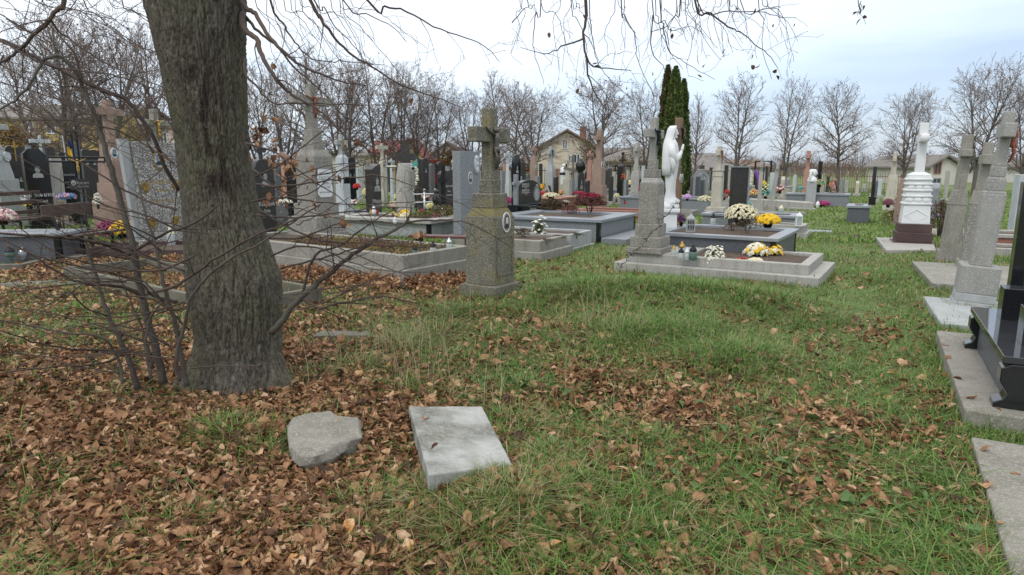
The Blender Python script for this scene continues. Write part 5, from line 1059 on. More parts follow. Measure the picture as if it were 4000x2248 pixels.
flowers('yellow flower pot beside the left edge monument', 98, 735, .60, 20, 18, 'yellow', Y=16.8, fr=.05)
flowers('small cream roses in a tall jar right of the black metal cross', 374, 720, .6, 26, 60, 'whitef', Y=15.8, fr=.04)
shrub('shrub', 'thin withered plant with pale blooms right of the cut cornered headstone', *at_y(238, 800, 15.5)[:2], 0, .3, .95, ['leafb', 'leafy', 'cream2'], 400, .04, 33, 5)
# maroon kerb plots / low concrete kerbs near the tree
c = gp(770, 1003); o = frame_plot('grave_kerb', 'dark maroon kerb round a leaf filled bed left of the trunk', c, 2.0, 1.5, .13, rim=.07, rot=R(8), mat='maroon', fill='soil', fillh=.06, z0=0)
x, y = gp(325, 1003); flat_slab('paving_slab', 'small light slab among leaves beyond the low concrete kerb', [(x-.35, y-.12), (x+.4, y-.15), (x+.42, y+.18), (x-.3, y+.2)], .05, 'grey')
c_, L_, W_, r_ = fit((900, 1245), (251, 1089), (1160, 1170))
o = frame_plot('grave_kerb', 'old low concrete kerb round a leafy bed behind the tree', (c_.x, c_.y), L_, max(W_, 1.2), .15, rim=.07, rot=r_, mat='kerb', fill=None, z0=.02)
KEEP.pop()
x, y = gp(190, 1115); flat_slab('paving_slab', 'worn flat concrete slab at the corner of the low kerb', [(x-.65, y-.2), (x+.45, y-.18), (x+.35, y+.28), (x-.5, y+.3)], .035, 'kerb')
c = gp(90, 1058); frame_plot('grave_kerb', 'pale concrete kerb buried in leaves at the left edge', c, 2.4, 1.2, .10, rim=.09, rot=R(7), mat='kerb', fill=None, z0=0); KEEP.pop()
x, y = gp(1345, 1318); flat_slab('paving_slab', 'half buried mossy concrete slab right of the trunk', [(x-.28, y-.08), (x+.25, y-.06), (x+.24, y+.10), (x-.26, y+.12)], .035, 'kerb')
# ---- 9. centre left small things
headstone('headstone', 'small black arched double headstone behind the pale blue monument', 1373, 690, 616, 36, 30, 'arch', .12, 'black', ptr=[(-.25, .6, .3, .5, 'etch'), (.25, .6, .3, .5, 'etch')])
pil('cream stone cross with gold emblem behind the black headstone with curved shoulder', 1497, 748, 27, 'cream', [('base', 700, 34), ('body', 640, 34, 30), ('shoulder', 615, 30, 14)], 13, 561, (570, 585), .7, ptr=(1, 642, 'gold'))
pil('small white stone cross right of the cream one', 1532, 725, 31, 'pale', [('body', 650, 19, 14)], 8, 620, (628, 636), .4, plate=(655, 670, 'etchd'))
o = empty('steel_cross', (*at_y(1512, 700, 29)[:2], 0), 0); tag(o, 'thin shiny steel cross between the cream cross and the small white one', 'cross'); z = zat(o.location.x, 29, 606); mb = MB(); mb.tube([(0, 0, 0), (0, 0, z)], .035, 6); mb.tube([(-.42, 0, z-.5), (.42, 0, z-.5)], .05, 6); mb.build('bars', M['steel'], o)
o = empty('black_cross', (*at_y(1588, 700, 24)[:2], 0), R(-5)); tag(o, 'big black stone cross rising behind the rough pale stone', 'cross'); z = zat(o.location.x, 24, 567); mb = MB(); mb.box(-.14, .14, -.12, .12, 0, z); mb.box(-.36, .36, -.11, .11, z-.53, z-.30); mb.build('bars', M['blackm'], o); mb = MB(); mb.smooth = True; MBt = MB()
headstone('headstone', 'dark rounded headstone with engraved face before the red vans', 1660, 735, 618, 30, 25, 'arch', .12, 'blackm', ptr=(0, .75, .5, .7, 'etch'))
headstone('headstone', 'slim dark headstone between wreath and rounded headstone', 1638, 735, 622, 14, 26, 'rect', .15, 'blackm')
headstone('headstone', 'dark grey headstone in front of the left red van', 1688, 725, 640, 24, 27, 'swell', .12, 'dgran')
headstone('headstone', 'low black headstone in front of the gap between the red vans', 1716, 725, 632, 18, 28, 'wave', .12, 'black')
headstone('headstone', 'upright dark headstone right of the tall grey granite slab', 1895, 760, 640, 30, 24, 'rect', .15, 'blackm')
headstone('headstone', 'grey headstone far behind, between granite slab and mossy monument', 1920, 720, 655, 22, 34, 'arch', .15, 'gran')
# wreath on a stand
x_, y_ = at_y(1623, 730, 21.5)[:2]; o = empty('wreath', (x_, y_, 0), R(8)); tag(o, 'black and white funeral wreath with teal bow on a stand', 'wreath'); zz = lambda v: zat(x_, y_, v); k = ppm(x_, y_); rd = random.Random(2)
zc, rz_, ry_ = (zz(645)+zz(725))/2, (zz(645)-zz(725))/2, 16/k
mb = MB(); mb.smooth = True; mb.tube([(0.02, .05+ry_*cos(2*pi*i/20), zc+rz_*sin(2*pi*i/20)) for i in range(21)], .06, 6); mb.build('ring', M['endrk'], o)
mb = MB()
for i in range(70): a = 2*pi*i/70; mb.octa((-.07+rd.gauss(0, .02), .05+ry_*cos(a)+rd.gauss(0, .02), zc+rz_*sin(a)+rd.gauss(0, .02)), .05)
mb.build('blossoms', M['whitef'], o); o.rotation_euler = (0, 0, R(90))
mb = MB(); mb.prism([(-.02, zz(650)), (.07, zz(658)), (.10, zz(638)), (.03, zz(636)), (-.08, zz(622)), (-.11, zz(648))], -.12, -.08); mb.build('bow', M['teal'], o)
mb = MB(); mb.tube([(.12, .0, 0), (0, .05, zz(640))], .02, 5); mb.tube([(-.05, .3, 0), (0, .05, zz(640))], .02, 5); mb.build('stand', M['iron'], o)
x_, y_ = at_y(2924, 720, 27)[:2]; o = empty('wreath', (x_, y_, 0), R(90)); tag(o, 'white funeral wreath with dark ribbon right of the tall black slab', 'wreath'); zz = lambda v: zat(x_, y_, v); k = ppm(x_, y_); mb = MB()
for i in range(60): a = 2*pi*i/60; r_ = rd.uniform(.5, 1); mb.octa((0, 12/k*cos(a)*r_, (zz(661)+zz(735))/2+(zz(661)-zz(735))/2*sin(a)*r_), .07)
mb.build('blossoms', M['whitef'], o); mb = MB(); mb.tube([(.05, -.25, zz(665)), (.05, -.4, zz(700)), (.05, -.45, zz(735))], .07, 6); mb.build('ribbon', M['violet'], o); mb = MB(); mb.tube([(.3, 0, 0), (.05, 0, zz(670))], .025, 5); mb.build('stand', M['iron'], o)
FL = [  # u, v, z, w, h, colour, Y, second colour, label, texture size
 (1391, 672, .75, 28, 26, 'red', 24, None, 'red flower heart beside the pale blue monument', .06), (1428, 690, .5, 30, 40, 'lemon', 23, None, 'lemon chrysanthemums left of the curved black headstone', .06),
 (1378, 738, .3, 30, 24, 'pinkf', 22, 'whitef', 'pink and white flowers on the ground right of the pale blue monument', .06), (1545, 680, .3, 22, 22, 'lemon', 26, None, 'pale yellow flowers right of the small white cross', .06),
 (1535, 722, .2, 34, 30, 'pinkf', 22, 'cream2', 'faded pink flowers left of the rough pale stone', .05), (1660, 690, .5, 30, 26, 'pinkf', 22, 'cream2', 'pale pink flowers right of the wreath bow', .05),
 (1692, 690, .4, 22, 24, 'violet', 22.5, 'pinkf', 'violet flowers before the left red van', .05), (1710, 685, .4, 22, 26, 'orange', 22, 'yellow', 'orange and yellow flowers before the red vans', .05),
 (1680, 742, .3, 36, 34, 'lemon', 19.5, None, 'lemon chrysanthemum bush behind the steel railing', .05), (1650, 748, .2, 24, 22, 'crimson', 19.4, None, 'dark red flowers behind the steel railing', .05),
 (1700, 800, .4, 34, 16, 'pinkf', 15.8, 'crimson', 'faded pink flowers below the silver lantern', .04), (1984, 765, .4, 26, 40, 'magenta', 20, None, 'magenta flowers right behind the mossy monument', .05),
 (2120, 742, .4, 26, 24, 'red', 26, None, 'red flowers behind the black double headstone', .07), (2152, 768, .6, 60, 22, 'cream2', 21, None, 'pale green cream flowers on the red tiled grave', .04),
 (2260, 742, .5, 50, 10, 'crimson', 27, None, 'dark red flowers in front of the winged dark headstone', .05), (2193, 722, .3, 22, 22, 'yellow', 30, 'pinkf', 'yellow flowers by the small white statue', .06),
 (2110, 700, .4, 34, 18, 'orange', 36, 'yellow', 'orange flowers between brown cross and grey green pillar', .08), (2511, 728, .5, 30, 42, 'crimson', 26, None, 'dark red wreath flowers left of the pebbled pillar', .06),
 (2436, 696, .9, 14, 36, 'orange', 29, 'red', 'orange red flowers beside the pointed black headstone', .06), (2461, 700, .6, 30, 26, 'lemon', 32, None, 'lemon flowers behind the lichen topped pillar', .06), (2410, 735, .5, 20, 14, 'lemon', 24, 'whitef', 'small flower pot on the pale rimmed granite grave', .04),
 (2335, 795, .0, 30, 20, 'teal', 21, 'red', 'teal and red candles and ribbons at the foot of the big brown cross', .05), (2685, 768, .5, 30, 26, 'lilac', 21.5, None, 'lilac flowers on the long granite grave', .05), (2754, 770, .5, 54, 20, 'cream2', 21.5, None, 'pale green chrysanthemums on the long granite grave', .04),
 (2670, 735, .2, 24, 24, 'lemon', 27, None, 'pale yellow flowers right of the rust brown cross', .06), (2762, 748, .3, 34, 14, 'crimson', 26, None, 'low dark red bush left of the cream pillar', .05), (2660, 898, .5, 36, 48, 'plum', 12.4, 'violet', 'dark plum plant with violet blossom between statue and white lantern', .04),
 (2830, 765, .5, 26, 24, 'red', 22, 'teal', 'red and teal flowers right of the cream pillar', .05), (2920, 812, .2, 34, 40, 'teal', 21, 'whitef', 'teal and white artificial flowers right of the black slab', .05), (2916, 745, .4, 24, 18, 'blue', 24, 'yellow', 'blue flower vase right of the black slab', .05),
 (2945, 735, .5, 30, 20, 'orange', 26, 'lemon', 'brown and yellow flowers left of the straight grey pillar', .05), (2992, 745, .3, 34, 60, 'teal', 26, 'lemon', 'teal and yellow flowers between the two thin pillars', .07), (2985, 700, .6, 20, 30, 'yellow', 30, None, 'yellow flowers high behind the thin pillars', .07),
 (3048, 722, .5, 32, 32, 'crimson', 27, 'whitef', 'red and white chrysanthemums under the tree right of the leaning pillar', .06), (3200, 735, .7, 40, 28, 'teal', 29, 'yellow', 'teal and yellow flowers behind the white angel', .06), (3250, 735, .7, 22, 20, 'pinkf', 29, 'orange', 'salmon flowers before the pale bench', .06),
 (3216, 776, .0, 54, 24, 'magenta', 26.5, None, 'magenta chrysanthemum bush right of the white angel pedestal', .05), (3340, 778, .0, 40, 20, 'leafb', 26, 'pinkf', 'heap of faded flowers at the end of the granite grave near the path', .05), (3122, 748, .2, 14, 22, 'yellow', 28, None, 'yellow watering bag hanging by a post near the rose cross', .12),
 (2842, 735, .5, 20, 30, 'red', 24, None, 'small red flowers left of the tall black slab', .05), (3130, 720, .6, 24, 8, 'teal', 30, None, 'flat green wreath left of the rose cross', .05), (1110, 776, .78, 60, 12, 'whitef', 15.2, None, 'small white flowers on the dark granite box near the trunk', .03), (520, 710, .6, 36, 34, 'pinkf', 17.5, 'whitef', 'pink flowers between brown monument and pebbled headstone', .05)]
for u, v, z, wp, hp, c, Yq, c2_, lab, f in FL: flowers(lab, u, v, z, wp, hp, c, Y=Yq, col2=c2_, pot='plastk' if hp > 20 else None, leaf='leafd', fr=f*.7, dens=.8)
# P1, P2 foreground flowers, lanterns, candles
for u, vt, vb, b, c, k, lab in ((2630, 957, 1004, 'glass', 'gold', 1, 'clear candle with bronze lid nearest the pebbled pillar'), (2662, 943, 1000, 'glass', 'gold', 0, 'candle with gold lid behind the front candles'), (2660, 967, 1014, 'glass', 'iron', 0, 'dark lidded glass candle in front of the white pedestal'), (2684, 968, 1015, 'glass', 'white', 0, 'white lidded glass candle in the middle of the group'), (2706, 956, 1017, 'ggrn', 'iron', 0, 'greenish tall candle with dark lid, right end of the group by the pebbled pillar')):
    candle(lab, u, vb, .25, vb-vt, b, c, k, group='candles at the pebbled pillar')
flowers('white chrysanthemum plant on the low pale grave, left of the mixed bouquet', 2790, 1026, .2, 76, 66, 'whitef', fr=.028, leaf='leafg', pot=None, dens=.7)
flowers('mixed white and yellow bouquet on the low pale grave', 2955, 1010, .2, 86, 56, 'whitef', col2='yellow', fr=.045, leaf='leafg')
flowers('yellow and cream lilies on the right of the mixed bouquet', 3020, 1008, .2, 58, 50, 'yellow', col2='cream2', fr=.05, leaf='leafd', dens=.5)
flowers('low cream artificial flowers in front of the mixed bouquet', 2950, 1036, .2, 72, 26, 'cream2', fr=.04, leaf='leafg', pot=None)
flowers('low dull red flowers on the low pale grave', 2898, 1030, .2, 40, 24, 'crimson', col2='orange', fr=.035, leaf='leafb', pot=None)
lantern('white pierced metal lantern on the coping of the dark granite grave', 2697, 905, .5, 70, 40, 'whitest')
candle('glass candle with dark lid on the coping behind the soil bed', 2785, 877, .5, 44, 'glass', 'iron', 0)
flowers('big dome of cream white chrysanthemums on the granite grave', 2893, 884, .5, 124, 84, 'cream2', fr=.035, leaf='leafd')
flowers('dome of golden yellow chrysanthemums right of the white dome', 2998, 889, .5, 92, 52, 'yellow', fr=.035, leaf='leafg')
shrub('shrub', 'small leafy brown rose shrub in the soil of the dark granite grave', *gp(2920, 915, .45), .44, .28, .3, ['leafd', 'leafb'], 360, .035, 41, 5)
shrub('weed_tuft', 'dry reddish twiggy clump in the soil of the dark granite grave', *gp(2860, 905, .45), .44, .28, .16, ['leafb'], 200, .03, 42, 9, cat='weed')
lantern('tall glass lantern with white roof on the small pale grave', 3119, 884, .30, 56, 28, 'white', pierced=False)
candle('white egg shaped candle on the cracked grave at the path', 3193, 812, .34, 26, 'white', 'white', 2)
candle('brown pot shaped candle with pale lid on the cracked grave', 3050, 836, .42, 34, 'glass', 'cream2', 2)
candle('black candle vase on the pale rimmed granite grave', 2409, 765, .35, 18, 'blackm', 'blackm', 0, Y=23.4); candle('red candle beside the lichen topped pillar', 2441, 766, .3, 18, 'gred', 'iron', 0, Y=23.3)
candle('white candle on the narrow grave filled with red bark', 1543, 874, .36, 27, 'white', 'white', 0); candle('white candle at the foot of the curved black headstone', 1461, 838, .42, 34, 'white', 'white', 0); candle('red candle right of the white candle at the curved black headstone', 1473, 836, .42, 26, 'gred', 'iron', 0); candle('amber candle left of the white candle at the curved black headstone', 1448, 836, .42, 18, 'gyel', 'gold', 1)
for u, vt, vb, b, c, lab in ((1621, 958, 1000, 'ggrn', 'iron', 'dark green lidded candle among the withered plants'), (1692, 943, 992, 'glass', 'iron', 'clear candle with dark lid among the withered plants'), (1755, 929, 978, 'glass', 'steel', 'clear candle with grey lid nearest the mossy monument')): candle(lab, u, vb, .38, vb-vt, b, c, 0)
for u, vb, b, lab in ((2352, 768, 'glass', 'clear lamp right of the big brown cross'), (2372, 770, 'ggrn', 'green lamp right of the big brown cross'), (2368, 812, 'gblue', 'blue lamp on the path side of the big brown cross'), (2378, 815, 'gred', 'small red lamp beside the blue lamp')): candle(lab, u, vb, .0, 24, b, 'iron', 0, Y=21.5)
# grey arches and pipes left of the cream pillar
o = empty('arched_trellis', (*at_y(2765, 740, 26)[:2], 0), 0); tag(o, 'grey arched frame with pipes standing left of the cream pillar', 'frame')
z = zat(o.location.x, 26, 668); mb = MB(); mb.prism([(-.28, 0), (-.2, 0), (-.2, z-.3)]+ell(0, z-.3, .2, .2, 10, pi, 0)+[(.2, 0), (.28, 0), (.28, z-.25)]+ell(0, z-.25, .28, .26, 10, 0.05, pi-.05)+[(-.28, z-.25)], -.05, .05); a_ = mb.build('arch', M['gran'], o); a_.rotation_euler = (0, 0, R(-90)); a_.location = (-.3, 0, 0)
for i in range(4): mb = MB(); mb.tube([(.05+i*.09, 0, 0), (.05+i*.09, 0, z-.05*i)], .02, 6); mb.build('pipe', M['steel'], o)
# ---------------------------------------------------------------- background: houses, vans, fences
def house(label, u0, u1, Y, v_eave, v_ridge, wallm, roofm, gable=True, wins=(), depth_=8., name='house', v_base=None, over=.4, chim=None, rz=0., door=None):
    a, b = at_y(u0, 660, Y), at_y(u1, 660, Y); cx, W_ = (a.x+b.x)/2, (b.x-a.x); ze, zr = zat(cx, Y, v_eave), zat(cx, Y, v_ridge)
    o = empty(name, (cx, Y, 0), rz); tag(o, label, 'house'); D = depth_
    mb = MB(); mb.box(-W_/2, W_/2, 0, D, -.1, ze)
    if gable: mb.add([(-W_/2, 0, ze), (W_/2, 0, ze), (0, 0, zr-.1), (-W_/2, D, ze), (W_/2, D, ze), (0, D, zr-.1)], [(0, 1, 2), (5, 4, 3)])
    else: mb.add([(-W_/2, 0, ze), (-W_/2, D, ze), (-W_/2, D/2, zr-.1), (W_/2, 0, ze), (W_/2, D, ze), (W_/2, D/2, zr-.1)], [(2, 1, 0), (3, 4, 5)])
    mb.build('wall', wallm, o); mb = MB(); t_ = .18
    if gable:
        for s_ in (-1, 1):
            x1 = s_*(W_/2+over); z1 = ze-over*(zr-ze)/(W_/2)
            mb.add([(0, -over, zr), (x1, -over, z1), (x1, D+over, z1), (0, D+over, zr), (0, -over, zr+t_), (x1, -over, z1+t_), (x1, D+over, z1+t_), (0, D+over, zr+t_)], [(0, 1, 2, 3), (7, 6, 5, 4), (0, 4, 5, 1), (1, 5, 6, 2), (2, 6, 7, 3)])
    else:
        for s_ in (-1, 1):
            y1 = D/2+s_*(D/2+over); z1 = ze-over*(zr-ze)/(D/2)
            mb.add([(-W_/2-over, D/2, zr), (W_/2+over, D/2, zr), (W_/2+over, y1, z1), (-W_/2-over, y1, z1), (-W_/2-over, D/2, zr+t_), (W_/2+over, D/2, zr+t_), (W_/2+over, y1, z1+t_), (-W_/2-over, y1, z1+t_)], [(0, 1, 2, 3), (7, 6, 5, 4), (0, 3, 7, 4), (3, 2, 6, 7), (2, 1, 5, 6)])
    rf = mb.build('roof', roofm, o)
    if chim: mb = MB(); mb.box(chim*W_-.3, chim*W_+.3, D*.4, D*.4+.6, zr-.8, zr+.7); mb.build('chimney', M['tile'], rf)
    for (wu0, wu1, wv0, wv1, fm) in wins:
        x0, x1 = at_y(wu0, 660, Y).x-cx, at_y(wu1, 660, Y).x-cx; z1, z0 = zat(cx, Y, wv0), zat(cx, Y, wv1)
        mb = MB(); f = .09
        mb.box(x0-f, x1+f, -.06, -.004, z0-f, z0); mb.box(x0-f, x1+f, -.06, -.004, z1, z1+f); mb.box(x0-f, x0, -.06, -.004, z0, z1); mb.box(x1, x1+f, -.06, -.004, z0, z1); mb.box((x0+x1)/2-.04, (x0+x1)/2+.04, -.055, -.004, z0, z1)
        w_ = mb.build('window', M[fm], o); mb = MB(); mb.box(x0, x1, -.03, -.002, z0, z1); mb.build('pane', M['winp'], w_)
    return o
M['winp'] = plain('dark_window_pane', (.06, .07, .085), .15)
M['wcream'] = stone('cream_render', (.62, .55, .45), (.56, .49, .40), 1, stain=(.42, .34, .25), stamt=.3, stsc=.5, bump=0); M['wyel'] = stone('yellow_render', (.44, .33, .12), (.38, .29, .12), 1, bump=0)
M['wwhite'] = stone('off_white_render', (.56, .54, .49), (.48, .46, .41), 1, stain=(.34, .32, .28), stamt=.4, stsc=.4, bump=0); M['wgrey'] = stone('grey_render', (.40, .37, .33), (.34, .31, .28), 1, stain=(.26, .23, .2), stamt=.4, stsc=.4, bump=0)
M['rgrey'] = stone('grey_roof', (.20, .185, .17), (.15, .14, .13), 2, bump=0); M['rbrown'] = stone('brown_roof', (.19, .13, .10), (.15, .105, .085), 2, bump=0); M['rred'] = stone('red_roof', (.22, .06, .055), (.18, .055, .05), 2, bump=0)
M['wpink'] = stone('pale_pink_render', (.62, .50, .44), (.55, .45, .4), 1, bump=0)
house('cream two storey house with brown gable and white windows, centre background', 2108, 2318, 62, 575, 512, M['wcream'], M['rbrown'], True, [(2199, 2212, 549, 580, 'white'), (2223, 2236, 610, 636, 'white'), (2243, 2262, 606, 636, 'white')], 14, chim=.42)
house('long grey house with many small windows right of the cream house', 2352, 2545, 66, 632, 580, M['wgrey'], M['rgrey'], False, [(2378, 2388, 632, 656, 'white'), (2396, 2405, 632, 656, 'white'), (2470, 2482, 636, 656, 'white')], 10)
house('low white barn with big brown roof, right of the arborvitae', 2662, 2872, 64, 668, 602, M['wwhite'], M['rgrey'], False, [(2670, 2682, 620, 650, 'tile'), (2735, 2748, 650, 668, 'maroon')], 12)
house('distant roof between the bare trees right of the barn', 2870, 3000, 80, 655, 628, M['wgrey'], M['rbrown'], False, (), 9)
house('white house with red brown attic window at the right, behind the pillars', 3634, 3748, 58, 648, 612, M['wwhite'], M['rgrey'], True, [(3652, 3672, 634, 676, 'tile'), (3650, 3676, 700, 722, 'steel')], 10)
house('long low whitish house running off the right edge', 3752, 4080, 66, 655, 620, M['wwhite'], M['rgrey'], False, [(3850, 3870, 670, 695, 'white')], 9)
house('long yellow house with grey roof at the far left', -60, 480, 60, 462, 398, M['wyel'], M['rgrey'], False, [(120, 150, 480, 520, 'white'), (205, 235, 480, 520, 'white'), (310, 335, 480, 520, 'white')], 10)
house('pale pink building seen just left of the trunk', 590, 720, 62, 498, 470, M['wpink'], M['rgrey'], False, [(640, 662, 520, 560, 'white')], 8)
house('yellow house with red roof behind the cream cross', 1456, 1545, 70, 596, 550, M['wyel'], M['rred'], False, [(1478, 1492, 610, 640, 'white')], 8)
house('yellow house with steep red roof before the dark fence', 1545, 1650, 66, 612, 545, M['wyel'], M['rred'], True, [(1590, 1604, 622, 645, 'white')], 8)
house('weathered house with wide brown roof left of the tall granite slab', 1665, 1830, 72, 622, 560, M['wwhite'], M['rbrown'], True, [(1740, 1755, 630, 650, 'white')], 10)
house('whitish outbuilding behind the pale blue monument', 1290, 1450, 75, 610, 590, M['wwhite'], M['rgrey'], False, (), 8)
house('grey farmhouse far behind the trees on the right', 3120, 3330, 150, 655, 640, M['wgrey'], M['rgrey'], False, (), 10)
M['vred'] = stone('red_car_paint', (.36, .02, .035), (.32, .02, .03), 3, rough=.3, bump=0, coat=.5)
def van(label, u0, u1, vt, Y):
    a, b = at_y(u0, 650, Y), at_y(u1, 650, Y); L = b.x-a.x; cx = (a.x+b.x)/2; H = max(1.9, zat(cx, Y, vt)); k = max(L, 1.9)
    o = empty('van', (cx, Y, 0)); tag(o, label, 'van'); h = k/2
    prof = [(-h, .35), (h, .35), (h, H*.55), (h*.9, H*.62), (h*.72, H*.97), (h*.6, H), (-h*.9, H), (-h, H*.9)]; n_ = len(prof)
    mb = MB(); mb.add([(x, 0, z) for x, z in prof]+[(x, 1.8, z) for x, z in prof], [tuple(range(n_)), tuple(range(2*n_-1, n_-1, -1))]+[((i+1) % n_, i, n_+i, n_+(i+1) % n_) for i in range(n_)]); mb.build('body', M['vred'], o, bevel=.05)
    for x0, x1 in ((-h*.8, -h*.2), (-h*.1, h*.55)): mb = MB(); mb.box(x0, x1, -.02, .02, H*.60, H*.88); mb.build('window', M['winp'], o)
    for x0 in (-h*.62, h*.62):
        mb = MB(); mb.smooth = True; mb.tube([(x0, -.03, .34), (x0, .2, .34)], .34, 16); wh = mb.build('wheel', M['plastk'], o); mb = MB(); mb.tube([(x0, -.05, .34), (x0, -.03, .34)], .18, 12); mb.build('rim', M['steel'], wh)
    return o
van('red van parked behind the graves, left one of two', 1680, 1726, 622, 46); van('red van parked behind the graves, right one just left of the tall granite slab', 1735, 1800, 624, 45)
def fence(label, pa, pb, h, step, mat, name='fence', post=2.4, base=None, r=.014):
    a, b = Vector((*pa, 0)), Vector((*pb, 0)); d = b-a; L = d.length; o = empty(name, (a.x, a.y, 0), atan2(d.y, d.x)); tag(o, label, 'fence')
    for z in (h*.22, h*.9): mb = MB(); mb.box(0, L, -.02, .02, z-.02, z+.02); mb.build('rail', M[mat], o)
    mb = MB()
    for i in range(int(L/step)): x = i*step+.05; mb.frust(.08, h, r*2, r*2, r*2, r*2, x, .03); mb.frust(h, h+.10, r*2, r*2, .002, .002, x, .03)
    mb.build('pickets', M[mat], o)
    for i in range(int(L/post)+1): mb = MB(); mb.box(i*post-.04, i*post+.04, -.04, .04, -.05, h*1.02); mb.build('post', M[mat], o)
    if base: mb = MB(); mb.box(0, L, -.12, .12, -.05, .3); mb.build('plinth', M[base], o)
fx = lambda u, Y: (at_y(u, 660, Y).x, Y)
fence('black iron picket fence on a low wall behind the left half of the cemetery', fx(1290, 50), fx(1960, 46), 1.5, .16, 'iron', base='concl')
fence('black iron picket fence in front of the cream house', fx(1975, 45), fx(2560, 44), 1.45, .16, 'iron', base='concl')
fence('rusty brown picket fence at the end of the path on the right', fx(3040, 44), fx(3640, 38), 1.1, .14, 'rust', r=.010)
fence('dark low fence behind the graves at the far left', fx(-50, 40), fx(760, 44), 1.4, .2, 'iron')
o = empty('fence_gate_post', (*fx(2950, 40), 0)); tag(o, 'thin dark frame posts standing behind the straight grey pillar', 'post'); mb = MB(); mb.box(-.04, .04, -.04, .04, 0, 1.9); mb.box(.9, .98, -.04, .04, 0, 1.9); mb.box(-.04, .98, -.03, .03, 1.84, 1.9); mb.build('frame', M['iron'], o)
# flag
M['navy'] = plain('dull_blue_cloth', (.03, .05, .14), .8)
o = empty('flag', (*at_y(276, 680, 21.5)[:2], 0)); tag(o, 'yellow and blue flag hanging limp from a pole behind the black metal cross', 'flag'); zz = lambda v: zat(o.location.x, 21.5, v)
mb = MB(); mb.tube([(0, 0, 0), (-.12, 0, zz(530))], .018, 6); mb.build('pole', M['steel'], o)
for c, v0, v1, dx in (('yellow', 618, 575, .0), ('navy', 582, 548, .05)):
    mb = MB(); n_ = 8; vs = []
    for i in range(n_):
        for zc in (zz(v0), zz(v1)): vs.append((dx-.02+.16*i/n_*(1.2 if zc == zz(v0) else .6), .04*sin(i*1.8), zc))
    mb.add(vs, [(2*i, 2*i+2, 2*i+3, 2*i+1) for i in range(n_-1)]); f_ = mb.build('cloth', M[c], o); s_ = f_.modifiers.new('t', 'SOLIDIFY'); s_.thickness = .004
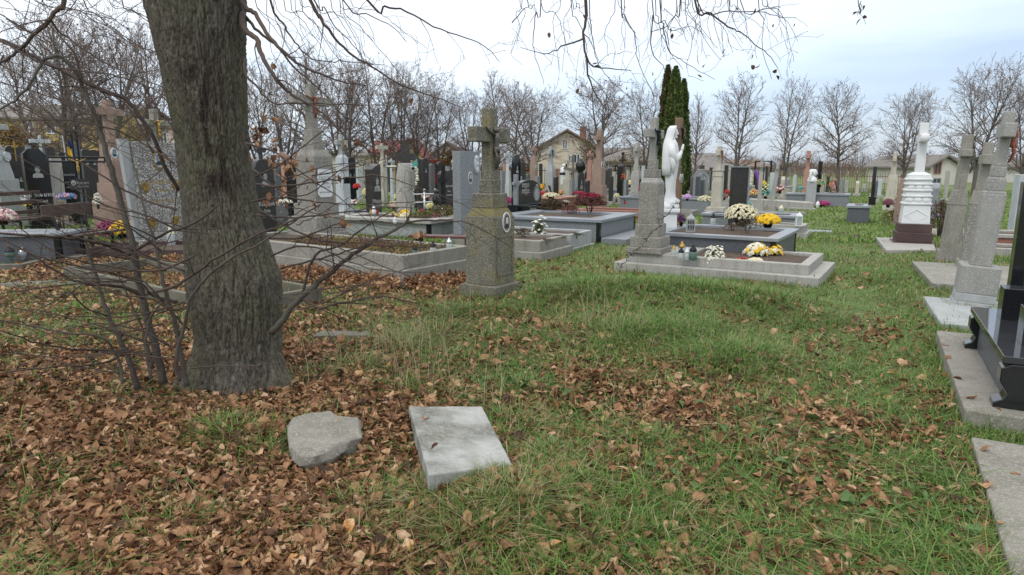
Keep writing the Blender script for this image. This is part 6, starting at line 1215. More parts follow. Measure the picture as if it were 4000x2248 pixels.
# small far grave stones filling the rows, each its own thing
SM = [ # u, Y, v_top, w_px, kind, material, label
 (1180, 26, 640, 24, 'arch', 'blackm', 'small dark arched stone glimpsed left of the tall pebbled pillar'), (1275, 34, 650, 16, 'rect', 'gran', 'narrow grey stone behind the tall pebbled pillar'), (1412, 36, 648, 16, 'rect', 'cream', 'tiny cream stone right of the arched double headstone'),
 (1557, 34, 640, 14, 'rect', 'blackm', 'narrow dark stone left of the big black cross'), (1850, 33, 660, 20, 'wave', 'black', 'far black stone left of the upright dark headstone, behind the granite slab'),
 (1940, 40, 652, 14, 'point', 'pink', 'tiny brown pointed stone behind the mossy monument'), (1962, 30, 668, 18, 'rect', 'gran', 'small grey stone at the right edge of the mossy cross shaft'), (2062, 33, 680, 16, 'arch', 'dgran', 'low dark arched stone left of the brown cross with white portraits'),
 (2112, 40, 640, 12, 'arch', 'blackm', 'narrow dark arched stone just right of the brown cross with white portraits'), (2176, 44, 660, 12, 'rect', 'rose', 'tiny reddish stone between grey green pillar and white statue'), (2242, 38, 655, 12, 'rect', 'concl', 'narrow pale stone behind the wooden cross'),
 (2290, 36, 668, 16, 'wave', 'black', 'low black stone between winged headstone and pinkish pillar'), (2400, 38, 672, 14, 'rect', 'concl', 'small pale stone left of the pointed black headstone'), (2452, 36, 665, 14, 'rect', 'concl', 'small pale stone right of the pointed black headstone'),
 (2512, 36, 648, 12, 'rect', 'pale', 'narrow white stone between lichen topped pillar and pebbled pillar'), (2528, 40, 640, 10, 'rect', 'blackm', 'thin black stone touching the left side of the pebbled pillar'), (2690, 40, 668, 18, 'rect', 'dgran', 'dark low stone below the barn'), (2738, 36, 676, 16, 'arch', 'gran', 'small grey arched stone below the barn roof'),
 (2776, 40, 655, 10, 'rect', 'blackm', 'thin dark stone left of the cream pillar shaft'), (2836, 30, 646, 12, 'rect', 'blackm', 'thin dark post stone just left of the tall black slab'), (2846, 36, 668, 12, 'rect', 'concl', 'pale stone sliver left of the tall black slab'), (2978, 34, 638, 8, 'rect', 'blackm', 'thin dark stone right behind the straight grey pillar'), (2994, 34, 650, 8, 'rect', 'blackm', 'thin dark stone left of the leaning pillar'),
 (3018, 33, 675, 16, 'rect', 'pale', 'pale bluish stone behind the leaning pillar'), (3125, 31, 718, 10, 'rect', 'conc', 'short grey post stone left of the angel pedestal'), (3210, 36, 680, 8, 'rect', 'cream', 'thin cream post right of the plain black cross'), (3440, 34, 700, 14, 'rect', 'pale', 'small white stone behind the narrow black cross'),
 (3600, 36, 700, 20, 'arch', 'blackm', 'dark arched stone right of the white carved monument'), (3700, 30, 668, 14, 'rect', 'concl', 'small pale stone left of the house window on the right'), (3905, 26, 700, 24, 'rect', 'pink', 'brownish stone behind the tallest pillar'), (60, 28, 590, 24, 'arch', 'gran', 'grey arched stone behind the left edge monument'),
 (290, 30, 600, 26, 'rect', 'blackm', 'dark square stone behind the flag'), (420, 30, 600, 22, 'arch', 'gran', 'grey stone showing left of the brown cross shaft'), (505, 26, 600, 22, 'rect', 'concl', 'pale stone between brown monument and pebbled headstone'), (560, 28, 590, 20, 'wave', 'black', 'black stone above the left part of the pebbled headstone'), (700, 22, 600, 30, 'rect', 'blackm', 'black stone between pebbled headstone and trunk'), (1215, 30, 655, 14, 'wave', 'blackm', 'dark stone sliver behind the tall pillar body'),
 (1300, 24, 690, 20, 'rect', 'concl', 'pale stone left of the pale blue monument'), (2045, 26, 735, 26, 'rect', 'dgran', 'low dark block behind the black double headstone'), (2130, 28, 742, 24, 'arch', 'pink', 'low brown arched stone left of the slatted bench'), (2590, 30, 660, 18, 'rect', 'concl', 'pale stone hidden behind the pebbled pillar'), (3380, 42, 720, 12, 'rect', 'pale', 'tiny white stone by the brown fence'), (3060, 32, 690, 14, 'point', 'cream', 'small cream pointed stone above the white low grave box'), (3105, 36, 684, 10, 'rect', 'pale', 'thin pale stone left of the short grey post'),
 (3215, 30, 712, 14, 'arch', 'concl', 'pale arched stone behind the magenta bush by the angel'), (3262, 34, 700, 12, 'rect', 'rose', 'small reddish stone above the salmon flowers right side'), (3310, 33, 706, 12, 'rect', 'concl', 'small pale stone at the right end of the slatted bench'), (3352, 36, 708, 12, 'arch', 'cream', 'small cream arched stone left of the brown fence middle'),
 (3415, 36, 690, 10, 'point', 'concl', 'small pale pointed stone directly behind the narrow black cross'), (2905, 33, 672, 12, 'rect', 'pale', 'pale stone at the right edge of the tall black slab'),
 (25, 24, 600, 26, 'wave', 'blackm', 'black wavy stone peeking over the left edge monument shoulder'), (130, 26, 570, 20, 'rect', 'gran', 'grey stone top seen above the cut cornered headstone'), (250, 27, 596, 18, 'arch', 'blackm', 'dark arched stone left of the flag pole'), (308, 25, 560, 16, 'rect', 'dgran', 'dark stone between flag pole and metal cross shaft'),
 (398, 27, 590, 18, 'arch', 'blackm', 'black arched stone at the left shoulder of the brown cross monument'), (520, 30, 580, 16, 'point', 'cream', 'cream pointed stone over the pebbled headstone left corner'), (722, 26, 640, 20, 'arch', 'dgran', 'dark arched stone half hidden by the trunk left edge'), (985, 24, 660, 22, 'rect', 'conc', 'grey stone half hidden by the trunk right edge'),
 (1085, 24, 650, 22, 'rect', 'dgran', 'dark square stone right of the engraved black headstone near the trunk'), (1402, 30, 655, 16, 'rect', 'pale', 'pale stone right of the red flower heart'), (1440, 34, 640, 14, 'arch', 'gran', 'grey stone above the left shoulder of the curved black headstone'), (1525, 38, 630, 10, 'rect', 'blackm', 'thin black stone behind the steel cross'),
 (1612, 30, 640, 18, 'arch', 'dgran', 'dark arched stone behind the wreath bow'), (1750, 30, 650, 18, 'rect', 'gran', 'grey stone above the wavy black headstone'), (1875, 30, 668, 14, 'arch', 'concl', 'pale arched stone touching the right edge of the granite slab'), (1972, 38, 640, 10, 'rect', 'rose', 'slim reddish stone right of the mossy cross neck'),
 (2030, 31, 690, 14, 'rect', 'concl', 'pale low stone between black oval headstone and brown cross'), (2072, 27, 710, 20, 'wave', 'dgran', 'dark wavy stone above the black double headstone'), (2100, 30, 688, 14, 'rect', 'gran', 'grey low stone right of the brown cross base'), (2172, 28, 690, 14, 'arch', 'blackm', 'dark arched stone right of the grey green pillar'),
 (2235, 27, 700, 16, 'rect', 'gran', 'grey low stone under the wooden cross'), (2295, 27, 705, 16, 'arch', 'blackm', 'dark low stone left of the big brown cross body'), (2388, 28, 690, 16, 'rect', 'blackm', 'black stone right of the dark wavy headstone by the brown cross'), (2446, 27, 702, 14, 'rect', 'gran', 'grey low stone left of the lichen topped pillar'),
 (2522, 29, 690, 16, 'arch', 'blackm', 'dark arched stone between lichen topped and pebbled pillars'), (2672, 32, 690, 14, 'rect', 'gran', 'grey stone right of the rust brown cross body'), (2745, 31, 700, 14, 'arch', 'dgran', 'dark arched stone in front of the arched trellis'), (2930, 31, 690, 14, 'rect', 'gran', 'grey stone behind the white wreath'),
 (2958, 36, 672, 12, 'arch', 'blackm', 'dark small stone behind the straight grey pillar'), (3040, 36, 690, 14, 'rect', 'dgran', 'dark small stone above the white low grave box'), (3080, 38, 696, 12, 'arch', 'gran', 'grey small stone left of the rose cross'), (3235, 38, 690, 10, 'rect', 'blackm', 'thin dark stone above the salmon flowers'),
 (3290, 37, 700, 12, 'rect', 'gran', 'grey small stone behind the pale slatted bench'), (3425, 30, 705, 12, 'arch', 'dgran', 'dark small stone left of the narrow black cross')]
for u, Yq, vt, wp, kd, mt, lab in SM: headstone('headstone', lab, u, 700, vt, wp, Yq, kd, .12, mt, basemat='concl', bh=.15, rot=TH)
# ---------------------------------------------------------------- trees
def grow(mb, rd, p, d, L, r, lev, maxlev, spread, up, k=(5, 4, 3, 3, 3), seg=5, nch=None, twm=None, wob=.12, rmin=.006, leafs=None):
    if lev >= 2 and twm is not None: mb.mi = 1
    pts = [p]; rs = [r]; q = p.copy(); dd = d.copy()
    for i in range(seg):
        dd = (dd+Vector((rd.gauss(0, wob), rd.gauss(0, wob), rd.gauss(0, wob*.6)))+Vector((0, 0, up))).normalized(); q = q+dd*(L/seg); pts.append(q.copy()); rs.append(max(r*(1-.75*(i+1)/seg), rmin))
    mb.tube(pts, rs, k[min(lev, 4)], cap=False)
    if lev < maxlev:
        n_ = nch[lev]
        for c in range(n_):
            t_ = .22+.78*(c+rd.random())/n_ if lev else .30+.70*(c+rd.random()*.8)/n_; f = t_*seg; i = min(int(f), seg-1); b = pts[i].lerp(pts[i+1], f-i); base = (pts[i+1]-pts[i]).normalized()
            ax = base.orthogonal().normalized(); ax = Matrix.Rotation(rd.uniform(0, 2*pi), 3, base) @ ax; ang = rd.gauss(spread[lev], .18); nd = (base*cos(ang)+ax*sin(ang)).normalized()
            rr_ = max((r*(1-.75*t_))*.62, rmin)
            grow(mb, rd, b, nd, L*rd.uniform(.42, .72)*(1-.35*t_ if lev else 1-.45*t_), rr_, lev+1, maxlev, spread, up, k, max(3, seg-1), nch, twm, wob*1.15, rmin, leafs)
    elif leafs is not None and rd.random() < leafs[0]: leafs[1].append(pts[-1])
def bare_tree_mesh(seed, H, stems, leafp, fan, nb, base, wid, rmin=.0072):
    rd = random.Random(seed); lv = []; tb = MB(); r0 = H*.019; fork = H*base
    tb.tube([(0, 0, -.1), (rd.gauss(0, .04), rd.gauss(0, .04), fork*.5), (0, 0, fork*1.03)], [r0*1.3, r0*1.05, r0], 8, cap=False)
    def shoot(p, d, L, r, lev, seg, curve):
        tb.mi = 1 if lev >= 2 else 0; pts = [p.copy()]; rs = [r]; q = p.copy(); dd = d.copy(); w_ = .10+.05*lev
        for i in range(seg):
            dd = (dd+Vector((rd.gauss(0, w_), rd.gauss(0, w_), rd.gauss(0, w_*.6)+curve))).normalized(); q = q+dd*(L/seg); pts.append(q.copy()); rs.append(max(r*(1-.8*(i+1)/seg), rmin))
        tb.tube(pts, rs, (5, 4, 3, 3)[lev], cap=False)
        if lev >= 3:
            if rd.random() < leafp: lv.append(pts[-1])
            return
        n_ = max(2, int((0, 8, 7)[lev]*min(1.3, L/(H*(.25 if lev == 1 else .12)))))
        for c in range(n_):
            f = (.15+.83*(c+rd.random())/n_)*seg; i = min(int(f), seg-1); b = pts[i].lerp(pts[i+1], f-i); bs = (pts[i+1]-pts[i]).normalized()
            ax = Matrix.Rotation(rd.uniform(0, 6.28), 3, bs) @ bs.orthogonal().normalized(); an = rd.gauss(.72, .18); nd = (bs*cos(an)+ax*sin(an)).normalized()
            shoot(b, nd, L*rd.uniform(.32, .55)*(1.1-.5*f/seg), max(rs[i]*.6, rmin), lev+1, 4 if lev == 1 else 3, .05)
    for s_ in range(stems):
        a = 2*pi*s_/max(stems, 1)+rd.uniform(-.5, .5); f = fan*rd.uniform(.6, 1.3) if stems > 1 else .02; top = (H-fork)*rd.uniform(.82, 1.0) if s_ else (H-fork)
        d = Vector((cos(a)*f, sin(a)*f, 1)).normalized(); q = Vector((cos(a)*r0*.4, sin(a)*r0*.4, fork*.95)); pts = [q.copy()]; rs = []; seg = 12; r1 = r0*(.95 if stems == 1 else .66)
        for i in range(seg): d = (d+Vector((rd.gauss(0, .05), rd.gauss(0, .05), .035))).normalized(); q = q+d*(top/seg); pts.append(q.copy())
        rs = [max(r1*(1-.9*i/seg), rmin*1.2) for i in range(seg+1)]; tb.mi = 0; tb.tube(pts, rs, 6, cap=False)
        for c in range(nb):
            t_ = .03+.95*(c+rd.random())/nb; fi = t_*seg; i = min(int(fi), seg-1); b = pts[i].lerp(pts[i+1], fi-i); az = c*2.4+rd.uniform(-.6, .6); an = 1.2-.75*t_+rd.gauss(0, .1)
            nd = Vector((cos(az)*sin(an), sin(az)*sin(an), cos(an))); env = wid*H*(sin(pi*min(1, .16+.80*t_))**.75)*rd.uniform(.7, 1.1)
            shoot(b, nd, env, max(rs[i]*.5, rmin*1.2), 1, 6, .045)
    return tb, lv
TV = []
for i, a_ in enumerate(((11, 2, 0, .14, 22, .16, .38), (12, 1, 0, .1, 40, .18, .34), (13, 3, .16, .22, 16, .20, .40), (14, 2, .03, .10, 24, .14, .33), (15, 3, .05, .26, 17, .20, .42), (16, 4, .0, .20, 13, .12, .36), (17, 1, .10, .1, 34, .24, .44))):
    tb, lv = bare_tree_mesh(a_[0], 8., *a_[1:])
    o = tb.build('branches', [M['btree'], M['btwig']]); tr_me = o.data; bpy.data.objects.remove(o); lme = None
    if lv:
        lb = MB(); rd = random.Random(i)
        for q in lv:
            random.seed(rd.random()); lb.card(q, .13, .09)
        o = lb.build('leaves', M['leafb']); lme = o.data; bpy.data.objects.remove(o)
    TV.append((tr_me, lme))
TREES = [ # u, Y, v_top, variant, width factor, label
 (262, 30, 40, 0, 1.0, 'tall bare tree left of the brown cross, leftmost of the tall group'), (330, 33, 60, 3, 1.0, 'tall bare forked tree directly behind the brown cross'), (455, 31, 50, 4, .9, 'tall bare tree between brown cross and pebbled headstone'), (590, 34, 110, 0, .9, 'tall bare tree rising behind the pebbled headstone'), (125, 42, 210, 6, 1.0, 'spreading bare tree before the long yellow house'),
 (1015, 45, 275, 2, 1.0, 'bare tree with reddish leaves just right of the trunk'), (1120, 40, 245, 5, .9, 'bare tree behind the black headstone near the trunk'), (1215, 36, 190, 1, .95, 'bare tree directly behind the tall pebbled pillar'), (1335, 42, 240, 2, 1.0, 'bare tree rising right of the pillar with the red figure'), (1370, 40, 300, 6, .8, 'bare tree behind the pale blue cross monument'), (1480, 40, 235, 3, 1.15, 'bare tree behind the cream cross, with twin trunks'), (1560, 40, 250, 5, 1.0, 'bare tree behind the big black cross'), (1642, 42, 300, 2, .95, 'brown leaved tree above the steep red roof'), (1720, 46, 330, 4, .8, 'bare tree above the red vans'),
 (1845, 44, 352, 5, 1.0, 'fan shaped bare tree between granite slab and mossy cross'), (1942, 56, 285, 1, .9, 'slender tall bare tree behind the head of the mossy cross'), (2080, 42, 335, 4, 1.15, 'broad rounded bare tree left of the cream house'), (2010, 50, 355, 6, .9, 'bare tree right behind the mossy cross arm'), (2350, 43, 320, 2, 1.25, 'wide bare tree with rusty leaves above the big brown cross'), (2520, 44, 330, 0, .9, 'narrow bare tree left of the arborvitae'),
 (2712, 44, 380, 1, .8, 'small bare tree directly right of the arborvitae'), (2872, 43, 285, 3, 1.15, 'tall broad bare tree above the tall black slab'), (3065, 44, 305, 3, 1.0, 'twin trunked bare tree above the leaning pillar'), (3272, 43, 355, 6, 1.1, 'bare tree with brownish leaves behind the pale bench'), (3530, 40, 345, 4, 1.0, 'bare tree with rusty tips left of the white carved cross'), (3810, 36, 240, 4, 1.15, 'large bare tree behind the two close pillars'), (3990, 34, 330, 2, 1.0, 'bare tree at the right edge behind the tallest pillar')]
rd = random.Random(77)
for u, Yq, vt, vi, wf, lab in TREES:
    x, y = at_y(u, 700, Yq)[:2]; H = zat(x, y, vt); s_ = H/8.1; o = empty('bare_tree', (x, y, 0), rd.uniform(0, 6.28)); wf *= .84 if u > 2600 else 1.; o.scale = (s_*wf, s_*wf, s_); tag(o, lab, 'tree')
    t_ = lk(bpy.data.objects.new('branches', TV[vi][0])); t_.parent = o
    if TV[vi][1]: t_ = lk(bpy.data.objects.new('leaves', TV[vi][1])); t_.parent = o
# arborvitae
def thuja(label, u, Y, vt, wpx, seed, mats=('thuja',)):
    x, y = at_y(u, 760, Y)[:2]; H = zat(x, y, vt); Rr = wpx/ppm(x, y)/2; o = empty('arborvitae', (x, y, 0)); tag(o, label, 'tree'); rd = random.Random(seed)
    mb = MB(); mb.tube([(0, 0, -.1), (0, 0, H*.9)], [.09, .01], 6); mb.build('trunk', M['stem'], o); mb = MB()
    for i in range(8000):
        t_ = rd.random()**1.15; a = rd.uniform(0, 6.28); pr = (1-t_)**.55*(.55+.45*min(1, t_/.2)); lump = 1+.5*mn.noise((cos(a)*3+seed, sin(a)*3, t_*11)); q = rd.uniform(.72, 1.02)
        c = (Rr*pr*lump*q*cos(a), Rr*pr*lump*q*sin(a), .15+t_*(H-.15)); d = Vector((cos(a)*.6, sin(a)*.6, 1)); random.seed(i*7+seed)
        mb.mi = 1 if len(mats) > 1 and rd.random() < .55 and t_ > .62 else 0; mb.card(c, .20*rd.uniform(.6, 1.2), .08, d+Vector((rd.gauss(0, .7), rd.gauss(0, .7), rd.gauss(0,.4))))
    mb.build('foliage', [M[k] for k in mats], o)
thuja('left spire of the dark green arborvitae group, with a brownish tip', 2590, 28, 258, 92, 3, ('thuja', 'thujab')); thuja('middle spire of the dark green arborvitae group', 2620, 27.5, 262, 112, 4); thuja('lower right spire of the dark green arborvitae group', 2652, 28.5, 312, 88, 5)
# leafy shrubs and the far wood
shrub('shrub', 'large golden brown shrub before the yellow house at the far left', *at_y(70, 640, 34)[:2], 0, 2.6, 3.9, ['leafy', 'leafb'], 3200, .16, 51, 12); shrub('shrub', 'ochre leaved shrub right of the golden brown one', *at_y(190, 640, 36)[:2], 0, 1.8, 3.4, ['leafy', 'leafb', 'leafg'], 1800, .15, 52, 12)
shrub('shrub', 'brown leaved shrub before the brown roofed house, left of the granite slab', *at_y(1760, 660, 44)[:2], 0, 1.6, 2.9, ['leafb', 'leafy'], 1400, .14, 53, 10); shrub('shrub', 'rusty orange shrub beside the black oval topped headstone', *at_y(2040, 660, 46)[:2], 0, 1.2, 2.4, ['orange', 'leafb'], 700, .12, 54, 8)
shrub('shrub', 'brown bush tangle before the long grey house', *at_y(2440, 660, 50)[:2], 0, 2.4, 2.8, ['leafb', 'leafy'], 900, .12, 55, 30); shrub('shrub', 'grey green pine topped shrub before the roof of the cream house', *at_y(2300, 600, 60)[:2], 0, 1.0, 4.9, ['leafy', 'leafd'], 900, .16, 56, 8)
mb = MB(); rd = random.Random(9)
for i in range(9500):
    x = rd.uniform(-95, 110); y = rd.uniform(76, 118)+ (10 if x > 20 else 0); h = rd.uniform(1.2, 4.2)*(1+.45*mn.noise((x*.09, y*.05, 0))); a = rd.gauss(0, .35)
    z0 = rd.random()*h*.5; p_ = Vector((x, y, z0 if i % 3 else 0)); q = p_+Vector((a*h*.5, 0, h*.6)); r = .022; mb.mi = i % 3
    mb.add([p_+Vector((-r*1.6, 0, 0)), p_+Vector((r*1.6, 0, 0)), q+Vector((0, r, 0))], [(0, 1, 2)])
    for j in range(3): b = p_.lerp(q, rd.uniform(.3, 1)); e = b+Vector((rd.gauss(0, .7), rd.gauss(0, .3), rd.uniform(.2, .9))); mb.add([b+Vector((0, 0, -r)), b+Vector((0, 0, r)), e], [(0, 1, 2)])
fw = mb.build('distant_woods', [M['btwig'], M['btree'], M['leafb']]); tag(fw, 'low brown belt of bare brushwood along the horizon', kind='stuff')
# ---------------------------------------------------------------- foreground tree
def crom(pts, n=4):
    P = [Vector(p) for p in pts]; out_ = []
    for i in range(len(P)-1):
        p0, p1, p2, p3 = P[max(i-1, 0)], P[i], P[i+1], P[min(i+2, len(P)-1)]
        for j in range(n):
            t_ = j/n; out_.append(.5*((2*p1)+(p2-p0)*t_+(2*p0-5*p1+4*p2-p3)*t_*t_+(3*p1-p0-3*p2+p3)*t_**3))
    return out_+[P[-1]]
TY = 4.72
prof = [(1650, 742, 1150), (1570, 755, 1112), (1500, 772, 1096), (1400, 772, 1098), (1280, 768, 1102), (1180, 752, 1104), (1087, 738, 1098), (980, 733, 1058), (870, 726, 1020), (740, 714, 990), (621, 698, 970), (500, 682, 962), (420, 668, 957), (310, 644, 955), (200, 622, 953), (100, 600, 953), (0, 574, 956)]
cz, cc, cr_ = [], [], []
for v, ul, ur in prof:
    a, b = at_y(ul, v, TY), at_y(ur, v, TY); cz.append(a.z); cc.append((a.x+b.x)/2); cr_.append((b.x-a.x)/2*.985)
cz += [3.05, 3.5, 4.2]; cc += [cc[-1]-.05, cc[-1]-.10, cc[-1]-.18]; cr_ += [.36, .33, .26]
NZ, NA = 560, 400; zs = np.linspace(cz[0], cz[-1], NZ); CX = np.interp(zs, cz, cc); RR = np.interp(zs, cz, cr_)
k5 = np.ones(9)/9; CX = np.convolve(np.pad(CX, 4, 'edge'), k5, 'valid'); RR = np.convolve(np.pad(RR, 4, 'edge'), k5, 'valid')
V = np.zeros((NZ, NA, 3)); GR = np.zeros((NZ, NA)); SE = np.zeros((NZ, NA))
for i in range(NZ):
    z = zs[i]; r = RR[i]
    for j in range(NA):
        a = 2*pi*j/NA; ca_, sa_ = cos(a), sin(a)
        n1 = mn.noise((ca_*8+z*.25, sa_*8, z*4.2)); n2 = mn.noise((ca_*19+n1, sa_*19, z*11+5)); n3 = mn.noise((ca_*48, sa_*48, z*48))
        rid = 1-abs(n1)*2.2; rid2 = 1-abs(n2)*2.4; d = -.020*max(rid-.35, 0)-.018*max(rid2-.45, 0)+.008*n3
        GR[i, j] = min(1, max(0, (rid-.72)*2.2)*.55+max(0, (rid2-.74)*2.4)*.6)
        low = mn.noise((ca_*1.2, sa_*1.2, z*.9)); flare = (.10+.07*cos(a*5+1)+.04*cos(a*3+2))*max(0, (.38-z)/.38)**1.8 if z < .38 else 0
        rr_ = r*(1+.035*low)+flare+d; V[i, j] = (CX[i]+rr_*ca_, TY+rr_*sa_*.95, z)
        sa2 = a-(-1.22+(1.9-z)*.28); SE[i, j] = max(0, 1.15-abs(((sa2+pi) % (2*pi))-pi)/.62)*min(1, max(0, (z-1.15)/.35))*min(1, max(0, (2.5-z)/.3))*min(1, max(0, .45+1.6*mn.noise((ca_*6, sa_*6, z*7))+.9*n3))*.8
ii = (np.arange(NZ-1)[:, None]*NA+np.arange(NA)[None]); jj = (np.arange(NZ-1)[:, None]*NA+(np.arange(NA)[None]+1) % NA)
F = np.stack([ii.ravel(), jj.ravel(), (jj+NA).ravel(), (ii+NA).ravel()], 1)
tree = empty('bare_tree', (0, 0, 0)); tag(tree, 'large old bare tree with grey green furrowed bark standing in fallen leaves, foreground left', 'tree')
tk = np_mesh('trunk', V.reshape(-1, 3), F, M['bark'], {'groove': GR.ravel(), 'seep': np.clip(SE.ravel()*1.5, 0, 1)}, smooth=True); tk.parent = tree
mn.seed_set(3)
def twigs(mb, rd, pts, rs, dens, L, lev, droop, rmin=.0011, kk=3, bend=.22, ang=.75):
    "side shoots along a polyline, recursive"
    tot = sum((pts[i+1]-pts[i]).length for i in range(len(pts)-1)); n_ = int(tot*dens)
    for c in range(n_):
        t_ = rd.uniform(.08, 1)**.8; f = t_*(len(pts)-1); i = min(int(f), len(pts)-2); b = pts[i].lerp(pts[i+1], f-i); base = (pts[i+1]-pts[i]).normalized(); r = min(rs[i]*.5, .0055)
        r = max(r, rmin); ax = Matrix.Rotation(rd.uniform(0, 6.28), 3, base) @ base.orthogonal().normalized(); an = rd.gauss(ang, .2); d = (base*cos(an)+ax*sin(an)).normalized(); l_ = L*rd.uniform(.35, 1.1)*(1-.3*t_); n2 = 5; q = b.copy(); pp = [q.copy()]; r2 = [r]
        for s_ in range(n2):
            d = (d+Vector((rd.gauss(0, bend), rd.gauss(0, bend), rd.gauss(0, bend)+droop))).normalized(); q = q+d*l_/n2; pp.append(q.copy()); r2.append(max(r*(1-.7*(s_+1)/n2), rmin))
        mb.tube(pp, r2, kk, cap=False)
        if lev > 0: twigs(mb, rd, pp, r2, dens*1.6, L*.5, lev-1, droop, rmin, 3, bend, ang)
        elif rd.random() < .5: mb.ball(tuple(pp[-1]), rmin*2.2, 4, 3)
def limb(px, r0, r1, name='branch', parent=None, mat='twig', dens=3.2, L=.42, lev=1, droop=-.03, pre=(), seed=1, k=7, n=4, bend=.2):
    r0 *= 1.15
    "px: (u, v, Y); pre: world points leading in from outside the frame"
    pts = crom([Vector(p) for p in pre]+[at_y(u, v, Yq) for u, v, Yq in px], n); N_ = len(pts); rd = random.Random(seed)
    for i in range(1, N_-1): pts[i] = pts[i]+Vector((rd.gauss(0, .003), rd.gauss(0, .003), rd.gauss(0, .003)))
    rs = [r0+(r1-r0)*(i/(N_-1))**.8 for i in range(N_)]; mb = MB(); mb.smooth = True; mb.tube(pts, rs, k); twigs(mb, rd, pts[len(pre)*n:] if pre else pts, rs[len(pre)*n:] if pre else rs, dens, L, lev, droop, bend=bend)
    return mb.build(name, M[mat], parent)
tr = (cc[16]+.2, TY, 3.0)
# drooping boughs right of the trunk
B = [
 (((957, 30, 4.6), (1000, 55, 4.5), (1040, 130, 4.4), (1105, 195, 4.3), (1160, 245, 4.25), (1250, 290, 4.2), (1330, 318, 4.15), (1430, 335, 4.1)), .017, .003),
 (((955, 120, 4.5), (1000, 150, 4.4), (1024, 220, 4.3), (1062, 288, 4.2), (1124, 357, 4.2), (1155, 381, 4.2), (1233, 423, 4.15), (1287, 473, 4.1), (1340, 520, 4.1)), .019, .003),
 (((955, 60, 4.7), (1010, 125, 4.6), (1070, 170, 4.6), (1150, 260, 4.6), (1230, 330, 4.6), (1300, 410, 4.6), (1400, 520, 4.6)), .012, .002),
 (((1055, 0, 4.9), (1105, 90, 4.9), (1136, 145, 4.85), (1170, 185, 4.8), (1217, 230, 4.8), (1290, 240, 4.75), (1370, 242, 4.7), (1500, 255, 4.7)), .009, .002),
 (((1210, 0, 4.2), (1245, 58, 4.2), (1295, 136, 4.2), (1362, 204, 4.2), (1450, 260, 4.2), (1543, 318, 4.2), (1640, 361, 4.2), (1720, 387, 4.2), (1800, 420, 4.2)), .012, .002),
 (((1435, 0, 4.0), (1505, 23, 4.0), (1590, 46, 4.0), (1695, 105, 4.0), (1815, 146, 4.0), (1905, 190, 4.0), (1951, 243, 4.0)), .008, .0015),
 (((1340, 0, 4.4), (1431, 54, 4.4), (1536, 109, 4.4), (1590, 165, 4.4)), .006, .0015), (((1225, 0, 4.6), (1265, 25, 4.6), (1300, 90, 4.6), (1350, 145, 4.6), (1400, 200, 4.6), (1440, 250, 4.6), (1500, 290, 4.6)), .006, .0015),
 (((960, 300, 4.5), (1000, 330, 4.5), (1060, 400, 4.5), (1180, 405, 4.5), (1340, 408, 4.5), (1470, 412, 4.5), (1540, 418, 4.5)), .008, .0015)]
for i, (px, r0, r1) in enumerate(B):
    u0, v0, Y0 = px[0]; st = at_y(u0, v0, Y0); pre = [(cc[16]+.1, TY-.1, 3.4), (st.x*.5+(cc[16]+.1)*.5, Y0, max(3.5, st.z+.5))] if u0 > 1000 else [(st.x-.07, TY-.05, st.z+.14)]
    limb(px, r0, r1, 'branch', tree, pre=pre, seed=100+i, dens=4.2, L=.46, lev=1, droop=-.02)
# hanging boughs in the upper middle, coming from the crown overhead
Hs_ = [
 (((2291, 0, 4.0), (2287, 62, 4.0), (2278, 148, 4.0), (2289, 217, 4.0), (2318, 262, 4.0), (2384, 268, 4.0), (2465, 276, 4.0)), .013, .002), (((2289, 217, 4.0), (2306, 318, 4.0), (2361, 419, 4.0), (2428, 456, 4.0)), .006, .0015),
 (((2112, 0, 3.8), (2093, 46, 3.8), (2083, 155, 3.8), (2086, 210, 3.8), (2108, 272, 3.8), (2124, 330, 3.8)), .004, .0012), (((2280, 150, 3.9), (2194, 182, 3.9), (2128, 213, 3.9), (2031, 186, 3.9)), .005, .0012),
 (((2300, 0, 4.3), (2312, 110, 4.3), (2320, 190, 4.3), (2340, 250, 4.3), (2390, 320, 4.3), (2450, 370, 4.3), (2480, 400, 4.3)), .004, .0012), (((2427, 0, 4.1), (2440, 60, 4.1), (2485, 151, 4.1), (2489, 233, 4.1), (2543, 349, 4.1), (2563, 377, 4.1)), .005, .0012),
 (((2578, 0, 4.2), (2590, 105, 4.2), (2605, 175, 4.2), (2621, 206, 4.2), (2706, 264, 4.2), (2792, 311, 4.2)), .006, .0012), (((2656, 0, 4.0), (2637, 58, 4.0), (2590, 109, 4.0), (2540, 124, 4.0)), .006, .0015),
 (((2545, 0, 3.7), (2600, 80, 3.7), (2620, 120, 3.7), (2700, 105, 3.7), (2760, 150, 3.7)), .004, .0012), (((2714, 0, 4.1), (2776, 50, 4.1), (2846, 105, 4.1), (2893, 128, 4.1), (2951, 175, 4.1), (3010, 225, 4.1), (3040, 270, 4.1)), .008, .0015),
 (((2718, 0, 4.4), (2854, 43, 4.4), (2960, 46, 4.4), (3050, 68, 4.4), (3110, 70, 4.4)), .006, .0015), (((2890, 0, 4.3), (2990, 30, 4.3), (3050, 30, 4.3)), .005, .0015), (((3350, -40, 3.6), (3360, 10, 3.6), (3362, 35, 3.6), (3350, 62, 3.6)), .003, .0012),
 (((2550, 60, 4.0), (2545, 200, 4.0), (2590, 260, 4.0), (2600, 300, 4.0)), .0035, .0012), (((2000, 90, 3.8), (2045, 40, 3.8), (2080, 20, 3.8)), .003, .0012)]
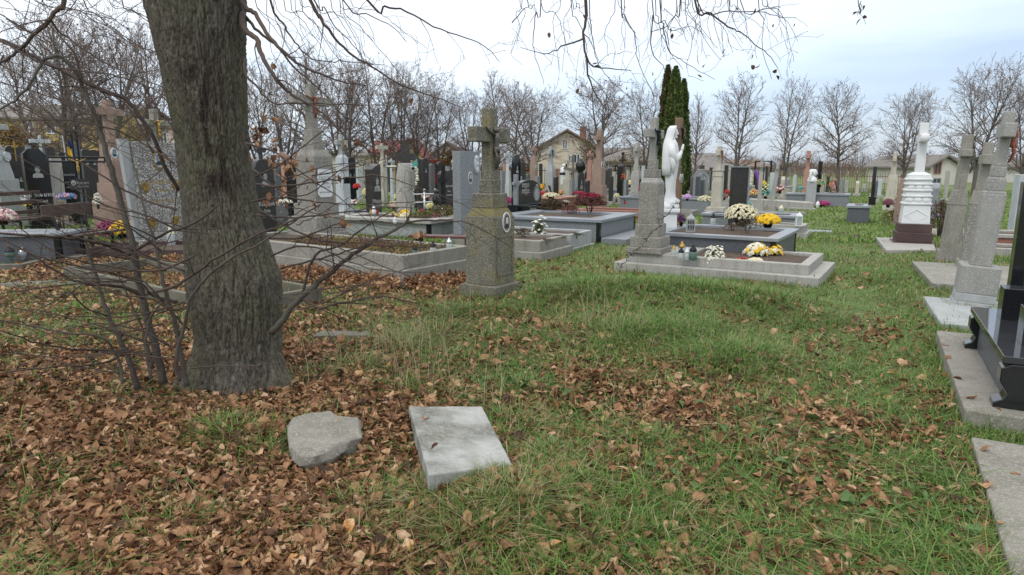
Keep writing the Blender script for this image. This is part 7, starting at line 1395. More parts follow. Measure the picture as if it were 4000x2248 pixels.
for i, (px, r0, r1) in enumerate(Hs_):
    u0, v0, Y0 = px[0]; st = at_y(u0, v0, Y0)
    pre = [(cc[16], TY-.15, 3.6), ((cc[16]+st.x)/2, (TY+Y0)/2-.1, 4.1), (st.x*.92, Y0, 3.5+.05*(i % 3))] if v0 <= 0 else []
    limb(px, r0, r1, 'branch', tree, pre=pre, seed=200+i, dens=5.0, L=.30, lev=1, droop=-.05)
# boughs in the upper left corner
Lf = [(((248, 0, 4.2), (230, 32, 4.2), (194, 78, 4.2), (140, 130, 4.2), (89, 182, 4.2), (40, 225, 4.2), (-20, 258, 4.2)), .016, .008), (((-30, 145, 4.6), (75, 190, 4.6), (155, 233, 4.6), (240, 275, 4.6), (310, 312, 4.6), (400, 352, 4.65), (497, 392, 4.7), (543, 454, 4.7), (600, 535, 4.7), (640, 640, 4.75), (700, 745, 4.8)), .012, .014),
 (((240, 0, 3.8), (300, 40, 3.8), (400, 100, 3.8), (520, 170, 3.8), (640, 215, 3.8)), .004, .002), (((320, 0, 4.4), (380, 60, 4.4), (450, 120, 4.4), (560, 190, 4.4), (640, 230, 4.4)), .005, .002), (((470, 0, 4.1), (530, 50, 4.1), (590, 95, 4.1), (640, 160, 4.1)), .005, .002),
 (((194, 78, 4.2), (240, 130, 4.3), (320, 190, 4.3), (440, 260, 4.3), (560, 310, 4.3), (680, 360, 4.3)), .006, .002), (((0, 160, 4.0), (90, 210, 4.0), (200, 260, 4.0), (330, 280, 4.0), (470, 300, 4.0), (600, 350, 4.0), (700, 430, 4.0), (850, 525, 4.0)), .006, .002)]
for i, (px, r0, r1) in enumerate(Lf):
    u0, v0, Y0 = px[0]; st = at_y(u0, v0, Y0); pre = [(cc[16]-.1, TY, 3.5), ((cc[16]+st.x)/2, TY-.2, 3.7), (st.x, Y0, max(3.0, st.z+.35))] if v0 <= 0 else []
    limb(px, r0, r1, 'branch', tree, pre=pre, seed=300+i, dens=5., L=.5, lev=1, droop=-.02)
# ---------------------------------------------------------------- suckers and brush at the foot of the tree
def sucker(label, px, r0, r1, subs=(), seed=1, dens=3., L=.5, name='sapling'):
    o = empty(name, (0, 0, 0)); a = at_y(*px[0]); tag(o, label, 'sapling', 'saplings sprouting round the foot of the tree')
    limb(px, r0, r1, 'stem', o, 'stem', dens=dens, L=L, seed=seed, droop=.0, n=4, bend=.10)
    for i, (q, a_, b_) in enumerate(subs): limb(q, a_, b_, 'branch', o, 'twig', dens=dens*1.25, L=L*.9, seed=seed*17+i, droop=.0, lev=1, bend=.10)
    return o
sucker('greyish sapling stem leaning left, leftmost at the tree foot', ((540, 1520, 4.4), (505, 1410, 4.4), (470, 1330, 4.4), (425, 1238, 4.4), (390, 1130, 4.4), (345, 985, 4.4), (330, 930, 4.4)), .020, .009,
 ((((490, 1372, 4.4), (350, 1370, 4.2), (190, 1350, 4.0), (60, 1310, 3.8), (-60, 1270, 3.7)), .008, .003), (((495, 1375, 4.4), (400, 1420, 4.1), (220, 1435, 3.9), (60, 1450, 3.8), (-40, 1470, 3.7)), .007, .003), (((425, 1238, 4.4), (330, 1200, 4.2), (268, 1140, 4.1), (200, 1185, 4.0), (100, 1235, 3.9)), .006, .002)), 11)
sucker('thick dark sapling rising into a long arched bough on the left', ((640, 1500, 4.5), (618, 1400, 4.5), (580, 1280, 4.5), (560, 1180, 4.5), (535, 1060, 4.5), (519, 963, 4.5), (480, 825, 4.5), (442, 687, 4.5), (414, 598, 4.5), (392, 510, 4.5), (359, 427, 4.5), (326, 344, 4.5), (310, 300, 4.45), (240, 225, 4.4), (186, 229, 4.35), (166, 245, 4.35), (116, 330, 4.3), (60, 390, 4.3), (-10, 430, 4.3)), .026, .006,
 ((((505, 1000, 4.5), (420, 960, 4.3), (300, 935, 4.1), (160, 920, 3.9), (0, 912, 3.7)), .013, .006), (((505, 990, 4.5), (580, 950, 4.4), (660, 905, 4.3), (760, 870, 4.15), (860, 800, 4.1)), .012, .005), (((318, 312, 4.5), (290, 210, 4.5), (240, 150, 4.5), (190, 90, 4.5)), .008, .003), (((540, 1100, 4.5), (440, 1070, 4.2), (300, 1040, 4.1), (180, 1010, 4.), (20, 960, 3.9)), .008, .003)), 12, 2.6)
sucker('straight sapling stem close to the left side of the trunk', ((730, 1510, 4.3), (710, 1400, 4.3), (690, 1290, 4.3), (650, 1150, 4.3), (625, 1050, 4.3), (600, 940, 4.3), (560, 800, 4.3), (520, 640, 4.3)), .018, .005,
 ((((560, 1165, 4.4), (480, 1120, 4.3), (340, 1110, 4.15), (240, 1075, 4.1), (130, 1000, 4.0), (0, 930, 3.9)), .012, .004), (((690, 1180, 4.3), (600, 1160, 4.3), (545, 1105, 4.2), (430, 1100, 4.1), (200, 1120, 4.0), (0, 1150, 3.9)), .009, .003), (((570, 1150, 4.3), (700, 1110, 4.2), (830, 1020, 4.1), (980, 930, 4.05), (1130, 870, 4.0), (1250, 800, 4.0)), .010, .004)), 13)
sucker('thin bent sapling between the straight one and the trunk', ((700, 1490, 4.15), (690, 1390, 4.15), (720, 1280, 4.15), (740, 1180, 4.1), (800, 1090, 4.05), (900, 1010, 4.), (1000, 960, 4.), (1100, 900, 4.0), (1170, 850, 4.0)), .013, .004, ((((600, 1440, 4.2), (560, 1300, 4.2), (520, 1200, 4.2), (470, 1090, 4.2), (400, 960, 4.2)), .008, .003),), 14)
sucker('sapling with long low shoots crossing in front of the trunk foot', ((590, 1480, 4.1), (570, 1350, 4.1), (590, 1240, 4.1), (640, 1180, 4.1)), .010, .005, ((((745, 1440, 3.95), (850, 1430, 3.9), (980, 1432, 3.9), (1080, 1418, 3.9), (1200, 1380, 3.9)), .005, .002), (((640, 1180, 4.1), (560, 1100, 4.0), (450, 1060, 4.0), (330, 1075, 4.0)), .006, .002)), 15)
sucker('short thin sapling at the left of the tree foot', ((480, 1500, 4.0), (460, 1400, 4.0), (400, 1320, 3.9), (250, 1300, 3.8), (80, 1265, 3.7), (-50, 1240, 3.6)), .009, .003, (), 16)
o = sucker('strong branch leaving the right foot of the trunk and crossing the stepped grave', ((1062, 1300, 4.45), (1110, 1245, 4.4), (1175, 1160, 4.35), (1240, 1105, 4.3), (1300, 1060, 4.3), (1378, 994, 4.3), (1454, 945, 4.3), (1543, 897, 4.3), (1588, 869, 4.3), (1605, 828, 4.3), (1607, 800, 4.3)), .022, .005,
 ((((1180, 1155, 4.35), (1230, 1000, 4.3), (1330, 960, 4.25), (1450, 870, 4.2), (1560, 810, 4.2)), .009, .003), (((1180, 1165, 4.35), (1250, 1205, 4.3), (1330, 1185, 4.25), (1500, 1160, 4.2), (1640, 1190, 4.2)), .010, .003), (((1100, 1050, 4.4), (1220, 1020, 4.3), (1350, 985, 4.25), (1470, 945, 4.2), (1560, 940, 4.2)), .007, .0025), (((1590, 872, 4.3), (1680, 862, 4.3), (1760, 864, 4.3), (1850, 880, 4.3), (1990, 960, 4.3)), .007, .002)), 17, 3.2, .55, 'sapling')
brR = o = empty('brush', (0, 0, 0)); tag(o, 'tangle of thin twigs with withered leaves spreading right of the trunk', 'brushwood')
W2 = [((1000, 720, 4.3), (1090, 728, 4.25), (1180, 720, 4.2), (1290, 705, 4.2), (1420, 690, 4.2), (1500, 690, 4.2), (1640, 735, 4.2), (1760, 780, 4.2), (1900, 850, 4.2)), ((960, 560, 4.4), (1080, 600, 4.3), (1200, 690, 4.2), (1350, 790, 4.2), (1450, 880, 4.2)), ((1000, 840, 4.2), (1150, 850, 4.1), (1350, 830, 4.1), (1520, 810, 4.1), (1700, 820, 4.1)), ((980, 790, 4.3), (1100, 770, 4.2), (1250, 790, 4.1), (1400, 800, 4.1), (1600, 790, 4.1), (1720, 760, 4.1)),
 ((1010, 820, 4.15), (1150, 900, 4.1), (1300, 960, 4.1), (1500, 1040, 4.1), (1650, 1100, 4.1), (1720, 1110, 4.1)), ((985, 660, 4.4), (1090, 740, 4.3), (1200, 760, 4.3), (1370, 640, 4.2), (1500, 620, 4.2)), ((1050, 930, 4.2), (1180, 930, 4.1), (1300, 880, 4.1), (1450, 860, 4.1), (1600, 900, 4.1)), ((1060, 1000, 4.2), (1200, 960, 4.1), (1340, 1010, 4.1), (1480, 1060, 4.1), (1700, 1060, 4.1)), ((1000, 690, 4.3), (1100, 640, 4.3), (1200, 560, 4.3), (1300, 480, 4.3), (1330, 420, 4.3))]
for i, px in enumerate(W2): limb(px, .0065, .0015, 'branch', o, 'twig', dens=4.6, L=.38, seed=400+i, droop=0., lev=1, bend=.15)
o2 = empty('brush', (0, 0, 0)); tag(o2, 'tangle of thin bare twigs spreading left of the trunk over the kerbs', 'brushwood')
W3 = [((760, 1000, 4.1), (600, 1060, 4.), (430, 1040, 3.9), (250, 1000, 3.8), (60, 880, 3.7), (-40, 830, 3.7)), ((740, 1290, 4.2), (600, 1170, 4.1), (450, 1150, 4.), (260, 1060, 4.), (120, 1010, 3.9), (-30, 1000, 3.9)), ((700, 900, 4.3), (560, 840, 4.2), (400, 800, 4.1), (260, 720, 4.), (120, 640, 3.9), (0, 580, 3.9)), ((690, 820, 4.4), (560, 780, 4.4), (420, 700, 4.3), (250, 600, 4.3), (100, 560, 4.2), (-20, 520, 4.2)), ((680, 640, 4.4), (560, 560, 4.4), (420, 500, 4.3), (260, 470, 4.3), (80, 470, 4.2), (-20, 480, 4.2)),
 ((720, 1180, 4.1), (560, 1230, 4.), (400, 1240, 3.9), (200, 1230, 3.8), (0, 1190, 3.7)), ((640, 1400, 4.0), (450, 1380, 3.9), (250, 1400, 3.8), (80, 1380, 3.7), (-20, 1390, 3.7)), ((720, 1060, 3.9), (560, 1000, 3.9), (360, 900, 3.8), (200, 850, 3.8), (40, 840, 3.7)), ((660, 1350, 3.9), (520, 1280, 3.8), (330, 1270, 3.7), (120, 1330, 3.6)), ((630, 980, 4.2), (520, 900, 4.1), (400, 860, 4.), (200, 800, 3.9), (-20, 740, 3.9)), ((600, 600, 4.4), (500, 420, 4.4), (380, 350, 4.4), (200, 330, 4.3), (60, 300, 4.3)), ((690, 520, 4.5), (600, 400, 4.5), (560, 330, 4.5), (540, 260, 4.5))]
for i, px in enumerate(W3): limb(px, .0075 if i in (3, 0) else .006, .002, 'branch', o2, 'twig', dens=4.2, L=.44, seed=500+i, droop=0., lev=1, bend=.15)
# withered leaves still hanging
def hang(o, spots, n_, seed, size=.085):
    rd = np.random.default_rng(seed); P = []
    for u, v, Yq, su, sv in spots:
        for _ in range(n_): P.append(at_y(u+rd.normal(0, su), v+rd.normal(0, sv), Yq+rd.normal(0, .08)))
    P = np.array([tuple(p_) for p_ in P]); q = leaf_mesh('withered_leaves', P[:, 0], P[:, 1], P[:, 2], rd.uniform(.4, 1., len(P))*size, tilt=1.3, tint=rd.beta(1.6, 2.6, len(P))); q.parent = o
hang(o, [(1030, 520, 4.35, 22, 40), (1070, 620, 4.3, 22, 40), (1110, 700, 4.25, 26, 35), (1085, 780, 4.25, 30, 25), (1000, 560, 4.35, 12, 40), (1140, 650, 4.3, 20, 20)], 17, 1, .06)
hang(o, [(1235, 700, 4.15, 14, 22), (1215, 690, 4.1, 10, 20), (1320, 710, 4.1, 6, 10), (1235, 815, 4.1, 14, 12), (1285, 830, 4.1, 8, 20), (1115, 800, 4.1, 10, 10), (1360, 880, 4.1, 25, 14), (1070, 270, 4.3, 3, 3), (1610, 420, 4.3, 10, 12), (1640, 930, 4.2, 12, 5), (1400, 570, 4.2, 10, 6)], 4, 2, .055)
o3 = empty('seed_pods', (0, 0, 0)); tag(o3, 'dry curled linden bracts and seeds dangling from the upper twigs', 'seed pods'); rq = np.random.default_rng(5)
PP = np.array([tuple(at_y(u, v, Yq)) for u, v, Yq in ((2145, 125, 3.9), (2325, 230, 3.9), (2335, 240, 3.9), (2450, 330, 4.1), (2550, 275, 4.1), (2625, 130, 4.0), (2620, 108, 4.0), (2825, 190, 4.1), (2750, 245, 4.2), (2735, 282, 4.2), (2940, 210, 4.1), (2945, 250, 4.1), (2960, 245, 4.1), (2950, 30, 4.3), (2022, 310, 3.8), (3105, 85, 4.4), (3030, 265, 4.1), (3040, 290, 4.1), (3345, 32, 3.6), (3380, 48, 3.6), (3360, 30, 3.6), (3375, 15, 3.6), (3355, 70, 3.6), (3020, 85, 4.4), (2255, 345, 3.9), (2625, 365, 3.7))])
q = leaf_mesh('bract', PP[:, 0], PP[:, 1], PP[:, 2]-.03, np.full(len(PP), .032), tilt=1.2, tint=rq.uniform(.1, .3, len(PP))); q.parent = o3; tag(q, kind='stuff')
# ---------------------------------------------------------------- loose stones in the foreground
zf = .10
pxs = [(210, 480), (214, 436), (238, 392), (300, 374), (360, 356), (430, 352), (500, 348), (540, 376), (610, 384), (690, 392), (694, 450), (702, 512), (640, 532), (560, 566), (480, 608), (400, 640), (335, 650), (280, 645), (250, 615), (222, 580)]
tp = [gp(1000+.5857*x, 1400+.5857*y, .12) for x, y in pxs]; cxx = sum(q[0] for q in tp)/len(tp); cyy = sum(q[1] for q in tp)/len(tp)
rd = random.Random(4); mb = MB(); NR = len(tp); rings = []
def subring(scale, z, jit): return [((q[0]-cxx)*scale+rd.gauss(0, jit), (q[1]-cyy)*scale+rd.gauss(0, jit), z+rd.gauss(0, jit*.7)) for q in tp]
rings = [subring(.90, -.06, .006), subring(.95, .01, .009), subring(1.0, .06, .009), subring(1.01, .098, .004), subring(.96, .112, .003), subring(.6, .115, .002), subring(.25, .114, .002)]
tz = float(gz(cxx, cyy))
mb.add([p_ for r_ in rings for p_ in r_], [(i*NR+(j+1) % NR, i*NR+j, (i+1)*NR+j, (i+1)*NR+(j+1) % NR) for i in range(len(rings)-1) for j in range(NR)]+[tuple((len(rings)-1)*NR+j for j in range(NR-1, -1, -1))])
rb = mb.build('concrete_chunk', M['rubble'], None, (cxx, cyy, tz), bevel=.004); tag(rb, 'rough broken chunk of grey brown concrete lying in the leaves', 'stone'); keep(cxx, cyy, .20, .17, 0)
sb_ = rb.modifiers.new('s', 'SUBSURF'); sb_.subdivision_type = 'SIMPLE'; sb_.levels = sb_.render_levels = 3
tx = bpy.data.textures.new('chips', 'CLOUDS'); tx.noise_scale = .035; tx.noise_depth = 4; dm = rb.modifiers.new('d', 'DISPLACE'); dm.texture = tx; dm.strength = .007; dm.texture_coords = 'LOCAL'
# squared slab: corners read off the photograph, higher at the front left
T = [gp(1000+.5857*a, 1400+.5857*b, z) + (z,) for a, b, z in ((1018, 320, .11), (1508, 320, .08), (1712, 712, .06), (1150, 775, .17))]
cx_, cy_ = sum(q[0] for q in T)/4, sum(q[1] for q in T)/4; tz = float(gz(cx_, cy_))*.5
mb = MB(); mb.add([(q[0]-cx_-.0, q[1]-cy_, -.09) for q in T]+[(q[0]-cx_, q[1]-cy_, q[2]-tz) for q in T], [(0, 1, 2, 3), (7, 6, 5, 4), (1, 0, 4, 5), (2, 1, 5, 6), (3, 2, 6, 7), (0, 3, 7, 4)])
sbk = mb.build('concrete_slab', M['slab'], None, (cx_, cy_, tz), bevel=.008); rough(sbk, .006, .05, 5); tag(sbk, 'squared weathered pale concrete slab half sunk in leaves and grass, front centre', 'slab')
def in_quad(x, y, Q, pad=0):
    ins = np.ones(len(x), bool); c = np.mean(Q, 0)
    for i in range(4):
        a, b = Q[i], Q[(i+1) % 4]; n_ = np.array([-(b[1]-a[1]), b[0]-a[0]]); n_ = n_/np.linalg.norm(n_); s_ = np.sign((c-a) @ n_); ins &= (((x-a[0])*n_[0]+(y-a[1])*n_[1])*s_ > -pad)
    return ins
SQ = np.array([q[:2] for q in T])
def clear(x, y, pad=0.): return ~(blocked(x, y, pad) | in_quad(x, y, SQ, pad) | (np.hypot(x-(cc[1]), (y-TY)) < .33+pad))
# ---------------------------------------------------------------- leaves and grass
x, d = wedge(440000, 1.5, 13.5, 1.0); dl = dens_leaf(x, d); keepm = (rng.random(len(x)) < dl**1.25*np.where(dl > .75, 1, .8)) & clear(x, d, -.0); x, d = x[keepm], d[keepm]
pn = np.clip(.5+.5*np.sin(x*7+d*3)*np.sin(d*6.1-x*2), 0, 1)
kp = rng.random(len(x)) < .45+.55*pn; x, d = x[kp], d[kp]
sz = rng.gamma(5.5, .0078, len(x)).clip(.016, .085)*np.clip(.8+.05*d, .92, 1.5); z = gz(x, d)+rng.uniform(-.004, .04, len(x))*dens_leaf(x, d)
q = leaf_mesh('fallen_leaves', x, d, z, sz, tilt=.42); tag(q, 'brown curled fallen leaves lying over the turf', kind='stuff')
# scattered leaves further out, and in the kerbed beds
n_ = 9000; x = rng.uniform(-11, 9, n_); d = rng.uniform(9, 24, n_); m_ = (rng.random(n_) < np.clip(.75-.13*(x+7), .04, .7)) & ~blocked(x, d, 0); x, d = x[m_], d[m_]
q = leaf_mesh('fallen_leaves', x, d, gz(x, d)*(d < 14), rng.uniform(.06, .11, len(x)), tilt=.4); tag(q, 'scattered fallen leaves among the far graves', kind='stuff')
# leaves drifted against the big stepped grave
n_ = 2600; t_ = rng.random(n_); A0, A1 = np.array(gp(1578, 1134)), np.array(gp(1080, 1062)); A2 = np.array(gp(1800, 1104)); w_ = np.abs(rng.normal(0, .16, n_))+.02
dr = (A1-A0)/np.linalg.norm(A1-A0); nr = np.array([dr[1], -dr[0]]); nr = nr if nr[1] < 0 else -nr; P_ = A0+t_[:, None]*(A1-A0)*1.25+nr*w_[:, None]
d2 = (A2-A0); n2 = np.array([d2[1], -d2[0]])/np.linalg.norm(d2); P2_ = A0+t_[:900, None]*d2+n2*w_[:900, None]; P_ = np.vstack([P_, P2_]); w_ = np.concatenate([w_, w_[:900]])
q = leaf_mesh('fallen_leaves', P_[:, 0], P_[:, 1], gz(P_[:, 0], P_[:, 1])+rng.random(len(P_))*np.clip(.16-w_*.5, 0, .2), rng.uniform(.06, .10, len(P_)), tilt=.7, tint=rng.beta(2.6, 2., len(P_))); tag(q, 'leaves drifted against the foot of the stepped grave', kind='stuff')
def green_tint(x, y, n_):
    dry = .5+.5*np.sin(x*2.7+1)*np.sin(y*2.1+x); t_ = rng.beta(2.4, 3.2, n_)*.8; pd = .10+.22*dry; m_ = rng.random(n_) < pd; t_[m_] = rng.uniform(.72, 1, m_.sum()); return t_
def lush(x, y):
    m_ = sum(np.exp(-((x-a[0])/a[2])**2-((y-a[1])/a[3])**2) for a in [(*q[:2], .9, .6) for q in MOUNDS[:5]]); return np.clip(m_, 0, 1.3)
x, d = wedge(270000, 1.5, 16, 1.0, 1.1); dl = dens_leaf(x, d); lu = lush(x, d); pt = .5+.5*np.sin(x*3.3+d)*np.sin(d*2.9-x*1.3)
keepm = (rng.random(len(x)) < np.clip(1.05-dl*.93+lu*.35, .04, 1)*(.45+.55*pt)) & clear(x, d, -.0); x, d, lu = x[keepm], d[keepm], lu[keepm]
s_ = x*cos(TH)+d*sin(TH); path = np.exp(-((s_+.2)/.55)**2)
h = (.055+.05*rng.random(len(x))+.10*lu*rng.random(len(x)))*(1-.5*path)*np.clip(.8+.03*d, .8, 1.2)
q = blade_mesh('grass', x, d, gz(x, d), h, (.0032+.0007*d)*rng.uniform(.7, 1.3, len(x)), .75, green_tint(x, d, len(x))); tag(q, 'short autumn grass growing through the leaves', kind='stuff')
x, d = wedge(70000, 1.5, 11, 1.0, 1.1); dl = dens_leaf(x, d); cl_ = np.sin(x*5.1+d*2)*np.sin(d*4.7-x*2.2)
m_ = (rng.random(len(x)) < np.clip(1.1-dl, .05, 1)*np.clip(.35+.8*cl_, .03, 1)) & clear(x, d); x, d = x[m_], d[m_]
q = blade_mesh('grass', x, d, gz(x, d), rng.uniform(.09, .19, len(x)), (.0034+.0006*d)*rng.uniform(.7, 1.4, len(x)), 1.35, green_tint(x, d, len(x))); tag(q, 'bent longer grass blades lying between the leaves', kind='stuff')
n_ = 120000; d = 14*(45/14.)**rng.random(n_); x = rng.uniform(-1, 1, n_)*d*.85; m_ = ~blocked(x, d, 0); x, d = x[m_], d[m_]
q = blade_mesh('grass', x, d, np.where(d < 14, gz(x, d), 0), rng.uniform(.05, .12, len(x)), .012+.0011*d, 1.0, np.clip(green_tint(x, d, len(x))*.8+.16, 0, .8)); tag(q, 'grass between the far graves', kind='stuff')
# fringe of grass and leaves along kerbs and plinths
EX, EY, NX, NY = [], [], [], []
for cx, cy, ha, hb, r in KEEP:
    if cy > 22: continue
    n_ = int((ha+hb)*4*(110 if cy < 10 else 60)); c, s_ = cos(r), sin(r); t_ = rng.uniform(-1, 1, n_); sd_ = rng.integers(0, 4, n_); off = np.abs(rng.normal(0, .02, n_))+.004
    la = np.where(sd_ < 2, np.where(sd_ == 0, ha+off, -ha-off), t_*ha); lb_ = np.where(sd_ < 2, t_*hb, np.where(sd_ == 2, hb+off, -hb-off))
    EX.append(cx+la*c-lb_*s_); EY.append(cy+la*s_+lb_*c)
x, d = np.concatenate(EX), np.concatenate(EY); m_ = clear(x, d) & (rng.random(len(x)) < .35+.65*np.clip(np.sin(x*4.1)*np.sin(d*3.7)+.3, 0, 1)); x, d = x[m_], d[m_]
q = blade_mesh('grass', x, d, gz(x, d), rng.uniform(.05, .15, len(x)), .0035+.0006*d, .5, green_tint(x, d, len(x))); tag(q, 'uncut grass fringe along the grave kerbs', kind='stuff')
# tufts
def tuft(u, v, n_, R_, hh, ln=.9, dry=.5, out=True):
    cx, cy = gp(u, v); r = R_*np.sqrt(rng.random(n_)); a = rng.uniform(0, 2*pi, n_); x = cx+r*np.cos(a); y = cy+r*np.sin(a); t_ = rng.beta(2.2, 3, n_)*.75; m_ = rng.random(n_) < dry; t_[m_] = rng.uniform(.78, 1, m_.sum())
    return x, y, hh*rng.uniform(.5, 1.1, n_), t_, a+rng.normal(0, .7, n_)
TU = [(1780, 1960, 420, .16, .17, .4), (1650, 1990, 220, .16, .17, .5), (2030, 1990, 300, .13, .17, .6), (1900, 2080, 380, .22, .18, .6), (1420, 2010, 300, .12, .16, .4), (2560, 1310, 420, .4, .20, .3), (2430, 1340, 300, .35, .18, .5), (2720, 1300, 300, .4, .2, .2), (2880, 1430, 480, .45, .17, .25), (2700, 1400, 260, .4, .14, .3), (2300, 1180, 600, .4, .2, .3), (2600, 1150, 900, .8, .2, .15), (2900, 1180, 900, .8, .2, .2), (3150, 1250, 500, .5, .18, .2), (2450, 1130, 500, .5, .18, .2), (1560, 1350, 400, .25, .22, .6), (1700, 1300, 400, .3, .22, .5), (1880, 1220, 500, .4, .16, .3), (1760, 1230, 300, .3, .18, .4), (2050, 1220, 300, .3, .16, .2), (950, 1740, 500, .2, .16, .35), (860, 1720, 300, .15, .15, .3), (1010, 1820, 250, .15, .14, .3), (700, 2090, 250, .15, .13, .2), (1240, 1480, 250, .15, .14, .3), (1390, 1440, 250, .18, .18, .6), (2060, 1510, 400, .2, .12, .1), (2330, 2100, 300, .15, .10, .1), (2500, 1700, 300, .2, .12, .15), (3420, 1080, 500, .8, .16, .1), (3300, 1010, 400, .8, .16, .1), (3000, 1120, 500, .7, .14, .1), (300, 2150, 300, .2, .10, .3), (200, 1310, 300, .5, .1, .3), (1660, 1140, 200, .2, .1, .2), (2030, 1650, 300, .2, .14, .3), (2180, 1780, 300, .15, .12, .3), (800, 1480, 100, .1, .14, .6), (1130, 1500, 150, .12, .16, .6)]
A_ = [tuft(u, v, n_, R_, hh, .9, dry) for u, v, n_, R_, hh, dry in TU]; x, y, h, t_, a = (np.concatenate([q[i] for q in A_]) for i in range(5)); m_ = clear(x, y, -.01); x, y, h, t_, a = x[m_], y[m_], h[m_], t_[m_], a[m_]
q = blade_mesh('grass_tufts', x, y, gz(x, y), h, .0035+.0005*y, 1.25, t_, a); tag(q, 'longer arching tufts of half dry grass', kind='stuff')
# tall dry stalks
n_ = 150; us = np.concatenate([rng.normal(1590, 110, 90), rng.normal(2330, 60, 25), rng.normal(1900, 250, 35)]); vs_ = np.concatenate([rng.normal(1430, 90, 90), rng.normal(1290, 30, 25), rng.normal(1500, 150, 35)])
P_ = np.array([gp(u, v) for u, v in zip(us, vs_)]); m_ = clear(P_[:, 0], P_[:, 1], 0); P_ = P_[m_]
q = blade_mesh('dry_stalks', P_[:, 0], P_[:, 1], gz(P_[:, 0], P_[:, 1]), rng.uniform(.25, .62, len(P_)), .0028+.0004*P_[:, 1], .28, rng.uniform(.88, 1, len(P_))); tag(q, 'tall thin straw coloured grass stalks', kind='stuff')
# broad green weeds
n_ = 170; cl = [(2050, 1500, .12), (2180, 1760, .1), (3500, 1980, .25), (3400, 1850, .25), (1890, 1500, .1), (2900, 1720, .3), (250, 1300, .5), (130, 1250, .4), (1270, 1100, .3), (720, 1900, .1), (2700, 1600, .3), (3650, 2000, .2)]
P_ = np.array([np.array(gp(u, v))+rng.normal(0, s_, 2) for u, v, s_ in [cl[i % len(cl)] for i in range(n_)]]); m_ = clear(P_[:, 0], P_[:, 1], .02); P_ = P_[m_]
M['weed'] = stone('broad_weed_leaf', (.06, .12, .03), (.09, .15, .04), 10, rough=.5, bump=0)
q = leaf_mesh('weeds', P_[:, 0], P_[:, 1], gz(P_[:, 0], P_[:, 1])+.02, rng.uniform(.04, .085, len(P_)), tilt=.35); q.data.materials.clear(); q.data.materials.append(M['weed']); tag(q, 'low broad leaved green weeds in the turf', kind='stuff')
for k_, (u, v) in enumerate(((3340, 925), (3290, 915), (3240, 945))):
    x, y = gp(u, v); mb = MB(); mb.smooth = True; n2 = 10; vs = [(i/n2*.5-.25, j/n2*.4-.2, .07*max(0, 1-((i/n2-.5)**2+(j/n2-.5)**2)*5)*(1+.6*mn.noise((i*.9+k_, j*.9, 0)))-.02) for j in range(n2+1) for i in range(n2+1)]
    mb.add(vs, [(j*(n2+1)+i, j*(n2+1)+i+1, (j+1)*(n2+1)+i+1, (j+1)*(n2+1)+i) for j in range(n2) for i in range(n2)]); q = mb.build('molehill', M['soil'], None, (x, y, float(gz(x, y)))); tag(q, ['brown molehill on the path, right one of three', 'brown molehill on the path, middle one of three', 'brown molehill on the path, left one of three'][k_], 'molehill', 'molehills on the path')

# ---------------------------------------------------------------- finer boughs of the crown
rr = random.Random(21)
for i in range(52):   # upper left, crossing the sky
    u0 = rr.uniform(-80, 620) if i % 3 else rr.uniform(-60, 100); v0 = -20 if i % 3 else rr.uniform(0, 420); Yq = rr.uniform(3.9, 5.2); a = rr.uniform(.35, .95) if rr.random() < .72 else rr.uniform(1.9, 2.6); l_ = rr.uniform(350, 800)
    px = [(u0+l_*t_*cos(a)+30*sin(t_*5+i), v0+l_*t_*sin(a)*.8+20*cos(t_*4+i*2), Yq) for t_ in (0, .25, .5, .75, 1)]
    px = [q for q in px if q[0] < 720-(q[1] < 300)*60] 
    if len(px) < 3: continue
    st = at_y(*px[0]); pre = [(cc[16]-.15, TY, 3.5), ((cc[16]+st.x)/2, TY-.1, 3.7), (st.x, Yq, max(st.z+.3, 2.95))] if v0 < 0 else []
    limb(px, rr.uniform(.0024, .0046), .0012, 'branch', tree, pre=pre, seed=700+i, dens=5., L=.42, lev=1, droop=-.02)
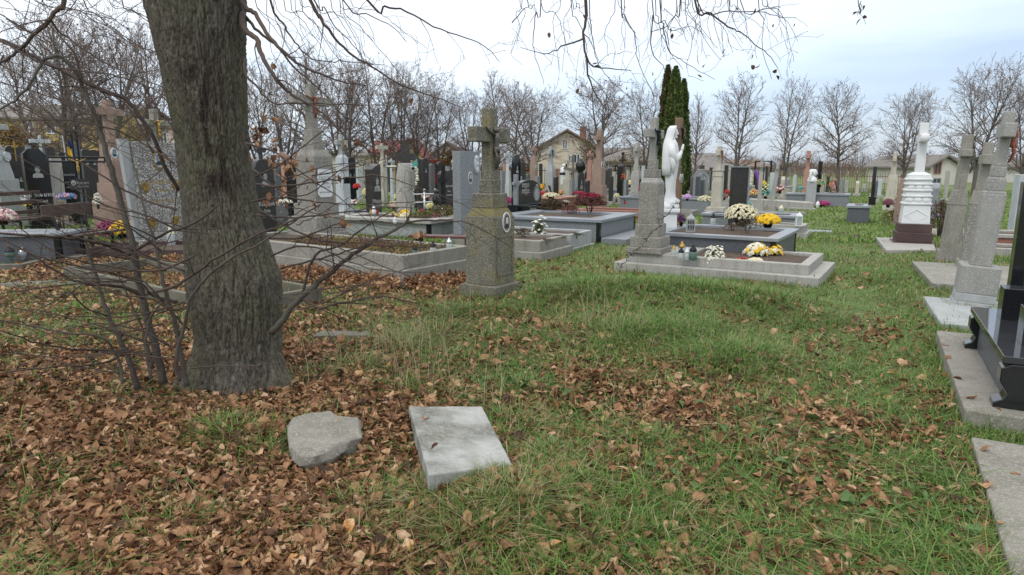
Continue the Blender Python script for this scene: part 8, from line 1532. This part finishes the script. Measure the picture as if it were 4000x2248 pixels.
for i in range(50):   # hanging strands in the upper middle
    u0 = rr.uniform(2020, 3080) if i % 3 else rr.uniform(960, 1500); Yq = rr.uniform(3.6, 4.8); L_ = rr.uniform(90, 330) if i % 3 else rr.uniform(160, 480); a = rr.uniform(-60, 150) if i % 3 else rr.uniform(80, 330)
    px = [(u0+a*t_+16*sin(t_*6+i), -20+L_*t_, Yq) for t_ in (0, .3, .6, 1)]
    st = at_y(*px[0]); limb(px, rr.uniform(.0022, .0038), .0012, 'branch', tree, pre=[(cc[16], TY-.1, 3.7), ((cc[16]+st.x)/2, (TY+Yq)/2, 4.2), (st.x*.95, Yq, 3.4)], seed=800+i, dens=5.5, L=.30, lev=1, droop=-.06)

rr = random.Random(33)
for i in range(34):   # more brush left of the tree
    u0 = rr.uniform(470, 760); v0 = rr.uniform(900, 1480); Yq = rr.uniform(3.8, 4.5); a = rr.uniform(2.7, 3.9); l_ = rr.uniform(220, 620)
    px = [(u0+l_*t_*cos(a), v0+l_*t_*sin(a)*.55+25*sin(t_*3+i), Yq-t_*.3) for t_ in (0, .3, .6, 1)]
    limb(px, rr.uniform(.003, .006), .0015, 'branch', o2, 'twig', dens=4.6, L=.36, seed=900+i, droop=0., lev=1, bend=.18)
for i in range(16):   # and right of it
    u0 = rr.uniform(1010, 1300); v0 = rr.uniform(640, 1250); Yq = rr.uniform(4.0, 4.4); a = rr.uniform(-.7, .4); l_ = rr.uniform(220, 520)
    px = [(u0+l_*t_*cos(a), v0+l_*t_*sin(a)*.7+22*sin(t_*3+i), Yq) for t_ in (0, .3, .6, 1)]
    limb(px, rr.uniform(.003, .005), .0014, 'branch', brR, 'twig', dens=4.6, L=.32, seed=950+i, droop=0., lev=1, bend=.18)
# a few leaves lying on the slabs and kerbs
LP = [(3700, 1400, .12), (3740, 1480, .12), (3690, 1350, .12), (3850, 1900, .05), (3900, 2050, .05), (3840, 1760, .05), (3960, 1850, .05), (2500, 1052, .14), (2700, 1062, .14), (3180, 1080, .14), (3120, 1110, .14), (1700, 1750, .17), (1320, 1640, .14), (1660, 1640, .13), (3650, 1230, .08), (3900, 1600, .12), (3800, 1560, .12), (1250, 1330, .06), (430, 1140, .05), (200, 1110, .05), (150, 1125, .05)]
P_ = np.array([(*gp(u, v, z), z) for u, v, z in LP]); q = leaf_mesh('fallen_leaves', P_[:, 0], P_[:, 1], P_[:, 2], rng.uniform(.04, .07, len(P_)), tilt=.25); tag(q, 'single leaves dropped on slabs and kerbs', kind='stuff')
